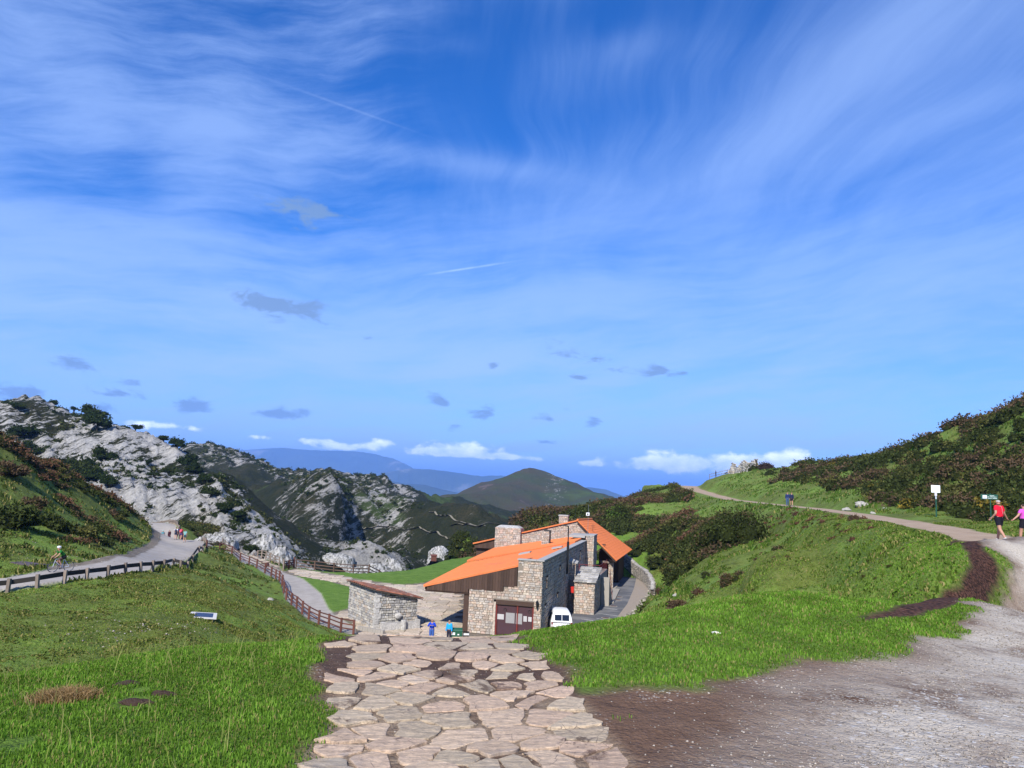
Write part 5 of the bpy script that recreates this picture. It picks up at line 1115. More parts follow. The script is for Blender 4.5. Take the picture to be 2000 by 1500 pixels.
# skylights
for q in ((1025, 1081), (1088, 1070)):
    A = onb(q[0], q[1], 5 if q[0] < 1050 else 14); mb = MB(); mb.hexa([(A[0] - .5, A[1] - .3, A[2] - .15), (A[0] + .5, A[1] - .3, A[2] + .10), (A[0] + .5, A[1] + .5, A[2] + .12), (A[0] - .5, A[1] + .5, A[2] - .1), (A[0] - .5, A[1] - .3, A[2] - .05), (A[0] + .5, A[1] - .3, A[2] + .20), (A[0] + .5, A[1] + .5, A[2] + .22), (A[0] - .5, A[1] + .5, A[2])]); bpart(mb, 'skylight', coping_m)
def stonebox(name, a0, a1, b0, b1, h0, h1, faces='fr', cap=.1, pal=PALW, m=None, capo=.05, row=(.16, .30), wid=(.22, .5)):
    mb = MB(); mb.box(a0 + .04, b0 + .04, h0, a1 - .04, b1 - .04, h1); w_ = bpart(mb, name, mortar_m); mb = MB(); H = lambda s: h1
    if 'f' in faces: masonry(mb, (a0, b0 + .04, 0), (1, 0, 0), (0, -1, 0), a1 - a0, H, pal=pal, base=h0, row=row, wid=wid)
    if 'r' in faces: masonry(mb, (a1 - .04, b0, 0), (0, 1, 0), (1, 0, 0), b1 - b0, H, pal=pal, base=h0, row=row, wid=wid)
    if 'l' in faces: masonry(mb, (a0 + .04, b0, 0), (0, 1, 0), (-1, 0, 0), b1 - b0, H, pal=pal, base=h0, row=row, wid=wid)
    bpart(mb, 'wall_stone', m or wall_m, w_, kind='stuff')
    if cap:
        mb = MB(); mb.box(a0 - capo, b0 - capo, h1, a1 + capo, b1 + capo, h1 + cap); bpart(mb, 'coping', coping_m, w_)
    return w_
stonebox('tower', WR + .0, 1.45, 27.2, 30.6, 0, 6.62, 'fr', .12)
mb = MB(); mb.box(-1.4, 27.0, 6.40, WR - .06, 30.8, 6.68); bpart(mb, 'tower_cap', coping_m)
# tapering buttress
mb = MB(); mb.hexa([(WR + .03, 15.1, 0), (.85, 15.1, 0), (.85, 15.6, 0), (WR + .03, 15.6, 0), (WR + .03, 15.1, 4.6), (1.15, 15.1, 4.6), (1.15, 15.6, 4.75), (WR + .03, 15.6, 4.75)]); bt = bpart(mb, 'buttress', mortar_m)
mb = MB(); masonry(mb, (WR + .03, 15.1, 0), (1, 0, 0), (0, -1, 0), .62, lambda s: 4.6, pal=PALW, wid=(.25, .4)); bpart(mb, 'wall_stone', wall_m, bt, kind='stuff')
mb = MB(); mb.hexa([(WR - .02, 15.0, 4.6), (1.3, 15.0, 4.6), (1.3, 15.9, 4.7), (WR - .02, 15.9, 4.7), (WR - .02, 15.0, 4.85), (1.3, 15.0, 4.66), (1.3, 15.9, 4.80), (WR - .02, 15.9, 5.05)]); bpart(mb, 'coping', coping_m, bt)
# annex with a slab roof, stair and balcony rail
stonebox('annex', 1.25, 3.2, 13.8, 19.0, 0, 3.0, 'frl', 0)
for i in range(5):
    for j in range(7):
        mb = MB(); mb.tint = (rr.uniform(.6, 1.15),) * 3; u0, v0 = 1.15 + i * .43, 13.6 + j * .8; zb = 3.0 + j * .13
        mb.hexa([(u0, v0, zb), (u0 + .45 + rr.uniform(-.05, .05), v0, zb + rr.uniform(0, .04)), (u0 + .43, v0 + .9, zb + .13), (u0, v0 + .9, zb + .13), (u0, v0, zb + .10), (u0 + .44, v0, zb + .10 + rr.uniform(-.03, .05)), (u0 + .42, v0 + .9, zb + .2), (u0, v0 + .9, zb + .2)]); bpart(mb, 'roof_slab', grey_m)
mb = MB(); mb.box(WR + .05, 19.2, 0, 3.1, 27.1, 3.1); bpart(mb, 'terrace_block', conc_m)
mb = MB()
for b in np.linspace(19.4, 26.9, 7): mb.tube((3.05, b, 3.1), (3.05, b, 4.15), .03, .03, 6)
for a in np.linspace(.9, 3.05, 4): mb.tube((a, 19.4, 3.1), (a, 19.4, 4.15), .03, .03, 6)
for h in (3.45, 3.8, 4.15): mb.tube((3.05, 19.4, h), (3.05, 26.9, h), .022, .022, 6); mb.tube((.9, 19.4, h), (3.05, 19.4, h), .022, .022, 6)
bpart(mb, 'balcony_rail', dkred)
for i in range(12):
    mb = MB(); mb.box(3.15, 20.2 + i * .3, 0, 4.0, 20.2 + i * .3 + .3, max(.2, 2.9 - i * .24)); bpart(mb, 'stair_step', conc_m)
mb = MB(); mb.tube((4.02, 20.2, 3.8), (4.02, 23.8, .95), .025, .025, 6)
for i in range(5): mb.tube((4.02, 20.2 + i * .9, 2.9 - i * .7), (4.02, 20.2 + i * .9, 3.8 - i * .7), .02, .02, 6)
bpart(mb, 'stair_rail', dkred)
mb = MB(); mb.box(.9, 13.3, 2.0, 1.24, 13.75, 2.55); bpart(mb, 'red_box', simple('red_enamel', (.55, .03, .02), .4))
# chimneys, flues, mast
def roofh(a, b):
    k = 12.8 + (a + 9.42) * .97
    return 3.45 + (a + 9.42) * .265 + (b / 12.8) * .5 if b < k else 4.3 + (a + 10.2) * .2
A = onb(1057, 1068, 24); B_ = onb(1073, 1038, 24); ctop = B_[2]
stonebox('chimney', A[0], B_[0], 24, 25, roofh(A[0], 24) - .5, ctop, 'frl', 0, row=(.14, .22), wid=(.2, .4))
mb = MB(); x_ = B_[0] + .1; mb.tube((x_, 24.1, ctop - 1.7), (x_, 24.1, ctop + .08), .07, .07, 8); mb.tube((x_ + .05, 24.1, ctop + .08), (A[0] + .2, 24.1, ctop + .12), .07, .07, 8); bpart(mb, 'flue_pipe', black_m)
A = ona(1108, 1094, .72); T_ = ona(1108, 1028, .72); mb = MB(); mb.tube((.74, A[1], A[2] - 1.3), (.74, A[1], 6.05), .10, .10, 8); mb.tube((.74, A[1], 6.05), (.74, A[1], 6.9), .12, .12, 8); mb.tube((.74, A[1], 6.9), (.74, A[1], onb(1108, 1028, A[1])[2]), .06, .06, 8)
zt_ = onb(1108, 1028, A[1])[2]; mb.tube((.78, A[1], zt_), (.05, A[1], zt_ + .1), .07, .07, 8); bpart(mb, 'flue_pipe', black_m)
A = onb(1148, 1040, 28.6); zt_ = onb(1148, 985, 28.6)[2]; mb = MB(); mb.tube((A[0], 28.6, 6.7), (A[0], 28.6, zt_), .025, .015, 6); bpart(mb, 'mast', grey_metal)
zc_ = onb(1147, 1004, 28.5)[2]; mb = MB(); mb.box(A[0] - .22, 28.35, zc_ - .17, A[0] + .16, 28.6, zc_ + .17); pb = bpart(mb, 'mast_box', white_m); mb = MB(); mb.tube((A[0] - .03, 28.34, zc_), (A[0] - .03, 28.30, zc_), .09, .09, 10); bpart(mb, 'lens', black_m, pb)
A = onb(1158, 1030, 36); mb = MB(); mb.tube((A[0], 36, 5.5), (A[0], 36, 7.6), .02, .02, 5)
for k in range(4): mb.tube((A[0] - .35 + .03 * k, 36, 7.0 + .15 * k), (A[0] + .35 - .03 * k, 36, 7.0 + .15 * k), .012, .012, 5)
bpart(mb, 'aerial', black_m)
# rear wing
G0 = 33.4
lv = lambda a: 8.1 + (a + 1.3) * (8.1 - 4.55) / (14.4 - 1.3) if a < -1.3 else 8.1 - (a + 1.3) * (8.1 - 3.55) / (3.55 + 1.3)
mb = MB(); mb.prism([(-8.3, G0, 3.8), (WR, G0, 3.8), (WR, G0, lv(WR) - .15), (-1.3, G0, 7.95), (-8.3, G0, lv(-8.3) - .15)], (0, -.4, 0)); gw = bpart(mb, 'rear_gable_wall', mortar_m)
mb = MB(); masonry(mb, (-8.3, G0, 0), (1, 0, 0), (0, -1, 0), 9.4, lambda s: lv(s - 8.3) - .15, base=3.9, pal=PALW); bpart(mb, 'wall_stone', wall_m, gw, kind='stuff')
stonebox('stack', -11.55, -8.3, 32.6, 34.6, 2.5, 6.75, 'fr', 0)
mb = MB(); mb.hexa([(-11.5, 32.65, 6.75), (-8.4, 32.65, 6.75), (-8.4, 34.5, 6.75), (-11.5, 34.5, 6.75), (-11.1, 33.2, 7.0), (-8.8, 33.2, 7.0), (-8.8, 34.2, 7.0), (-11.1, 34.2, 7.0)]); bpart(mb, 'stack_cap', grey_m)
A = onb(1094, 1010, 37); stonebox('chimney', A[0], A[0] + 1.15, 36, 37, 6.2, onb(1094, 1008, 36)[2], 'fr', .16, row=(.14, .22), wid=(.2, .4), pal=PALG)
mb = MB(); mb.tint = None
q = [(-14.5, G0 - .25, 4.55), (-1.3, G0 - .25, 8.1), (-1.3, 48, 7.7), (-14.5, 50, 4.3)]; tiles(mb, q[0], q[3], q[2], q[1], amp=.04); bpart(mb, 'rear_roof_slope', tile_m)
mb = MB(); q = [(3.62, G0 - .25, 3.55), (-1.3, G0 - .25, 8.12), (-1.3, 47.5, 7.7), (4.1, 53, 3.5)]; tiles(mb, q[0], q[3], q[2], q[1], amp=.04); bpart(mb, 'rear_roof_slope', tile_m)
mb = MB(); mb.tube((-1.3, G0 - .3, 8.16), (-1.3, 48, 7.76), .13, .13, 8); bpart(mb, 'ridge_tile', tile_m)
mb = MB(); mb.bar((-1.3, G0 - .2, 7.85), (3.5, G0 - .2, 3.35), .1, .3, (0, 1, 0)); mb.bar((-.2, G0 + .2, 5.3), (2.2, G0 + .2, 5.3), .15, .15); mb.bar((.6, G0 + .4, 4.0), (1.9, G0 + .4, 5.0), .16, .16); bpart(mb, 'rafter', wood_d)
mb = MB(); mb.box(1.5, G0 + 1.0, 3.05, 2.6, G0 + 1.25, 3.3); bpart(mb, 'porch_beam', greywood)
for i in range(16):
    mb = MB(); mb.tint = (rr.uniform(.7, 1.3),) * 3; a0 = -14.3 + i * .17; mb.box(a0, G0, 4.0, a0 + .16, G0 + .05, lv(a0) - .14); bpart(mb, 'gable_board', wood_d)
mb = MB(); mb.box(-14.2, G0 + .5, 0, -8.3, G0 + .8, 3.9); bpart(mb, 'rear_wall', wood_d)
for q_ in ((WR + .1, 41, 0, 3.0, 41.3, 4.2), (-14.2, G0 + .8, 0, -14.0, 48, 4), (3.0, 41, 0, 3.2, 50, 3.4)):
    mb = MB(); mb.box(*q_); bpart(mb, 'rear_wall', wood_d)
stonebox('porch_pillar', 2.50, 3.08, 34.6, 35.3, 0, 3.5, 'frl', 0)
mb = MB(); mb.box(.6, 31, 0, 3.4, 41, .06); bpart(mb, 'porch_floor', conc_m)
mb = MB(); mb.hexa([(3.3, 22, 0), (4.3, 22.5, 0), (4.0, 34, 0), (3.3, 34, 0), (3.3, 22, .15), (4.3, 22.5, .15), (4.0, 34, .15), (3.3, 34, .15)]); bpart(mb, 'ramp', conc_m)

# ------------------------------------------------------------------ drive: painted bays, manholes; low kerb stones
drv = bpy.data.objects['driveway']; linem = simple('road_paint', (.62, .60, .57), .8, var=.3, scale=20)
def sheet(poly, z, mat, name, parent=None, **k):
    mb = MB(); mb.add([(p[0], p[1], z) for p in poly], [tuple(range(len(poly)))]); return mb.build(name, mat, parent, **k)
def ccw(p):
    p = [tuple(q[:2]) for q in p]; s = sum(p[i][0] * p[(i + 1) % len(p)][1] - p[(i + 1) % len(p)][0] * p[i][1] for i in range(len(p))); return p if s > 0 else p[::-1]
for (x0, y0), (x1, y1) in [((1160, 1170), (1190, 1172)), ((1178, 1187), (1206, 1191)), ((1160, 1197), (1212, 1204)), ((1165, 1208), (1200, 1214)), ((1135, 1209), (1180, 1216))]:
    a, b = PZ(x0, y0, ZP), PZ(x1, y1, ZP); d = (b - a)[:2]; d /= np.linalg.norm(d); m_ = np.array((-d[1], d[0])) * .06
    sheet(ccw([a[:2] - m_, b[:2] - m_, b[:2] + m_, a[:2] + m_]), ZP + .012, linem, 'bay_marking', drv)
iron = simple('rusty_iron', (.13, .075, .06), .7, .4, .3)
for x, y in [(1207, 1172), (1209, 1166), (1198, 1184), (1183, 1207)]:
    q = PZ(x, y, ZP); mb = MB(); mb.tube((q[0], q[1], ZP - .02), (q[0], q[1], ZP + .022), .42, .42, 20); mh = mb.build('manhole_frame', conc_m, drv); mb = MB(); mb.tube((q[0], q[1], ZP), (q[0], q[1], ZP + .03), .33, .33, 20); mb.build('manhole_cover', iron, mh)
sheet(ccw(ZPL((1120, 1226), (1150, 1222), (1165, 1236), (1120, 1262))), ZP + .015, conc_m, 'concrete_apron', drv)
sheet(ccw(ZPL((1137, 1229), (1152, 1229), (1155, 1233), (1139, 1233))), ZP + .022, iron, 'drain_grate', drv)
sheet(ccw(ZPL((1243, 1129), (1270, 1131), (1266, 1160), (1240, 1190), (1226, 1204), (1180, 1239), (1168, 1239), (1205, 1206), (1225, 1180), (1238, 1150))), ZP + .018, simple('pale_paving', (.36, .30, .24), .9, var=.35, scale=2.5, bumpy=.02), 'drive_edge_paving', drv)
for (x0, y0), (x1, y1), k in [((1226, 1206), (1180, 1240), 20), ((1266, 1164), (1230, 1204), 14), ((1275, 1135), (1268, 1160), 8)]:
    a, b = PZ(x0, y0, ZP), PZ(x1, y1, ZP)
    for i in range(k):
        q = a + (b - a) * (i + rr.uniform(0, .6)) / k; mb = MB(); v = rr.uniform(.40, .85); mb.tint = (v, v * .96, v * .88); s = rr.uniform(.12, .28); mb.blob((q[0] + rr.uniform(-.2, .2), q[1] + rr.uniform(-.2, .2), ZP + s * .3), s, s * .7, s * .6, 7, 4, jit=.5, seed=i); mb.build('kerb_rock', grey_m, drv)
# paved plaza slabs
def paving(parent, poly, step, seed, gap=(.05, .12), lift=.035, mat=None, zf=None, maxn=290):
    r_ = random.Random(seed); poly = np.asarray(poly, float); x0, y0 = poly.min(0); x1, y1 = poly.max(0); S = []
    y = y0 - step
    while y < y1 + step:
        x = x0 - step
        while x < x1 + step:
            S.append((x + r_.uniform(-.42, .42) * step, y + r_.uniform(-.42, .42) * step)); x += step
        y += step
    S = np.array(S); d = sdist(S[:, 0], S[:, 1], poly); keepi = d > -step * .2; S2 = S[d > -step * 2.5]; d2 = sdist(S2[:, 0], S2[:, 1], poly)
    zf = zf or (lambda x, y: ZP); left = MB(); cnt = 0; order = []
    for i, pl in cells(S2, poly, lambda i, j, s: r_.uniform(*gap), r_, step * 2):
        if d2[i] < step * .15: continue
        order.append((S2[i][1], pl))
    order.sort(key=lambda q: q[0])
    for yv, pl in order:
        pts = roughen(pl, r_, step * .02, step * .5)
        mb = MB() if cnt < maxn else left
        v = r_.uniform(.78, 1.2); mb.tint = (v * r_.uniform(.97, 1.05), v, v * r_.uniform(.93, 1.02)); slab(mb, pts, zf, lift + r_.uniform(-.01, .01), .08, r_, .03)
        if cnt < maxn: mb.build('paving_stone', mat, parent)
        cnt += 1
    if left.v: left.build('paving_stone', mat, parent, kind='stuff')
plz_m = stonemat('plaza_stone', (.47, .39, .30))
pl_near = ZPL((700, 1146), (765, 1141), (800, 1141), (829, 1138), (880, 1120), (960, 1108), (990, 1150), (1040, 1200), (925, 1240), (920, 1262), (700, 1262), (692, 1222), (660, 1200), (692, 1186))
pf = ZPL((695, 1148), (765, 1142), (829, 1142), (900, 1150), (908, 1236), (905, 1262), (706, 1262), (700, 1240), (692, 1222), (654, 1198), (692, 1186))
paving(bpy.data.objects['plaza'], pf, 1.15, 3, gap=(.03, .08), mat=plz_m)
paving(bpy.data.objects['stone_path'], ZPL((553, 1117), (578, 1110), (640, 1120), (700, 1132), (765, 1141), (700, 1149), (640, 1134), (574, 1123)), 1.25, 4, mat=plz_m)
vz = lambda x, y: float(surf_z(np.array([x]), np.array([y]))[0])
paving(bpy.data.objects['stone_verge'], verge, 1.1, 5, gap=(.12, .3), mat=plz_m, zf=vz)
print('building', round(time.time() - T0, 1))

# ------------------------------------------------------------------ stone hut with fountain trough
HC = PZ(732, 1230, ZP); ha = math.atan2(2.35, 3.1)
h1 = np.array((math.cos(R(33)), math.sin(R(33)), 0)); HA = R(33)
hut = empty('stone_hut', HC, HA, label='small grey stone hut with a sloping red tiled roof beside the promenade', cat='hut')
def hp(mb, name, mat, parent=None, **k): return mb.build(name, mat, parent or hut, world=False, **k)
W_, Dp = 3.75, 6.0
zt0 = 3.0; zt1 = 2.2                      # the roof falls along the front to the right
topf = lambda s: 3.05 - s / W_ * .75
mb = MB(); mb.hexa([(.06, .06, 0), (W_ - .06, .06, 0), (W_ - .06, Dp, 0), (.06, Dp, 0), (.06, .06, 3.0), (W_ - .06, .06, 2.26), (W_ - .06, Dp, 2.26), (.06, Dp, 3.0)]); core = hp(mb, 'wall', darkmortar_m)
mb = MB(); masonry(mb, (0, .06, 0), (1, 0, 0), (0, -1, 0), W_, lambda s: topf(s) - .05, pal=PALG, row=(.13, .26), wid=(.16, .5), proud=(.02, .10), joint=.035)
masonry(mb, (.06, 0, 0), (0, 1, 0), (-1, 0, 0), Dp, lambda s: 2.98, pal=PALG, row=(.13, .24), wid=(.18, .5), proud=(.02, .07)); hp(mb, 'wall_stone', grey_m, core, kind='stuff')
for k in range(7):
    mb = MB(); v = rr.uniform(.95, 1.2); mb.tint = (v, v, v); z0 = k * .42; l1, l2 = ((.42, .26), (.26, .42))[k % 2]; mb.box(-.06, -.06, z0 + .01, l1, l2, min(z0 + .40, 2.95)); hp(mb, 'corner_stone', grey_m)
oldtile = simple('weathered_tile', (.36, .145, .085), .85, var=.5, scale=4, tinted=True)
roofz = lambda x: 3.08 - x / W_ * .75
for i in range(15):
    for j in range(13):
        mb = MB(); v = rr.uniform(.55, 1.25); g_ = rr.random() < (.28 if 0 < i and 0 < j else .08); mb.tint = (v * .9, v * 1.35, v * 1.8) if g_ else (v, v, v)
        x0 = -.22 + j * .33; y0 = -.3 + i * .44; zz = roofz(x0) + (i + j) % 2 * .01 + rr.uniform(0, .03); x1 = x0 + .36
        p0, p1 = Vector((x0, y0 + .22, zz + .02)), Vector((x1 + rr.uniform(0, .04), y0 + .22 + rr.uniform(-.03, .03), roofz(x1) + .045)); vs = []; 
        for c_, rad in ((p0, .17), (p1, .20)):
            for t in range(5): a = math.pi * t / 4; vs.append((c_.x, c_.y + math.cos(a) * rad, c_.z + math.sin(a) * rad * .5))
            for t in range(5): a = math.pi * t / 4; vs.append((c_.x, c_.y + math.cos(a) * (rad - .03), c_.z + math.sin(a) * (rad * .5 - .03)))
        fs = []
        for t in range(4): fs += [(t, t + 1, 10 + t + 1, 10 + t), (5 + t + 1, 5 + t, 15 + t, 15 + t + 1), (t + 1, t, 5 + t, 5 + t + 1), (10 + t, 10 + t + 1, 15 + t + 1, 15 + t)]
        mb.add(vs, fs); hp(mb, 'roof_tile', oldtile)
mb = MB(); mb.hexa([(-.25, -.3, roofz(-.25) - .06), (W_ + .3, -.3, roofz(W_ + .3) - .06), (W_ + .3, Dp + .1, roofz(W_ + .3) - .06), (-.25, Dp + .1, roofz(-.25) - .06), (-.25, -.3, roofz(-.25)), (W_ + .3, -.3, roofz(W_ + .3)), (W_ + .3, Dp + .1, roofz(W_ + .3)), (-.25, Dp + .1, roofz(-.25))]); hp(mb, 'roof_deck', darkmortar_m)
mb = MB(); mb.blob((1.95, -.12, 1.0), .30, .22, .26, 9, 6, jit=.2, seed=3); hp(mb, 'spout_stone', grey_m)
tr_ = empty('stone_trough', HC + h1 * .35 + np.array((math.sin(HA), -math.cos(HA), 0)) * .75, HA, label='long low stone trough standing against the front of the stone hut', cat='trough')
for x0, x1, y0, y1, z in ((0, .35, 0, .6, .62), (3.1, 3.3, 0, .6, .72), (.35, 3.1, 0, .14, .55), (.35, 3.1, .46, .6, .55)):
    mb = MB(); v = rr.uniform(.9, 1.15); mb.tint = (v, v, v); mb.box(x0, y0, 0, x1, y1, z); mb.build('trough_side', grey_m, tr_, world=False)
mb = MB(); mb.tube((1.75, -.12, 0), (1.75, -.12, .78), .24, .22, 10); mb.build('stone_post', grey_m, tr_, world=False)
mb = MB(); mb.box(.35, .14, .1, 3.1, .46, .4); mb.build('water', glass_m, tr_, world=False)
q = PZ(762, 1221, ZP)
wlk = MB(); 
for i in range(10): 
    a, b = PZ(700 + i * 5, 1230 + i * .9, ZP), PZ(700 + (i + .9) * 5, 1230 + (i + .9) * .9, ZP); wlk.bar(a + np.array((0, 0, .15)), b + np.array((0, 0, .15)), .25, .3)
kb = wlk.build('low_kerb', conc_m); tag(kb, 'low grey concrete kerb between the last fence post and the hut', 'kerb')

# ------------------------------------------------------------------ fences
def zsurf(x, y): return float(surf_z(np.array([x]), np.array([y]))[0])
def fence(name, label, pts, hh, rails, mat, post=.11, rw=(.045, .10), railmat=None, spacing=None, leanr=.02, offs=.06, zb=None, round_=False, cat='fence'):
    pts = [np.array(p[:2]) for p in pts]
    if spacing:
        d = np.concatenate([[0], np.cumsum([np.linalg.norm(b - a) for a, b in zip(pts[:-1], pts[1:])])]); k = max(2, int(round(d[-1] / spacing)) + 1); t = np.linspace(0, d[-1], k)
        pp = np.array(pts); pts = [np.array((np.interp(v, d, pp[:, 0]), np.interp(v, d, pp[:, 1]))) for v in t]
    zs = [zsurf(*p) for p in pts]; o = empty(name, (pts[0][0], pts[0][1], zs[0]), label=label, cat=cat)
    tops = []
    for p, z in zip(pts, zs):
        mb = MB(); v = rr.uniform(.75, 1.25); mb.tint = (v, v, v); lx, ly = rr.gauss(0, leanr), rr.gauss(0, leanr)
        if round_: mb.tube((p[0], p[1], z - .2), (p[0] + lx, p[1] + ly, z + hh), post * .62, post * .55, 8)
        else: mb.bar((p[0], p[1], z - .2), (p[0] + lx, p[1] + ly, z + hh * rr.uniform(.97, 1.04)), post, post, (0, 1, 0))
        mb.build('post', mat, o)
    for i in range(len(pts) - 1):
        a, b = pts[i], pts[i + 1]; d = b - a; L = np.linalg.norm(d); nrm = np.array((-d[1], d[0])) / (L + 1e-6) * offs
        for h in rails:
            mb = MB(); v = rr.uniform(.75, 1.25); mb.tint = (v, v, v); e = [rr.uniform(-.02, .02) for _ in range(2)]
            p, q = (a[0] + nrm[0], a[1] + nrm[1], zs[i] + h + e[0]), (b[0] + nrm[0], b[1] + nrm[1], zs[i + 1] + h + e[1])
            if round_: mb.tube(p, q, rw[1] / 2, rw[1] / 2, 8)
            else: mb.bar(p, q, rw[0], rw[1])
            mb.build('rail', railmat or mat, o)
    return o
fence('promenade_fence', 'dark red wooden post and rail fence along the near side of the promenade', fence1, 1.12, (.35, .68, 1.0), redwood, post=.16, rw=(.05, .09))
f2 = [P(434, 1063, 121), PZ(450, 1071, ZP), PZ(480, 1080, ZP), PZ(515, 1092, ZP), PZ(550, 1106, ZP)]
f2 = [P(434, 1063, 121)[:2], ZPL((486, 1077))[0], ZPL((545, 1103))[0]]
fence('ridge_side_fence', 'sunlit brown post and rail fence between promenade and the limestone rocks', f2, 1.25, (.35, .75, 1.12), greywood, post=.15, rw=(.06, .11), spacing=2.6)
f3 = ZPL((578, 1110), (620, 1113), (678, 1117), (705, 1118), (735, 1114), (765, 1107), (803, 1097), (846, 1091), (905, 1085), (935, 1083))
fence('lawn_fence', 'long brown post and rail fence curving round the far edge of the lawn', f3, 1.25, (.30, .70, 1.12), simple('brown_fence_wood', (.12, .075, .055), .8, var=.35, tinted=True), post=.15, rw=(.06, .11), spacing=2.7)
gt = empty('wooden_gate', PZ(552, 1114, ZP), 0, label='dark lattice wooden gate standing open where promenade and stone path meet', cat='gate')
ga, gb = PZ(553, 1114, ZP), PZ(574, 1110, ZP)
for t in (0, .5, 1):
    q = ga + (gb - ga) * t; mb = MB(); mb.bar(q, q + np.array((0, 0, 1.45 if t != .5 else 1.2)), .16, .16, (0, 1, 0)); mb.build('gate_post', greywood if t == 0 else redwood, gt)
for h in (.2, .5, .8, 1.1):
    mb = MB(); mb.bar(ga + np.array((0, 0, h)), gb + np.array((0, 0, h)), .06, .11); mb.build('gate_bar', redwood, gt)
for t in (.0, .5):
    for s in (0, 1):
        mb = MB(); a = ga + (gb - ga) * t + np.array((0, -.06, .2 + .9 * s)); b = ga + (gb - ga) * (t + .5) + np.array((0, -.06, 1.1 - .9 * s)); mb.bar(a, b, .05, .10); mb.build('gate_brace', redwood, gt)
# guard rails of the road
gr = [P(-120, 1170, 42)[:2], P(-50, 1161, 43)[:2]] + [G(x, y)[:2] for x, y in [(15, 1152), (73, 1144), (125, 1137), (169, 1133), (210, 1130), (245, 1124), (275, 1120), (298, 1115), (319, 1110), (338, 1104)]] + [P(354, 1099, 71)[:2], P(367, 1093, 77)[:2], P(377, 1087, 84)[:2], P(388, 1080, 92)[:2], P(396, 1074, 99)[:2], P(402, 1070, 104)[:2]]
fence('timber_guard_rail', 'dark timber guard rail on short posts along the near edge of the road', gr, .78, (.55,), greywood, post=.17, rw=(.09, .26), railmat=blackwood, leanr=.04, offs=.13, cat='guard rail')
gr2 = [P(401, 1062, 108)[:2], P(393, 1056, 114)[:2], P(370, 1045, 126)[:2], P(346, 1033, 140)[:2], P(332, 1024, 158)[:2]]
fence('timber_guard_rail', 'far timber guard rail beside the group walking on the road', gr2, .8, (.6,), greywood, post=.2, rw=(.09, .28), spacing=2.8, offs=.12, cat='guard rail')
gr3 = [P(330, 1022, 164)[:2], P(300, 1019, 168)[:2], P(270, 1019, 172)[:2]]
fence('timber_guard_rail', 'pale straight guard rail crossing the end of the road at the bend', gr3, .95, (.7,), greywood, post=.2, rw=(.1, .4), spacing=3.2, offs=-.12, cat='guard rail')
# curved dry stone wall right of the building
def rubble_wall(name, label, pts, hh, th, mat, pal, seed, size=(.25, .5), zf=None, cat='wall'):
    r_ = random.Random(seed); pts = [np.array(p[:2]) for p in pts]; zf = zf or zsurf; o = empty(name, (pts[0][0], pts[0][1], zf(*pts[0])), label=label, cat=cat); mb = MB(); core_ = MB()
    for i in range(len(pts) - 1):
        a, b = pts[i], pts[i + 1]; L = np.linalg.norm(b - a); d = (b - a) / L; nrm = np.array((-d[1], d[0])); za, zb = zf(*a), zf(*b); ha_, hb_ = (hh[i], hh[i + 1]) if hasattr(hh, '__len__') else (hh, hh)
        A3, B3 = np.array((*a, za - .2)), np.array((*b, zb - .2)); n3 = np.array((*nrm, 0)) * th / 2
        core_.hexa([A3 - n3, B3 - n3, B3 + n3, A3 + n3, A3 - n3 + (0, 0, ha_ + .1), B3 - n3 + (0, 0, hb_ + .1), B3 + n3 + (0, 0, hb_ + .1), A3 + n3 + (0, 0, ha_ + .1)])
        for sd in (-1, 1):
            h = 0
            while h < max(ha_, hb_):
                rh = r_.uniform(size[0] * .6, size[0]); s = 0
                while s < L:
                    w_ = r_.uniform(*size); t = (s + w_ / 2) / L
                    if h < ha_ + (hb_ - ha_) * min(t, 1):
                        c = a + d * min(s + w_ / 2, L) + nrm * sd * th / 2; v = r_.uniform(.6, 1.2); p_ = r_.choice(pal); mb.tint = tuple(v * q for q in p_)
                        mb.blob((c[0], c[1], za + (zb - za) * min(t, 1) + h + rh / 2), w_ * .52, .13, rh * .52, 6, 4, Matrix.Rotation(math.atan2(d[1], d[0]), 3, 'Z'), .35, r_.randint(0, 999))
                    s += w_
                h += rh
        for k in range(int(L / .4)):
            t = (k + .5) / max(1, int(L / .4)); c = a + (b - a) * t; v = r_.uniform(.6, .95); mb.tint = (v, v, v); mb.blob((c[0], c[1], za + (zb - za) * t + ha_ + (hb_ - ha_) * t + .04), .24, th * .6, .1, 6, 4, Matrix.Rotation(math.atan2(d[1], d[0]), 3, 'Z'), .3, r_.randint(0, 999))
    core_.build('wall_core', darkmortar_m, o); mb.build('wall_stone', mat, o, kind='stuff'); return o
cw = [P(1208, 1092, 118)[:2], P(1225, 1098, 114)[:2], P(1245, 1106, 110)[:2], P(1260, 1115, 105)[:2], P(1270, 1127, 99)[:2], P(1275, 1140, 95)[:2], P(1274, 1150, 92)[:2]]
rubble_wall('curved_stone_wall', 'curved dry stone retaining wall behind the driveway right of the building', cw, [1.3, 1.5, 1.6, 1.6, 1.4, 1.1, .6], .5, grey_m, [(.72, .70, .66), (.6, .58, .56), (.85, .8, .72)], 4)
rw_ = [P(1423, 927, 182)[:2], P(1432, 925, 181)[:2], P(1441, 924, 180)[:2], P(1452, 921, 178)[:2], P(1464, 919, 177)[:2], P(1477, 916, 175)[:2]]
rubble_wall('ruined_wall', 'pale ruined stone wall on the skyline above the dirt track', rw_, [.4, 2.5, 1.0, 2.7, 1.7, 2.6], .7, grey_m, PALG, 6, size=(.4, .8))
fence('skyline_fence', 'thin post and rail fence on the skyline left of the ruined wall', [P(1386, 940, 184)[:2], P(1400, 935, 184)[:2], P(1422, 928, 183)[:2]], 1.3, (.6, 1.2), greywood, post=.1, spacing=3)

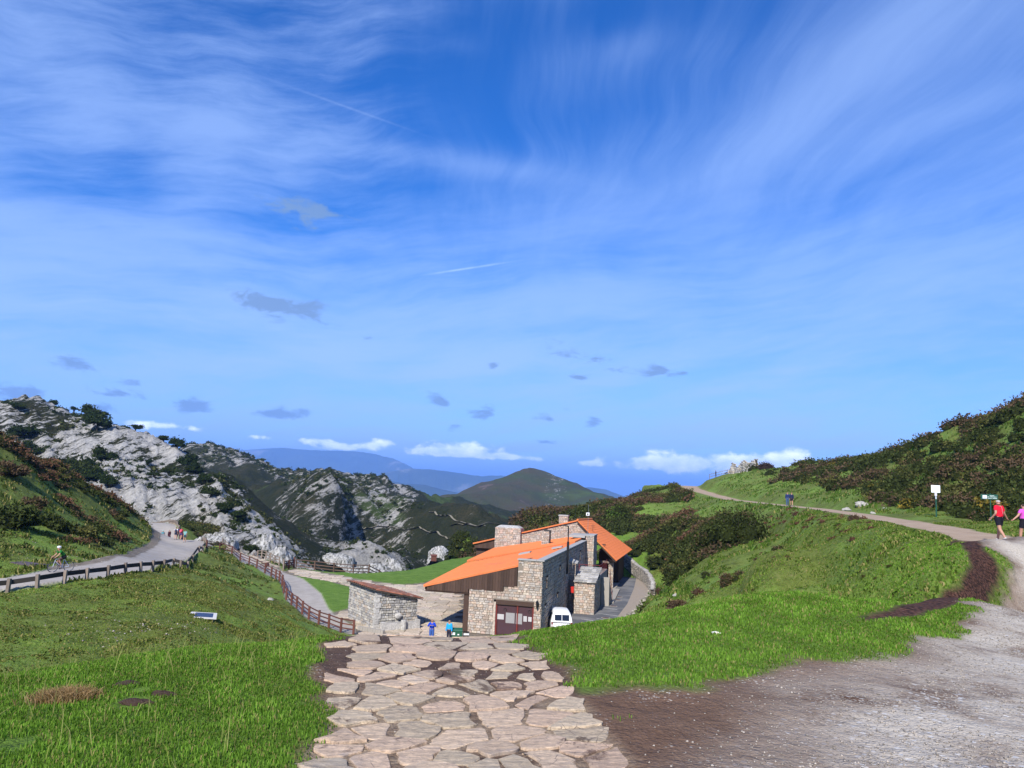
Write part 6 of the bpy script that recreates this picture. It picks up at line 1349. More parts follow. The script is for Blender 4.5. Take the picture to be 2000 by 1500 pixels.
# ------------------------------------------------------------------ small things on the ground
sp = G(400, 1207); po = empty('ground_panel', (sp[0], sp[1], zsurf(sp[0], sp[1]) + .1), R(-4), label='tilted dark panel with a pale frame lying alone in the left pasture', cat='panel')
tilt = Matrix.Rotation(R(4), 3, 'X') @ Matrix.Scale(.86, 3)
def tp(p): v = tilt @ Vector(p); return (v.x, v.y, v.z)
mb = MB(); mb.hexa([tp(q) for q in [(-.75, -.6, 0), (.95, -.6, 0), (.45, .6, 0), (-1.1, .6, 0), (-.75, -.6, .06), (.95, -.6, .06), (.45, .6, .06), (-1.1, .6, .06)]]); mb.build('panel_frame', simple('pale_frame', (.55, .53, .50), .6), po, world=False)
mb = MB(); mb.hexa([tp(q) for q in [(-.48, -.44, .061), (.66, -.44, .061), (.30, .44, .061), (-.76, .44, .061), (-.48, -.44, .07), (.66, -.44, .07), (.30, .44, .07), (-.76, .44, .07)]]); mb.build('panel_face', simple('blue_black_face', (.02, .025, .06), .35, .5), po, world=False)
mb = MB(); mb.box(-.3, -.1, -.35, .3, .1, 0); mb.build('panel_foot', conc_m, po, world=False)
def rock(px, py, s, label, D=None, seed=1, mat=None, zf=None, group=None, name='rock', sq=.6, tint=(1, 1, 1)):
    q = P(px, py, D) if D else G(px, py); z = (zf or zsurf)(q[0], q[1]); mb = MB(); mb.tint = tint; mb.blob((0, 0, s * sq * .35), s, s * .75, s * sq, 9, 6, jit=.5, seed=seed)
    o = mb.build(name, mat or grey_m); o.location = (q[0], q[1], z); tag(o, label, 'rock', group); return o
W1 = (.8, .8, .76)
for k, a in enumerate([(1654, 998, .42, 'pale boulder on the grass at the far edge of the dirt track'), (1681, 988, .55, 'flat pale slab of rock above the dirt track'), (1689, 987, .35, 'small rock against the right end of the flat slab'), (1729, 996, .30, 'lone light stone on the bank right of the pale boulder'),
     (1704, 1004, .25, 'small stone lying at the track edge'), (1848, 985, .55, 'grey rock in the gorse right of the white square sign'), (1878, 998, .45, 'pinkish rock in the bank between the two signs'), (1900, 1012, .35, 'low stone under the green sign'), (1858, 975, .4, 'grey boulder higher in the gorse behind the signs'),
     (528, 1175, .28, 'small pale rock at the top of the left pasture near the fence'), (640, 1166, .0, ''), (1322, 1160, .3, 'grey rock in the bare bank above the driveway')]):
    if a[2]: rock(a[0], a[1], a[2], a[3], seed=k + 5, tint=W1)
for k, a in enumerate([(1398, 1237, .055, 'small white scrap lying on the right grass mound', (1.9, 1.9, 1.9)), (1192, 1345, .0, '', W1)]):
    if a[2]: rock(a[0], a[1], a[2], a[3], seed=k + 40, tint=a[4], name='white_scrap', sq=.3)
# crags right behind the fences
def crag(px, py, D, sx, sy, sz, label, seed, zf=far_z):
    q = P(px, py, D); z = q[2]; r_ = np.random.default_rng(seed); k = 34; U, Vv = np.meshgrid(np.linspace(-1, 1, k), np.linspace(-1, 1, k)); rad = np.sqrt(U ** 2 + Vv ** 2)
    X = U * sx; Y = Vv * sy; H = np.clip(1 - rad ** 1.6, -.4, 1) * sz * (.55 + .9 * ridged(X / sx * 1.8 + seed, Y / sy * 2.6, 3, seed)) + ridged(X / .9 + seed * 7, Y / .9, 3, seed + 1) * .55 + fbm(X / .3, Y / .3, 3, seed) * .16
    Z = np.where(rad > 1, -1.5 - (rad - 1) * 6, H - .6); V = np.stack([X.ravel() + fbm(X / .8 + 9, Y / .8, 2, seed).ravel() * .4, Y.ravel(), Z.ravel()], 1)
    i = (np.arange(k - 1)[:, None] * k + np.arange(k - 1)[None, :]).ravel(); me = np_mesh('limestone_crag', V, np.stack([i, i + 1, i + k + 1, i + k], 1), smooth=False)
    o = link('limestone_crag', me, crag_m); o.location = q; tag(o, label, 'rock'); return o
crag_m, nt, bs = new_mat('white_limestone'); n = N(nt); o_ = n.objc(); kf = n.noise(n.mapping(o_, scale=(1.6, 1, .6), rot=(0, R(30), 0)), 1.4, 7, .75, .3)
cc = n.ramp(kf, [(0.40, (.04, .048, .025)), (0.47, (.26, .25, .23)), (0.56, (.50, .49, .46)), (0.7, (.64, .62, .58))]); nt.links.new(cc, bs.inputs['Base Color']); nt.links.new(n.bump(kf, 1.0, .5), bs.inputs['Normal'])
crag(728, 1113, 114, 3.0, 2.6, 1.1, 'white limestone outcrop just behind the lawn fence, left part', 3); crag(762, 1106, 118, 2.4, 2.0, 1.1, 'white limestone outcrop behind the lawn fence, right of the first', 4); crag(705, 1118, 108, 2.0, 1.6, .6, 'low white rocks at the fence bend', 5)
crag(655, 1088, 210, 5, 4, 1.2, 'scattered pale rocks left of the rocky knoll', 7); crag(858, 1078, 260, 3.6, 4, 2.0, 'pinkish white rock face right of the rocky knoll', 8)
crag(545, 1088, 128, 2.2, 3, 1.9, 'steep white rocks just behind the fence near the gate', 9); crag(520, 1068, 140, 2.6, 4, 2.2, 'tall white limestone rib behind the promenade fence', 10); crag(432, 1054, 132, 3.0, 3, 1.3, 'white rocks behind the start of the promenade', 11); crag(405, 1054, 134, 2.2, 2.4, .9, 'pale rocks beside the far guard rail', 12)
# loose stones in the left pasture, pebbles on the yard
def pebbles(name, label, x, y, s0, s1, mat, parent=None, zoff=0.0):
    k = len(x); z = surf_z(x, y) + zoff; s = rng.uniform(s0, s1, k) ** 1.0 * rng.uniform(.6, 1.3, k); oc = np.array([(1, 0, 0), (0, 1, 0), (-1, 0, 0), (0, -1, 0), (0, 0, 1), (0, 0, -1.0)])
    V = oc[None] * s[:, None, None] * rng.uniform(.6, 1.25, (k, 6, 1)) * np.array((1, .85, .5)); th = rng.uniform(0, 6.28, k); c, sn = np.cos(th)[:, None], np.sin(th)[:, None]
    V = np.stack([V[..., 0] * c - V[..., 1] * sn, V[..., 0] * sn + V[..., 1] * c, V[..., 2]], -1) + np.stack([x, y, z + s * .15], 1)[:, None]
    T = (np.arange(k)[:, None, None] * 6 + np.array([(0, 1, 4), (1, 2, 4), (2, 3, 4), (3, 0, 4), (1, 0, 5), (2, 1, 5), (3, 2, 5), (0, 3, 5)])[None]).reshape(-1, 3)
    v = rng.uniform(.6, 1.35, (k, 1)); A = np.repeat(np.concatenate([v, v * .98, v * .95, np.ones((k, 1))], 1), 6, 0)
    tag(link(name, np_mesh(name, V.reshape(-1, 3), T, {'tint': A}, smooth=False), mat, parent), label, kind='stuff')
gm2 = stonemat('pebble_stone', (.33, .295, .255))
x, y = sample(190000, -.5, 14, 3.6, 22); gw_ = mask_at(M_bare * M_grav, x, y); pn = fbm(x / .8, y / 1.2, 4, 77); ok = in_view(x, y, 2) & (rng.random(len(x)) < gw_ * np.clip(.55 + 1.3 * pn, .05, 1) * np.clip(9 / y, .2, 1) ** 1) ; pebbles('gravel', 'grey gravel scattered over the bare yard at lower right', x[ok], y[ok], .004, .014, gm2, zoff=.002)
x, y = sample(9000, -.5, 12, 3.6, 14); ok = in_view(x, y, 2) & (rng.random(len(x)) < mask_at(M_bare * (1 - M_bed), x, y) * .4); pebbles('gravel', 'sparse grit and small stones on the brown mud beside the path', x[ok], y[ok], .004, .014, gm2)
x, y = sample(4000, -2.8, 1.2, 4, 11); ok = (rng.random(len(x)) < mask_at(M_bed, x, y) * .5); pebbles('gravel', 'fine grit in the joints of the stone path', x[ok], y[ok], .003, .010, gm2)
x, y = sample(260, -40, -3, 24, 60); ok = rng.random(len(x)) < .5; pebbles('loose_stones', 'white stones scattered over the left pasture', x[ok], y[ok], .02, .06, gm2)
for (px, py, sx_, sy_, k) in [(310, 1220, 2.6, 1.6, 130), (220, 1235, 2.2, 1.2, 60), (170, 1250, 2.0, 1.0, 40), (100, 1098, 3.0, 1.0, 120), (150, 1085, 5, 1.2, 120), (215, 1075, 5, 1.0, 90), (560, 1228, 2.5, 1.5, 30), (1880, 1000, 2.2, 1.2, 60), (280, 1060, 2, 3, 60)]:
    q = G(px, py); x = q[0] + rng.normal(0, sx_ * .5, k); y = q[1] + rng.normal(0, sy_ * .6, k); pebbles('loose_stones', 'patch of small pale stones in the grass', x[:k * 2 // 3], y[:k * 2 // 3], .02, .075, gm2)
# mole hills in the near turf
for k, (px, py, s, lb) in enumerate([(270, 1377, .09, 'dark earth molehill in the near turf, the widest of the three'), (317, 1360, .07, 'small earth molehill right of the widest one'), (252, 1341, .08, 'small earth molehill above the widest one')]):
    q = G(px, py); mb = MB(); mb.blob((0, 0, 0), s * 1.5, s * .7, s * .35, 12, 6, jit=.35, seed=k); o = mb.build('molehill', simple('dark_earth', (.075, .045, .032), .95, var=.4, scale=30, bumpy=.03)); o.location = (q[0], q[1], zsurf(q[0], q[1])); tag(o, lb, 'molehill')
q = G(133, 1089); mb = MB(); mb.box(-1.4, -.5, -.1, 1.4, .5, .12); o = mb.build('drain_cover', simple('dark_slab', (.10, .08, .09), .8)); q = G(55, 1103); o.location = (q[0], q[1], zsurf(q[0], q[1])); o.rotation_euler.z = R(-25); tag(o, 'dark slab over the ditch at the foot of the left hill', 'slab')
print('site', round(time.time() - T0, 1))

# ------------------------------------------------------------------ people
skin_m = simple('skin', (.46, .25, .17), .6, .3, var=.1); 
def cloth(name, c, var=.18): return simple(name, c, .85, .15, var=var, scale=14)
def figure(label, loc, face, colours, phase=0.0, H=1.75, arms=None, bend=0.0, hair=(.05, .035, .025), top_len='short', leg_len='short', helmet=None, seated=None, pack=None, shoes=(.1, .1, .12), group=None, plump=1.0, skirt=False, cat='person', head_turn=0.0, stripe=None):
    """one continuous skinned body; clothes and hair are children cut from and set over it"""
    k = H / 1.75; o = empty('person', loc, face, label=label, cat=cat, group=group)
    J = {}; Rr = {}
    def put(n_, p, r): J[n_] = Vector(p); Rr[n_] = r
    cb, sb = math.cos(bend), math.sin(bend); hip = Vector((0, 0, .94)) if seated is None else Vector(seated['hip'])
    def tor(z, x=0, y=0): v = Vector((x, y, z)); return hip + Vector((v.x, v.y * cb + v.z * sb, v.z * cb - v.y * sb))
    put('pelvis', hip, .135 * plump); put('waist', tor(.16), .118 * plump); put('chest', tor(.36), .138 * plump); put('neck0', tor(.50), .062); put('neck', tor(.57, 0, .01), .056)
    hd = tor(.57, 0, .01); put('head', hd + Vector((0, .012, .085)), .082); put('crown', hd + Vector((0, 0, .165)), .078)
    legs = {}
    for s, nm in ((-1, 'L'), (1, 'R')):
        sw = phase * s; put('hip' + nm, hip + Vector((s * .095, 0, -.04)), .098 * plump)
        if seated:
            put('knee' + nm, seated['knee' + nm], .062); put('ank' + nm, seated['ank' + nm], .042); put('toe' + nm, Vector(seated['ank' + nm]) + Vector((0, .16, -.05)), .034)
        else:
            th = sw * .45; sh_ = th - (.55 * max(0, -sw) + .06) 
            kn = J['hip' + nm] + Vector((0, math.sin(th) * .43, -math.cos(th) * .43)); an_ = kn + Vector((0, math.sin(sh_) * .41, -math.cos(sh_) * .41))
            put('knee' + nm, kn, .062 * plump); put('calf' + nm, kn * .65 + an_ * .35 + Vector((0, -.01, 0)), .056 * plump); put('ank' + nm, an_, .040)
            tz = .03 if sw < -.3 else 0; put('heel' + nm, an_ + Vector((0, -.03, -.035)), .036); put('toe' + nm, an_ + Vector((0, .15, -.055 + (-.03 if sw < -.5 else .0))), .032)
        put('sho' + nm, tor(.455, s * .165), .068 * plump)
        if arms and nm in arms: el, wr = Vector(arms[nm][0]), Vector(arms[nm][1])
        else:
            a = -sw * .4; el = J['sho' + nm] + Vector((s * .05, math.sin(a) * .29, -math.cos(a) * .29)); wr = el + Vector((s * .01, math.sin(a + .35) * .25, -math.cos(a + .35) * .25))
        put('elb' + nm, el, .044); put('wri' + nm, wr, .029); d = (wr - el).normalized(); put('palm' + nm, wr + d * .075, .034)
    E_ = [('pelvis', 'waist'), ('waist', 'chest'), ('chest', 'neck0'), ('neck0', 'neck'), ('neck', 'head'), ('head', 'crown')]
    for nm in 'LR':
        E_ += [('pelvis', 'hip' + nm), ('hip' + nm, 'knee' + nm)]
        E_ += [('knee' + nm, 'calf' + nm), ('calf' + nm, 'ank' + nm), ('ank' + nm, 'heel' + nm), ('ank' + nm, 'toe' + nm)] if not seated else [('knee' + nm, 'ank' + nm), ('ank' + nm, 'toe' + nm)]
        E_ += [('chest', 'sho' + nm), ('sho' + nm, 'elb' + nm), ('elb' + nm, 'wri' + nm), ('wri' + nm, 'palm' + nm)]
    names_ = list(J); me = bpy.data.meshes.new('body'); me.from_pydata([J[q] for q in names_], [(names_.index(a), names_.index(b)) for a, b in E_], [])
    t = bpy.data.objects.new('tmp', me); col.objects.link(t); md = t.modifiers.new('s', 'SKIN'); md.use_smooth_shade = True
    for i, q in enumerate(names_): me.skin_vertices[0].data[i].radius = (Rr[q] * (1.22 if q in ('pelvis', 'waist', 'chest') else 1), Rr[q] * (.85 if q in ('pelvis', 'waist', 'chest') else 1)); me.skin_vertices[0].data[i].use_root = q == 'pelvis'
    sd_ = t.modifiers.new('d', 'SUBSURF'); sd_.levels = 2; sd_.render_levels = 2
    dg = bpy.context.evaluated_depsgraph_get(); bm_ = bpy.data.meshes.new_from_object(t.evaluated_get(dg)); bpy.data.objects.remove(t)
    V = np.array([v.co for v in bm_.vertices]); Nn = np.array([v.normal for v in bm_.vertices]); Fc = [tuple(p.vertices) for p in bm_.polygons]
    seg = [(a, b) for a, b in E_]; D_ = []; Tt = []
    for a, b in seg:
        A, B = np.array(J[a]), np.array(J[b]); e = B - A; tt = np.clip(((V - A) @ e) / (e @ e), 0, 1); D_.append(np.linalg.norm(V - A - tt[:, None] * e, axis=1) / ((Rr[a] + Rr[b]) / 2)); Tt.append(tt)
    D_ = np.array(D_); Tt = np.array(Tt); near = D_.argmin(0); nt_ = Tt[near, np.arange(len(V))]
    reg = []
    for i in range(len(V)):
        a, b = seg[near[i]]; u = nt_[i]
        if a in ('pelvis', 'waist', 'chest') and not b.startswith(('hip', 'sho')): reg.append('pants' if a == 'pelvis' and u < .45 else ('neck' if a == 'chest' and u > .9 else 'top'))
        elif b.startswith('hip'): reg.append('pants')
        elif b.startswith('sho'): reg.append('top')
        elif a.startswith('sho'): reg.append('top' if (top_len == 'long' or u < .62) else 'skin')
        elif a.startswith('elb'): reg.append('top' if top_len == 'long' and u < .9 else 'skin')
        elif a.startswith('hip'): reg.append('pants' if leg_len == 'long' or u < .60 else 'skin')
        elif a.startswith(('knee', 'calf')): reg.append('pants' if (leg_len == 'long' and not (a.startswith('calf') and u > .92)) else ('sock' if a.startswith('calf') and u > .8 else 'skin'))
        elif a.startswith('ank'): reg.append('shoe')
        elif a in ('neck', 'head') or b == 'neck': reg.append('head' if a in ('neck', 'head') and V[i][2] > J['head'].z - .02 and (V[i][1] - J['head'].y < .035 or V[i][2] > J['head'].z + .075) else 'skin')
        else: reg.append('skin')
    mb = MB(); mb.add(V, Fc)
    # fingers, thumb, nose, ears belong to the body
    for nm, s in (('L', -1), ('R', 1)):
        p, w_ = J['palm' + nm], J['wri' + nm]; d = (p - w_).normalized(); sd = Vector((0, 1, 0)); sd = (sd - d * sd.dot(d)).normalized(); inn = d.cross(sd) * s
        for q, L in zip((-1.5, -.5, .5, 1.5), (.058, .07, .074, .062)):
            b0 = p + sd * q * .017 + d * .012; b1 = b0 + d * L * .55 + inn * .008; b2 = b1 + (d * .7 + inn * .7) * L * .5; mb.tube(b0, b1, .0085, .008, 6); mb.tube(b1, b2, .008, .0065, 6)
        b0 = w_ + d * .03 + sd * .025; b1 = b0 + (sd * .7 + d * .7) * .045; mb.tube(b0, b1, .010, .009, 6); mb.tube(b1, b1 + (d + inn * .4) * .03, .009, .007, 6)
    h = J['head']; mb.tube(h + Vector((0, .085, .02)), h + Vector((0, .108, -.012)), .010, .015, 6)
    for s in (-1, 1): mb.blob(h + Vector((s * .083, .0, 0)), .012, .022, .032, 8, 5)
    bo = mb.build('body', skin_m, o, smooth=True, world=False); bo.scale = (k, k, k)
    mb = MB()
    for s in (-1, 1): mb.blob(h + Vector((s * .030, .078, .028)), .011, .008, .008, 7, 4)
    mb.build('eye', simple('eye', (.03, .025, .02), .2), bo, world=False); mb = MB(); mb.blob(h + Vector((0, .083, -.042)), .024, .007, .007, 8, 4); mb.build('mouth', simple('lip', (.30, .10, .08), .5), bo, world=False)
    def cut(names2, off, nm, mt, parent=o, hollow=False):
        idx = [i for i, r in enumerate(reg) if r in names2]; s_ = set(idx); f2_ = [f for f in Fc if sum(v in s_ for v in f) >= 3]
        if not f2_: return None
        used = sorted({v for f in f2_ for v in f}); mp = {v: i for i, v in enumerate(used)}; n_ = len(used)
        W = [V[v] + Nn[v] * off for v in used] + [V[v] + Nn[v] * (off * .2) for v in used]
        fs = [tuple(mp[v] for v in f) for f in f2_]; cnt = {}
        for f in fs:
            for q in range(len(f)): e = tuple(sorted((f[q], f[(q + 1) % len(f)]))); cnt[e] = cnt.get(e, 0) + 1
        rim = [(a, b, b + n_, a + n_) for (a, b), c in cnt.items() if c == 1]
        m2 = MB(); m2.add(W, fs + rim); q = m2.build(nm, mt, parent, smooth=True, world=False); q.scale = (k, k, k); return q
    cut(('top',), .016, 'shirt', cloth('shirt_cloth', colours[0])); cut(('pants',), .020 if leg_len == 'short' else .014, 'shorts' if leg_len == 'short' else 'trousers', cloth('trouser_cloth', colours[1]))
    cut(('shoe',), .012, 'shoes', cloth('shoe_cloth', shoes)); cut(('sock',), .006, 'socks', cloth('sock_cloth', (.5, .5, .5)))
    if helmet is None: cut(('head',), .010, 'hair', cloth('hair', hair))
    else:
        mb = MB(); mb.blob(h + Vector((0, -.01, .10)), .105, .135, .085, 14, 8); q = mb.build('helmet', simple('helmet_shell', helmet, .3, .5), o, smooth=True, world=False); q.scale = (k, k, k)
    if skirt:
        mb = MB(); mb.tube(hip + Vector((0, 0, .05)), (0, 0, .28), .17, .27, 14); q = mb.build('skirt', cloth('skirt_cloth', colours[1]), o, smooth=True, world=False); q.scale = (k, k, k)
    if pack:
        mb = MB(); c_ = tor(.30, 0, -.19); mb.blob(c_, .16, .10, .21, 10, 8); mb.blob(c_ + Vector((0, -.07, -.06)), .11, .06, .10, 8, 6); q = mb.build('backpack', cloth('pack_cloth', pack), o, smooth=True, world=False); q.scale = (k, k, k)
    if stripe:
        mb = MB(); pts = [tor(.50, .0, -.115), tor(.40, .0, -.150), tor(.28, .01, -.152), tor(.18, .05, -.135)]; mb.path(pts, .006, 5); q = mb.build('reflective_stripe', cloth('stripe', stripe), o, world=False); q.scale = (k, k, k)
    return o, J
def ground_at(p): return (p[0], p[1], zsurf(p[0], p[1]))
# the couple on the track, hand in hand, seen from behind, walking away
mp_ = P(1953, 1058, 31.7); fd = R(18)
wx = 2.0
man, Jm = figure('man in a red running shirt and black shorts walking away, holding hands', ground_at(mp_), fd, ((.72, .015, .04), (.012, .012, .02)), phase=.55, hair=(.42, .38, .36), shoes=(.30, .22, .28), arms={'R': ((.31, .02, 1.15), (.49, .06, .97)), 'L': ((-.25, -.07, 1.14), (-.27, .10, .96))}, stripe=(.75, .35, .38), plump=1.05)
mw = PZ(2004, 1062, -1.42); mw = P(2002, 1061, 31.4)
woman, Jw = figure('woman in a magenta top and black shorts at the right picture edge, holding hands', ground_at(mw), fd, ((.62, .10, .50), (.015, .014, .022)), phase=-.5, H=1.62, shoes=(.45, .55, .65), arms={'L': ((-.31, .02, 1.18), (-.53, .05, 1.02)), 'R': ((.25, .0, 1.13), (.27, .12, .9))}, plump=1.08)
mb = MB(); mb.ring((0, 0, 1.02 * .93), (0, 0, 1), .155, .04, 16, 6); mb.blob((0, -.16, .95), .15, .05, .06, 10, 6); mb.build('waist_bag', cloth('bag_cloth', (.02, .02, .025)), woman, world=False)
# hikers further along the track
for px, py, D, c, ll, lb, ph in [(1538, 987, 98, ((.02, .035, .12), (.05, .10, .22)), 'long', 'hiker in a navy jacket and blue jeans on the track, left of the pair', .35), (1546, 987, 97, ((.015, .025, .07), (.02, .02, .03)), 'short', 'hiker in a dark blue jacket and shorts on the track, right of the pair', -.4)]:
    figure(lb, ground_at(P(px, py, D)), R(165), c, phase=ph, top_len='long', leg_len=ll, group='two hikers coming down the dirt track')
# walkers on the road
grp = 'walkers on the left road'
for px, py, D, c, kw, lb in [
    (343, 1049, 108, ((.70, .70, .74), (.03, .035, .07)), dict(pack=(.04, .05, .09)), 'walker in a white top with a dark bag, leftmost of the road group'), (348, 1049, 109, ((.02, .03, .07), (.02, .025, .05)), dict(leg_len='long'), 'walker in dark navy clothes beside the one in white'),
    (353, 1050, 108, ((.45, .03, .07), (.10, .06, .16)), dict(pack=(.75, .10, .16)), 'walker with a bright red backpack in the middle of the road group'), (356, 1046, 114, ((.03, .015, .02), (.03, .03, .04)), dict(leg_len='long'), 'walker in black behind the red backpack'),
    (361, 1051, 106, ((.20, .42, .42), (.05, .09, .11)), dict(), 'walker in a turquoise top and shorts, rightmost of the road group'), (345, 1040, 124, ((.012, .012, .012), (.03, .02, .02)), dict(hair=(.35, .09, .03)), 'walker in black with reddish hair, ahead of the road group')]:
    figure(lb, ground_at(P(px, py, D)), R(rr.uniform(-12, 12)), c, phase=rr.choice([-.5, .4, .5]), group=grp, **kw)
figure('woman in a long dark burgundy dress walking alone in the middle of the road', ground_at(P(331, 1043, 118)), R(170), ((.04, .012, .022), (.04, .012, .022)), phase=.2, H=1.7, top_len='long', skirt=True, leg_len='long')
figure('person in a royal blue hooded coat standing on the plaza below the path', (P(843, 1237, 60)[0], 60, ZP + .03), R(178), ((.015, .06, .50), (.05, .12, .40)), top_len='long', leg_len='long', arms={'L': ((-.30, .05, 1.18), (-.12, .25, 1.28)), 'R': ((.30, .05, 1.18), (.12, .25, 1.28))}, hair=(.03, .02, .02), plump=1.18)
figure('person in a sky blue jacket standing left of the green bins', (P(877, 1237, 60)[0], 60, ZP + .03), R(165), ((.02, .36, .72), (.03, .03, .05)), top_len='long', leg_len='long', hair=(.30, .26, .22))
figure('tiny dark figure on the skyline beside the thin fence', ground_at(P(1398, 936, 183)), R(60), ((.02, .025, .035), (.03, .03, .04)), top_len='long', leg_len='long')

# ------------------------------------------------------------------ bicycles and riders
def bicycle(label, loc, rz, frame, lean=0.0, basket=False, cat='bicycle', bars='drop'):
    o = empty('bicycle', loc, rz, label=label, cat=cat); o.rotation_euler.y = lean; fm = simple('bike_frame', frame, .35, .5); W_ = lambda b, nm, m, p=None: b.build(nm, m, p or o, world=False)
    for y in (-.5, .5):
        mb = MB(); mb.ring((0, y, .34), (1, 0, 0), .325, .016, 28, 6); wh = W_(mb, 'wheel', black_m); mb = MB(); mb.ring((0, y, .34), (1, 0, 0), .30, .012, 28, 5); mb.tube((-.03, y, .34), (.03, y, .34), .025, .025, 8)
        for t in range(12): a = math.pi * t / 6; mb.tube((0, y, .34), (0, y + math.cos(a) * .3, .34 + math.sin(a) * .3), .0025, .0025, 4, False)
        W_(mb, 'rim', grey_metal, wh)
    mb = MB(); A, B, C_, D_ = (0, -.14, .85), (0, -.08, .29), (0, .36, .84), (0, .40, .72)
    for p, q in ((A, B), (B, D_), (A, C_), ((0, -.5, .34), B), ((0, -.5, .34), A), (C_, D_), (D_, (.0, .5, .34))): mb.tube(p, q, .018, .018, 6)
    W_(mb, 'frame', fm); mb = MB(); mb.tube((0, -.15, .85), (0, -.17, .95), .013, .013, 6); mb.blob((0, -.18, .97), .07, .14, .03, 8, 5); W_(mb, 'saddle', black_m)
    mb = MB(); mb.tube((0, .35, .85), (0, .37, .98), .013, .013, 6); mb.tube((-.22, .40, .98), (.22, .40, .98), .014, .014, 6)
    for s in (-1, 1):
        if bars == 'drop': mb.path([(s * .21, .40, .98), (s * .21, .50, .96), (s * .21, .50, .86), (s * .21, .42, .84)], .013, 6)
        else: mb.path([(s * .22, .40, .98), (s * .27, .28, 1.02)], .016, 6)
    W_(mb, 'handlebar', black_m); mb = MB(); mb.ring((.03, -.08, .29), (1, 0, 0), .09, .008, 16, 4); mb.tube((.05, -.08, .29), (.05, .08, .25), .01, .01, 5); mb.tube((-.05, -.08, .29), (-.05, -.24, .33), .01, .01, 5); W_(mb, 'crank', grey_metal)
    if basket:
        mb = MB(); mb.box(-.18, -.72, .66, .18, -.36, .9); mb.box(-.25, -.68, .38, -.1, -.36, .66); mb.box(.1, -.68, .38, .25, -.36, .66); W_(mb, 'pannier', simple('pannier', (.14, .06, .035), .8))
    return o
def rider(label, loc, rz, c, helmet, **kw):
    return figure(label, loc, rz, c, bend=.75, seated={'hip': (0, -.16, 1.02), 'kneeL': (-.10, .22, .86), 'ankL': (-.09, .05, .50), 'kneeR': (.10, .24, .62), 'ankR': (.09, -.10, .24)}, arms={'L': ((-.24, .30, 1.12), (-.21, .46, 1.0)), 'R': ((.24, .30, 1.12), (.21, .46, 1.0))}, helmet=helmet, **kw)
bp = P(117.5, 1118, 52); bl = ground_at(bp); bl = (bl[0], bl[1], bl[2] + .01); az_ = R(142)
bicycle('road bicycle ridden by the cyclist in green on the left road', bl, az_, (.55, .6, .7)); rider('cyclist in a green and black jersey with a white helmet on the left road', bl, az_, ((.02, .16, .03), (.015, .015, .02)), (.8, .8, .82), cat='cyclist')
bl = ground_at(P(317, 1047, 124)); bicycle('road bicycle seen from behind, under the far cyclist', bl, R(8), (.3, .3, .3)); rider('far cyclist in a teal and white jersey riding away down the road', bl, R(8), ((.08, .22, .26), (.02, .02, .03)), (.35, .65, .55), cat='cyclist')
bl = PZ(510, 1114, ZP); bicycle('bicycle with brown panniers leaning on the promenade fence', (bl[0] + .35, bl[1] + .2, zsurf(bl[0], bl[1])), R(55), (.12, .05, .04), lean=R(-8), basket=True, bars='flat')

# ------------------------------------------------------------------ white van
vb = PZ(1097, 1241, ZP); van = empty('parked_van', (vb[0], vb[1] + .2, ZP + .02), R(1), label='small white passenger van parked beside the shaded stone wall', cat='van')
def vp(mb, name, m, p=None, **k): return mb.build(name, m, p or van, world=False, **k)
ST = [(0.0, .30, 1.00, .80, .77), (.06, .27, 1.05, .88, .80), (.30, .24, 1.72, .90, .70), (.55, .24, 1.80, .90, .68), (1.6, .24, 1.84, .90, .67), (2.5, .24, 1.82, .90, .66), (2.95, .24, 1.72, .90, .64), (3.45, .24, 1.12, .90, .78), (4.1, .26, .98, .86, .74), (4.32, .32, .74, .76, .66)]
mb = MB(); rings = []; nr_ = 20
for y, z0, z1, wb, wt_ in ST:
    rg = []
    belt = min(.98, z1 - .03)
    prof = [(-wb * .93, z0), (-wb, z0 + .12), (-wb, belt * .7), (-wb * .985, belt), (-(wb + wt_) / 2 - .01, (belt + z1) / 2), (-wt_ - .01, z1 - .10), (-wt_ * .88, z1 - .025), (-wt_ * .5, z1), (0, z1 + .012)]
    prof = prof + [(-x, z) for x, z in prof[-2::-1]]
    rings.append([(x, y, z) for x, z in prof])
m_ = len(rings[0]); vs = [p for r in rings for p in r]; fs = []
for i in range(len(rings) - 1):
    for j in range(m_ - 1): fs.append((i * m_ + j, (i + 1) * m_ + j, (i + 1) * m_ + j + 1, i * m_ + j + 1))
    fs.append((i * m_ + m_ - 1, (i + 1) * m_ + m_ - 1, (i + 1) * m_, i * m_))
fs += [tuple(range(m_)), tuple(range(len(vs) - m_, len(vs)))[::-1]]
mb.add(vs, fs); body = vp(mb, 'body', white_m, smooth=False); bv = body.modifiers.new('b', 'BEVEL'); bv.width = .03; bv.segments = 2; bv.limit_method = 'ANGLE'; bv.angle_limit = R(25)
for p in body.data.polygons: p.use_smooth = True
def rear(x0, z0, x1, z1, y=-.0): # quad on the sloping tailgate
    yf = lambda z: .055 + (z - 1.05) * (.24 / .67) - .012
    return [(x0, yf(z0) - .01, z0), (x1, yf(z0) - .01, z0), (x1, yf(z1) - .01, z1), (x0, yf(z1) - .01, z1), (x0, yf(z0) + .03, z0), (x1, yf(z0) + .03, z0), (x1, yf(z1) + .03, z1), (x0, yf(z1) + .03, z1)]
def hexr(mb, q): mb.hexa([q[0], q[1], q[5], q[4], q[3], q[2], q[6], q[7]])
mb = MB(); hexr(mb, rear(-.60, 1.10, -.02, 1.55)); w1 = vp(mb, 'rear_window', glass_m); mb = MB(); hexr(mb, rear(.02, 1.10, .60, 1.55)); vp(mb, 'rear_window', glass_m)
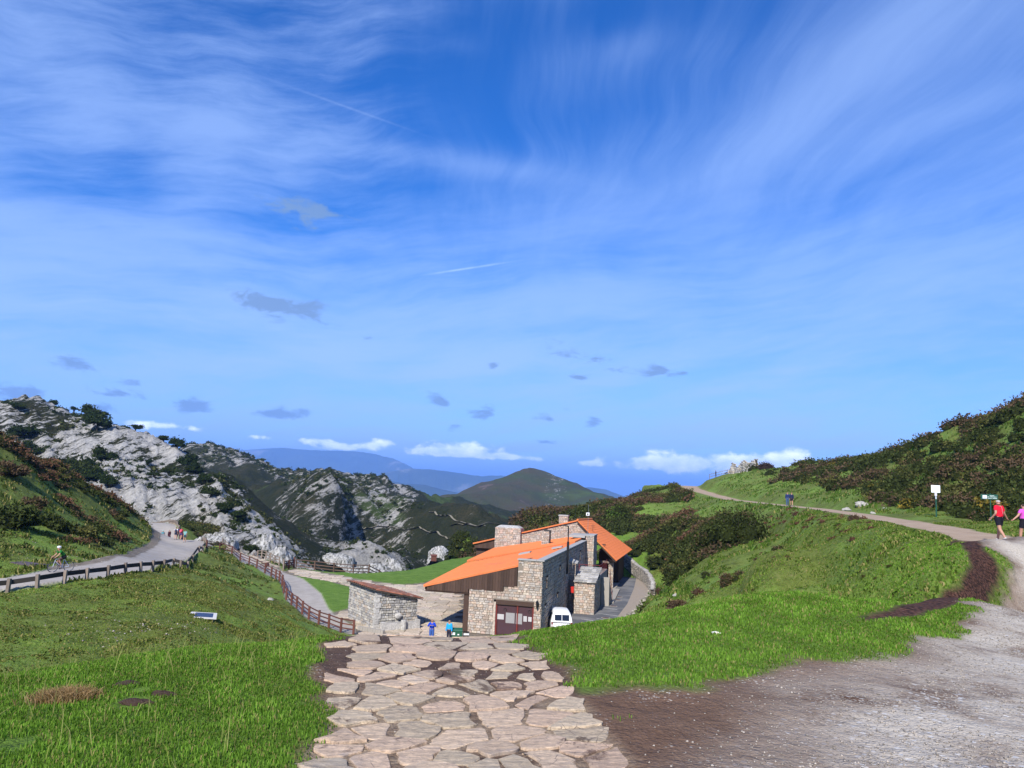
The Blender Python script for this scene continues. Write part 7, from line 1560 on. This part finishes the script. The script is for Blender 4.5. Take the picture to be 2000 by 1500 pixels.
for s in (-1, 1):
    for z0, z1, m__ in ((.80, .98, dkred), (.62, .79, simple('lamp_white', (.6, .5, .5), .3)), (.50, .61, dkred)):
        mb = MB(); x_ = s * .80; mb.hexa([(x_ - .06, -.022, z0), (x_ + .06, -.022, z0), (x_ + .09, .12, z0), (x_ - .06, .12, z0), (x_ - .06, -.02, z1), (x_ + .06, -.02, z1), (x_ + .09, .12, z1), (x_ - .06, .12, z1)]); vp(mb, 'tail_light', m__)
    mb = MB()
    for y0, y1, za, zb in ((.75, 1.75, 1.03, 1.58), (1.82, 2.62, 1.03, 1.57)): 
        xa, xb = s * .902, s * .765; mb.hexa([(xa - s * .03, y0, za), (xa - s * .03, y1, za), (xa, y1, za), (xa, y0, za), (xb - s * .03, y0 + .05, zb), (xb - s * .03, y1 - .05, zb), (xb + s * .0, y1 - .05, zb), (xb, y0 + .05, zb)])
    vp(mb, 'side_window', glass_m)
    mb = MB(); mb.blob((s * 1.0, 2.9, 1.08), .10, .07, .09, 8, 6); mb.tube((s * .88, 2.9, 1.05), (s * 1.0, 2.9, 1.06), .02, .02, 5); vp(mb, 'mirror', black_m)
    mb = MB(); mb.box(s * .905 - .012, .3, .42, s * .905 + .012, 3.9, .50); vp(mb, 'side_trim', simple('grey_plastic', (.12, .12, .125), .7))
    for y in (.72, 3.45):
        mb = MB(); mb.tube((s * .70, y, .31), (s * .905, y, .31), .31, .31, 20); ty = vp(mb, 'tyre', simple('rubber', (.018, .018, .02), .9)); mb = MB(); mb.tube((s * .90, y, .31), (s * .915, y, .31), .19, .17, 14); vp(mb, 'rim', grey_metal, ty)
mb = MB(); mb.box(-.74, -.05, .28, .74, .08, .46); vp(mb, 'bumper', simple('bumper_plastic', (.70, .70, .72), .5)); mb = MB(); mb.box(-.30, -.072, .50, .22, -.052, .62); vp(mb, 'number_plate', simple('plate', (.75, .75, .72), .5))
for i in range(6):
    mb = MB(); mb.box(-.26 + i * .075, -.076, .525, -.215 + i * .075, -.0725, .595); vp(mb, 'plate_mark', black_m)
mb = MB(); mb.box(-.08, .0, .92, .08, .03, .955); vp(mb, 'badge', grey_metal)
# green bins and bench
gb_m = simple('green_plastic', (.02, .105, .06), .5, .4, var=.2)
for k, (px, lb) in enumerate([(885.5, 'left dark green waste bin with a white notice on the plaza'), (897, 'right dark green waste bin next to the bench')]):
    q = P(px, 1237, 60.3); o = empty('waste_bin', (q[0], q[1], ZP + .02), R(3), label=lb, cat='bin', group='two green bins on the plaza'); bb = lambda mb, nm, m: mb.build(nm, m, o, world=False)
    mb = MB(); mb.hexa([(-.2, -.22, .06), (.2, -.22, .06), (.2, .22, .06), (-.2, .22, .06), (-.235, -.27, .93), (.235, -.27, .93), (.235, .27, .93), (-.235, .27, .93)]); bb(mb, 'body', gb_m)
    mb = MB(); mb.hexa([(-.245, -.29, .935), (.245, -.29, .935), (.245, .3, .935), (-.245, .3, .935), (-.22, -.24, 1.0), (.22, -.24, 1.0), (.23, .28, 1.07), (-.23, .28, 1.07)]); bb(mb, 'lid', gb_m)
    for s in (-1, 1): mb = MB(); mb.tube((s * .2, .2, .1), (s * .25, .2, .1), .1, .1, 12); bb(mb, 'wheel', black_m)
    mb = MB(); mb.box(-.13, -.278, .62, .13 if k == 0 else .0, -.262, .80 if k == 0 else .70); bb(mb, 'notice', white_m)
q = P(911, 1237, 60.2); o = empty('bench', (q[0], q[1], ZP + .02), R(12), label='small dark bench with pale slats against the garage wall corner', cat='bench')
for z in (.42, .58, .74): mb = MB(); mb.box(-.26, .18, z, .26, .21, z + .12); mb.build('back_slat', black_m if z != .58 else white_m, o, world=False)
for y in (-.15, -.02, .1): mb = MB(); mb.box(-.26, y, .38, .26, y + .1, .41); mb.build('seat_slat', greywood, o, world=False)
for s in (-1, 1): mb = MB(); mb.box(s * .24 - .02, .16, 0, s * .24 + .02, .2, .88); mb.box(s * .24 - .02, -.15, 0, s * .24 + .02, -.11, .38); mb.build('leg', grey_metal, o, world=False)
# sign posts
green_p = simple('green_paint', (.012, .085, .055), .45, .4); lgreen = simple('pale_green_print', (.20, .42, .33), .6)
q = G(1829, 1008, 40, 80); q = P(1829, 1008, 55); s1 = empty('sign_post', ground_at(q), R(-30), label='green post carrying a square white sign with a green diagonal drawing', cat='sign')
sb_ = lambda mb, nm, m, p=None: mb.build(nm, m, p or s1, world=False)
mb = MB(); mb.tube((0, 0, -.3), (0, 0, 2.2), .045, .045, 10); sb_(mb, 'post', green_p); mb = MB(); mb.tube((0, 0, 1.25), (0, 0, 1.68), .047, .047, 10); sb_(mb, 'post_sleeve', simple('pale_sleeve', (.55, .62, .68), .5))
mb = MB(); mb.box(-.28, -.07, 1.70, .28, -.05, 2.22); pl = sb_(mb, 'sign_plate', white_m); bv = pl.modifiers.new('b', 'BEVEL'); bv.width = .04; bv.segments = 3; bv.affect = 'EDGES'; bv.limit_method = 'NONE'; pl.modifiers.remove(bv)
def stroke(pts, r=.010, parent=None, m=None):
    mb = MB()
    for a, b in zip(pts[:-1], pts[1:]): mb.bar((a[0], -.0725, a[1]), (b[0], -.0725, b[1]), .004, r * 2, (0, 1, 0)) if False else mb.tube((a[0], -.072, a[1]), (b[0], -.072, b[1]), r, r, 5)
    return mb.build('drawing', m or lgreen, parent or pl, world=False)
sc_p = lambda x, y: ((x - 970) / 1333, 1.96 + (715 - y) / 1333)
for L in ([(720, 470), (870, 620), (1040, 790), (1160, 880), (1230, 980)], [(730, 600), (800, 690), (870, 780)], [(880, 620), (960, 540)], [(1010, 600), (1130, 730)], [(760, 820), (720, 900), (800, 930), (930, 920)], [(1010, 880), (1080, 820), (1150, 880)], [(900, 700), (980, 740)]): stroke([sc_p(*p) for p in L])
mb = MB(); mb.box(-.075, -.07, 1.47, .075, -.05, 1.68); sb_(mb, 'small_notice', simple('notice_plate', (.62, .60, .68), .5))
q = P(1936, 1021, 50); s2 = empty('direction_sign', ground_at(q), R(-34), label='dark green direction board with white lettering behind the man in red', cat='sign'); sb_ = lambda mb, nm, m, p=None: mb.build(nm, m, p or s2, world=False)
mb = MB(); mb.tube((0, 0, -.3), (0, 0, 1.98), .035, .035, 10); sb_(mb, 'post', green_p)
mb = MB(); mb.box(-.52, -.06, 1.60, .42, -.035, 1.92); bd = sb_(mb, 'board', green_p)
mb = MB(); mb.box(-.42, -.065, 1.645, -.18, -.0605, 1.86); lg = sb_(mb, 'logo_plate', white_m, bd); mb = MB(); mb.tube((-.33, -.067, 1.70), (-.30, -.067, 1.78), .012, .012, 5); mb.tube((-.27, -.067, 1.70), (-.24, -.067, 1.74), .010, .010, 5); mb.box(-.36, -.068, 1.69, -.23, -.0655, 1.70); sb_(mb, 'logo_mark', simple('logo_grey', (.25, .3, .32), .6), bd)
for z, segs in ((1.82, [(-.03, .22)]), (1.745, [(-.15, -.05), (0, .15), (.17, .30), (.33, .36)]), (1.655, [(-.14, -.02), (.0, .06), (.08, .11), (.14, .37)])):
    for a, b in segs: mb = MB(); mb.box(a, -.064, z, b, -.0605, z + .032); sb_(mb, 'lettering', simple('letter_white', (.62, .72, .68), .6), bd)
# information post on the lawn, valley tracks
q = PZ(847, 1096, ZP); o = empty('information_post', (q[0], q[1], ZP), 0, label='small dark red information post standing on the far edge of the lawn', cat='post')
mb = MB(); mb.box(-.42, -.12, 0, .42, .12, .75); mb.build('pedestal', redwood, o, world=False); mb = MB(); mb.hexa([(-.5, -.2, .75), (.5, -.2, .75), (.5, .2, .95), (-.5, .2, .95), (-.5, -.2, .82), (.5, -.2, .82), (.5, .2, 1.02), (-.5, .2, 1.02)]); mb.build('panel', redwood, o, world=False)
trm = simple('pale_track', (.22, .20, .145), .95)
for pts in ([(840, 1001), (862, 1008), (885, 1015), (905, 1022), (925, 1027), (950, 1029)], [(700, 1031), (760, 1028), (820, 1030), (850, 1040), (862, 1048), (880, 1053), (905, 1057), (928, 1063)], [(880, 1028), (930, 1029), (980, 1026)]):
    pp = [GF(x, y, 300) for x, y in pts]; L_ = []
    for a, b in zip(pp[:-1], pp[1:]):
        for t in np.linspace(0, 1, 14)[:-1]: L_.append(a * (1 - t) + b * t)
    L_ = np.array(L_); zz = far_z(L_[:, 0], L_[:, 1]); mb = MB(); wd_ = .8
    tg = np.gradient(L_[:, :2], axis=0); tg /= np.linalg.norm(tg, axis=1)[:, None] + 1e-9; nn2 = np.stack([-tg[:, 1], tg[:, 0]], 1) * wd_; vs = []
    for i in range(len(L_)): vs += [(L_[i, 0] + nn2[i, 0], L_[i, 1] + nn2[i, 1], zz[i] + .22), (L_[i, 0] - nn2[i, 0], L_[i, 1] - nn2[i, 1], zz[i] + .22)]
    mb.add(vs, [(2 * i, 2 * i + 1, 2 * i + 3, 2 * i + 2) for i in range(len(L_) - 1)]); mb.build('valley_track', trm, kind='structure')
print('all', round(time.time() - T0, 1), len(bpy.data.objects))
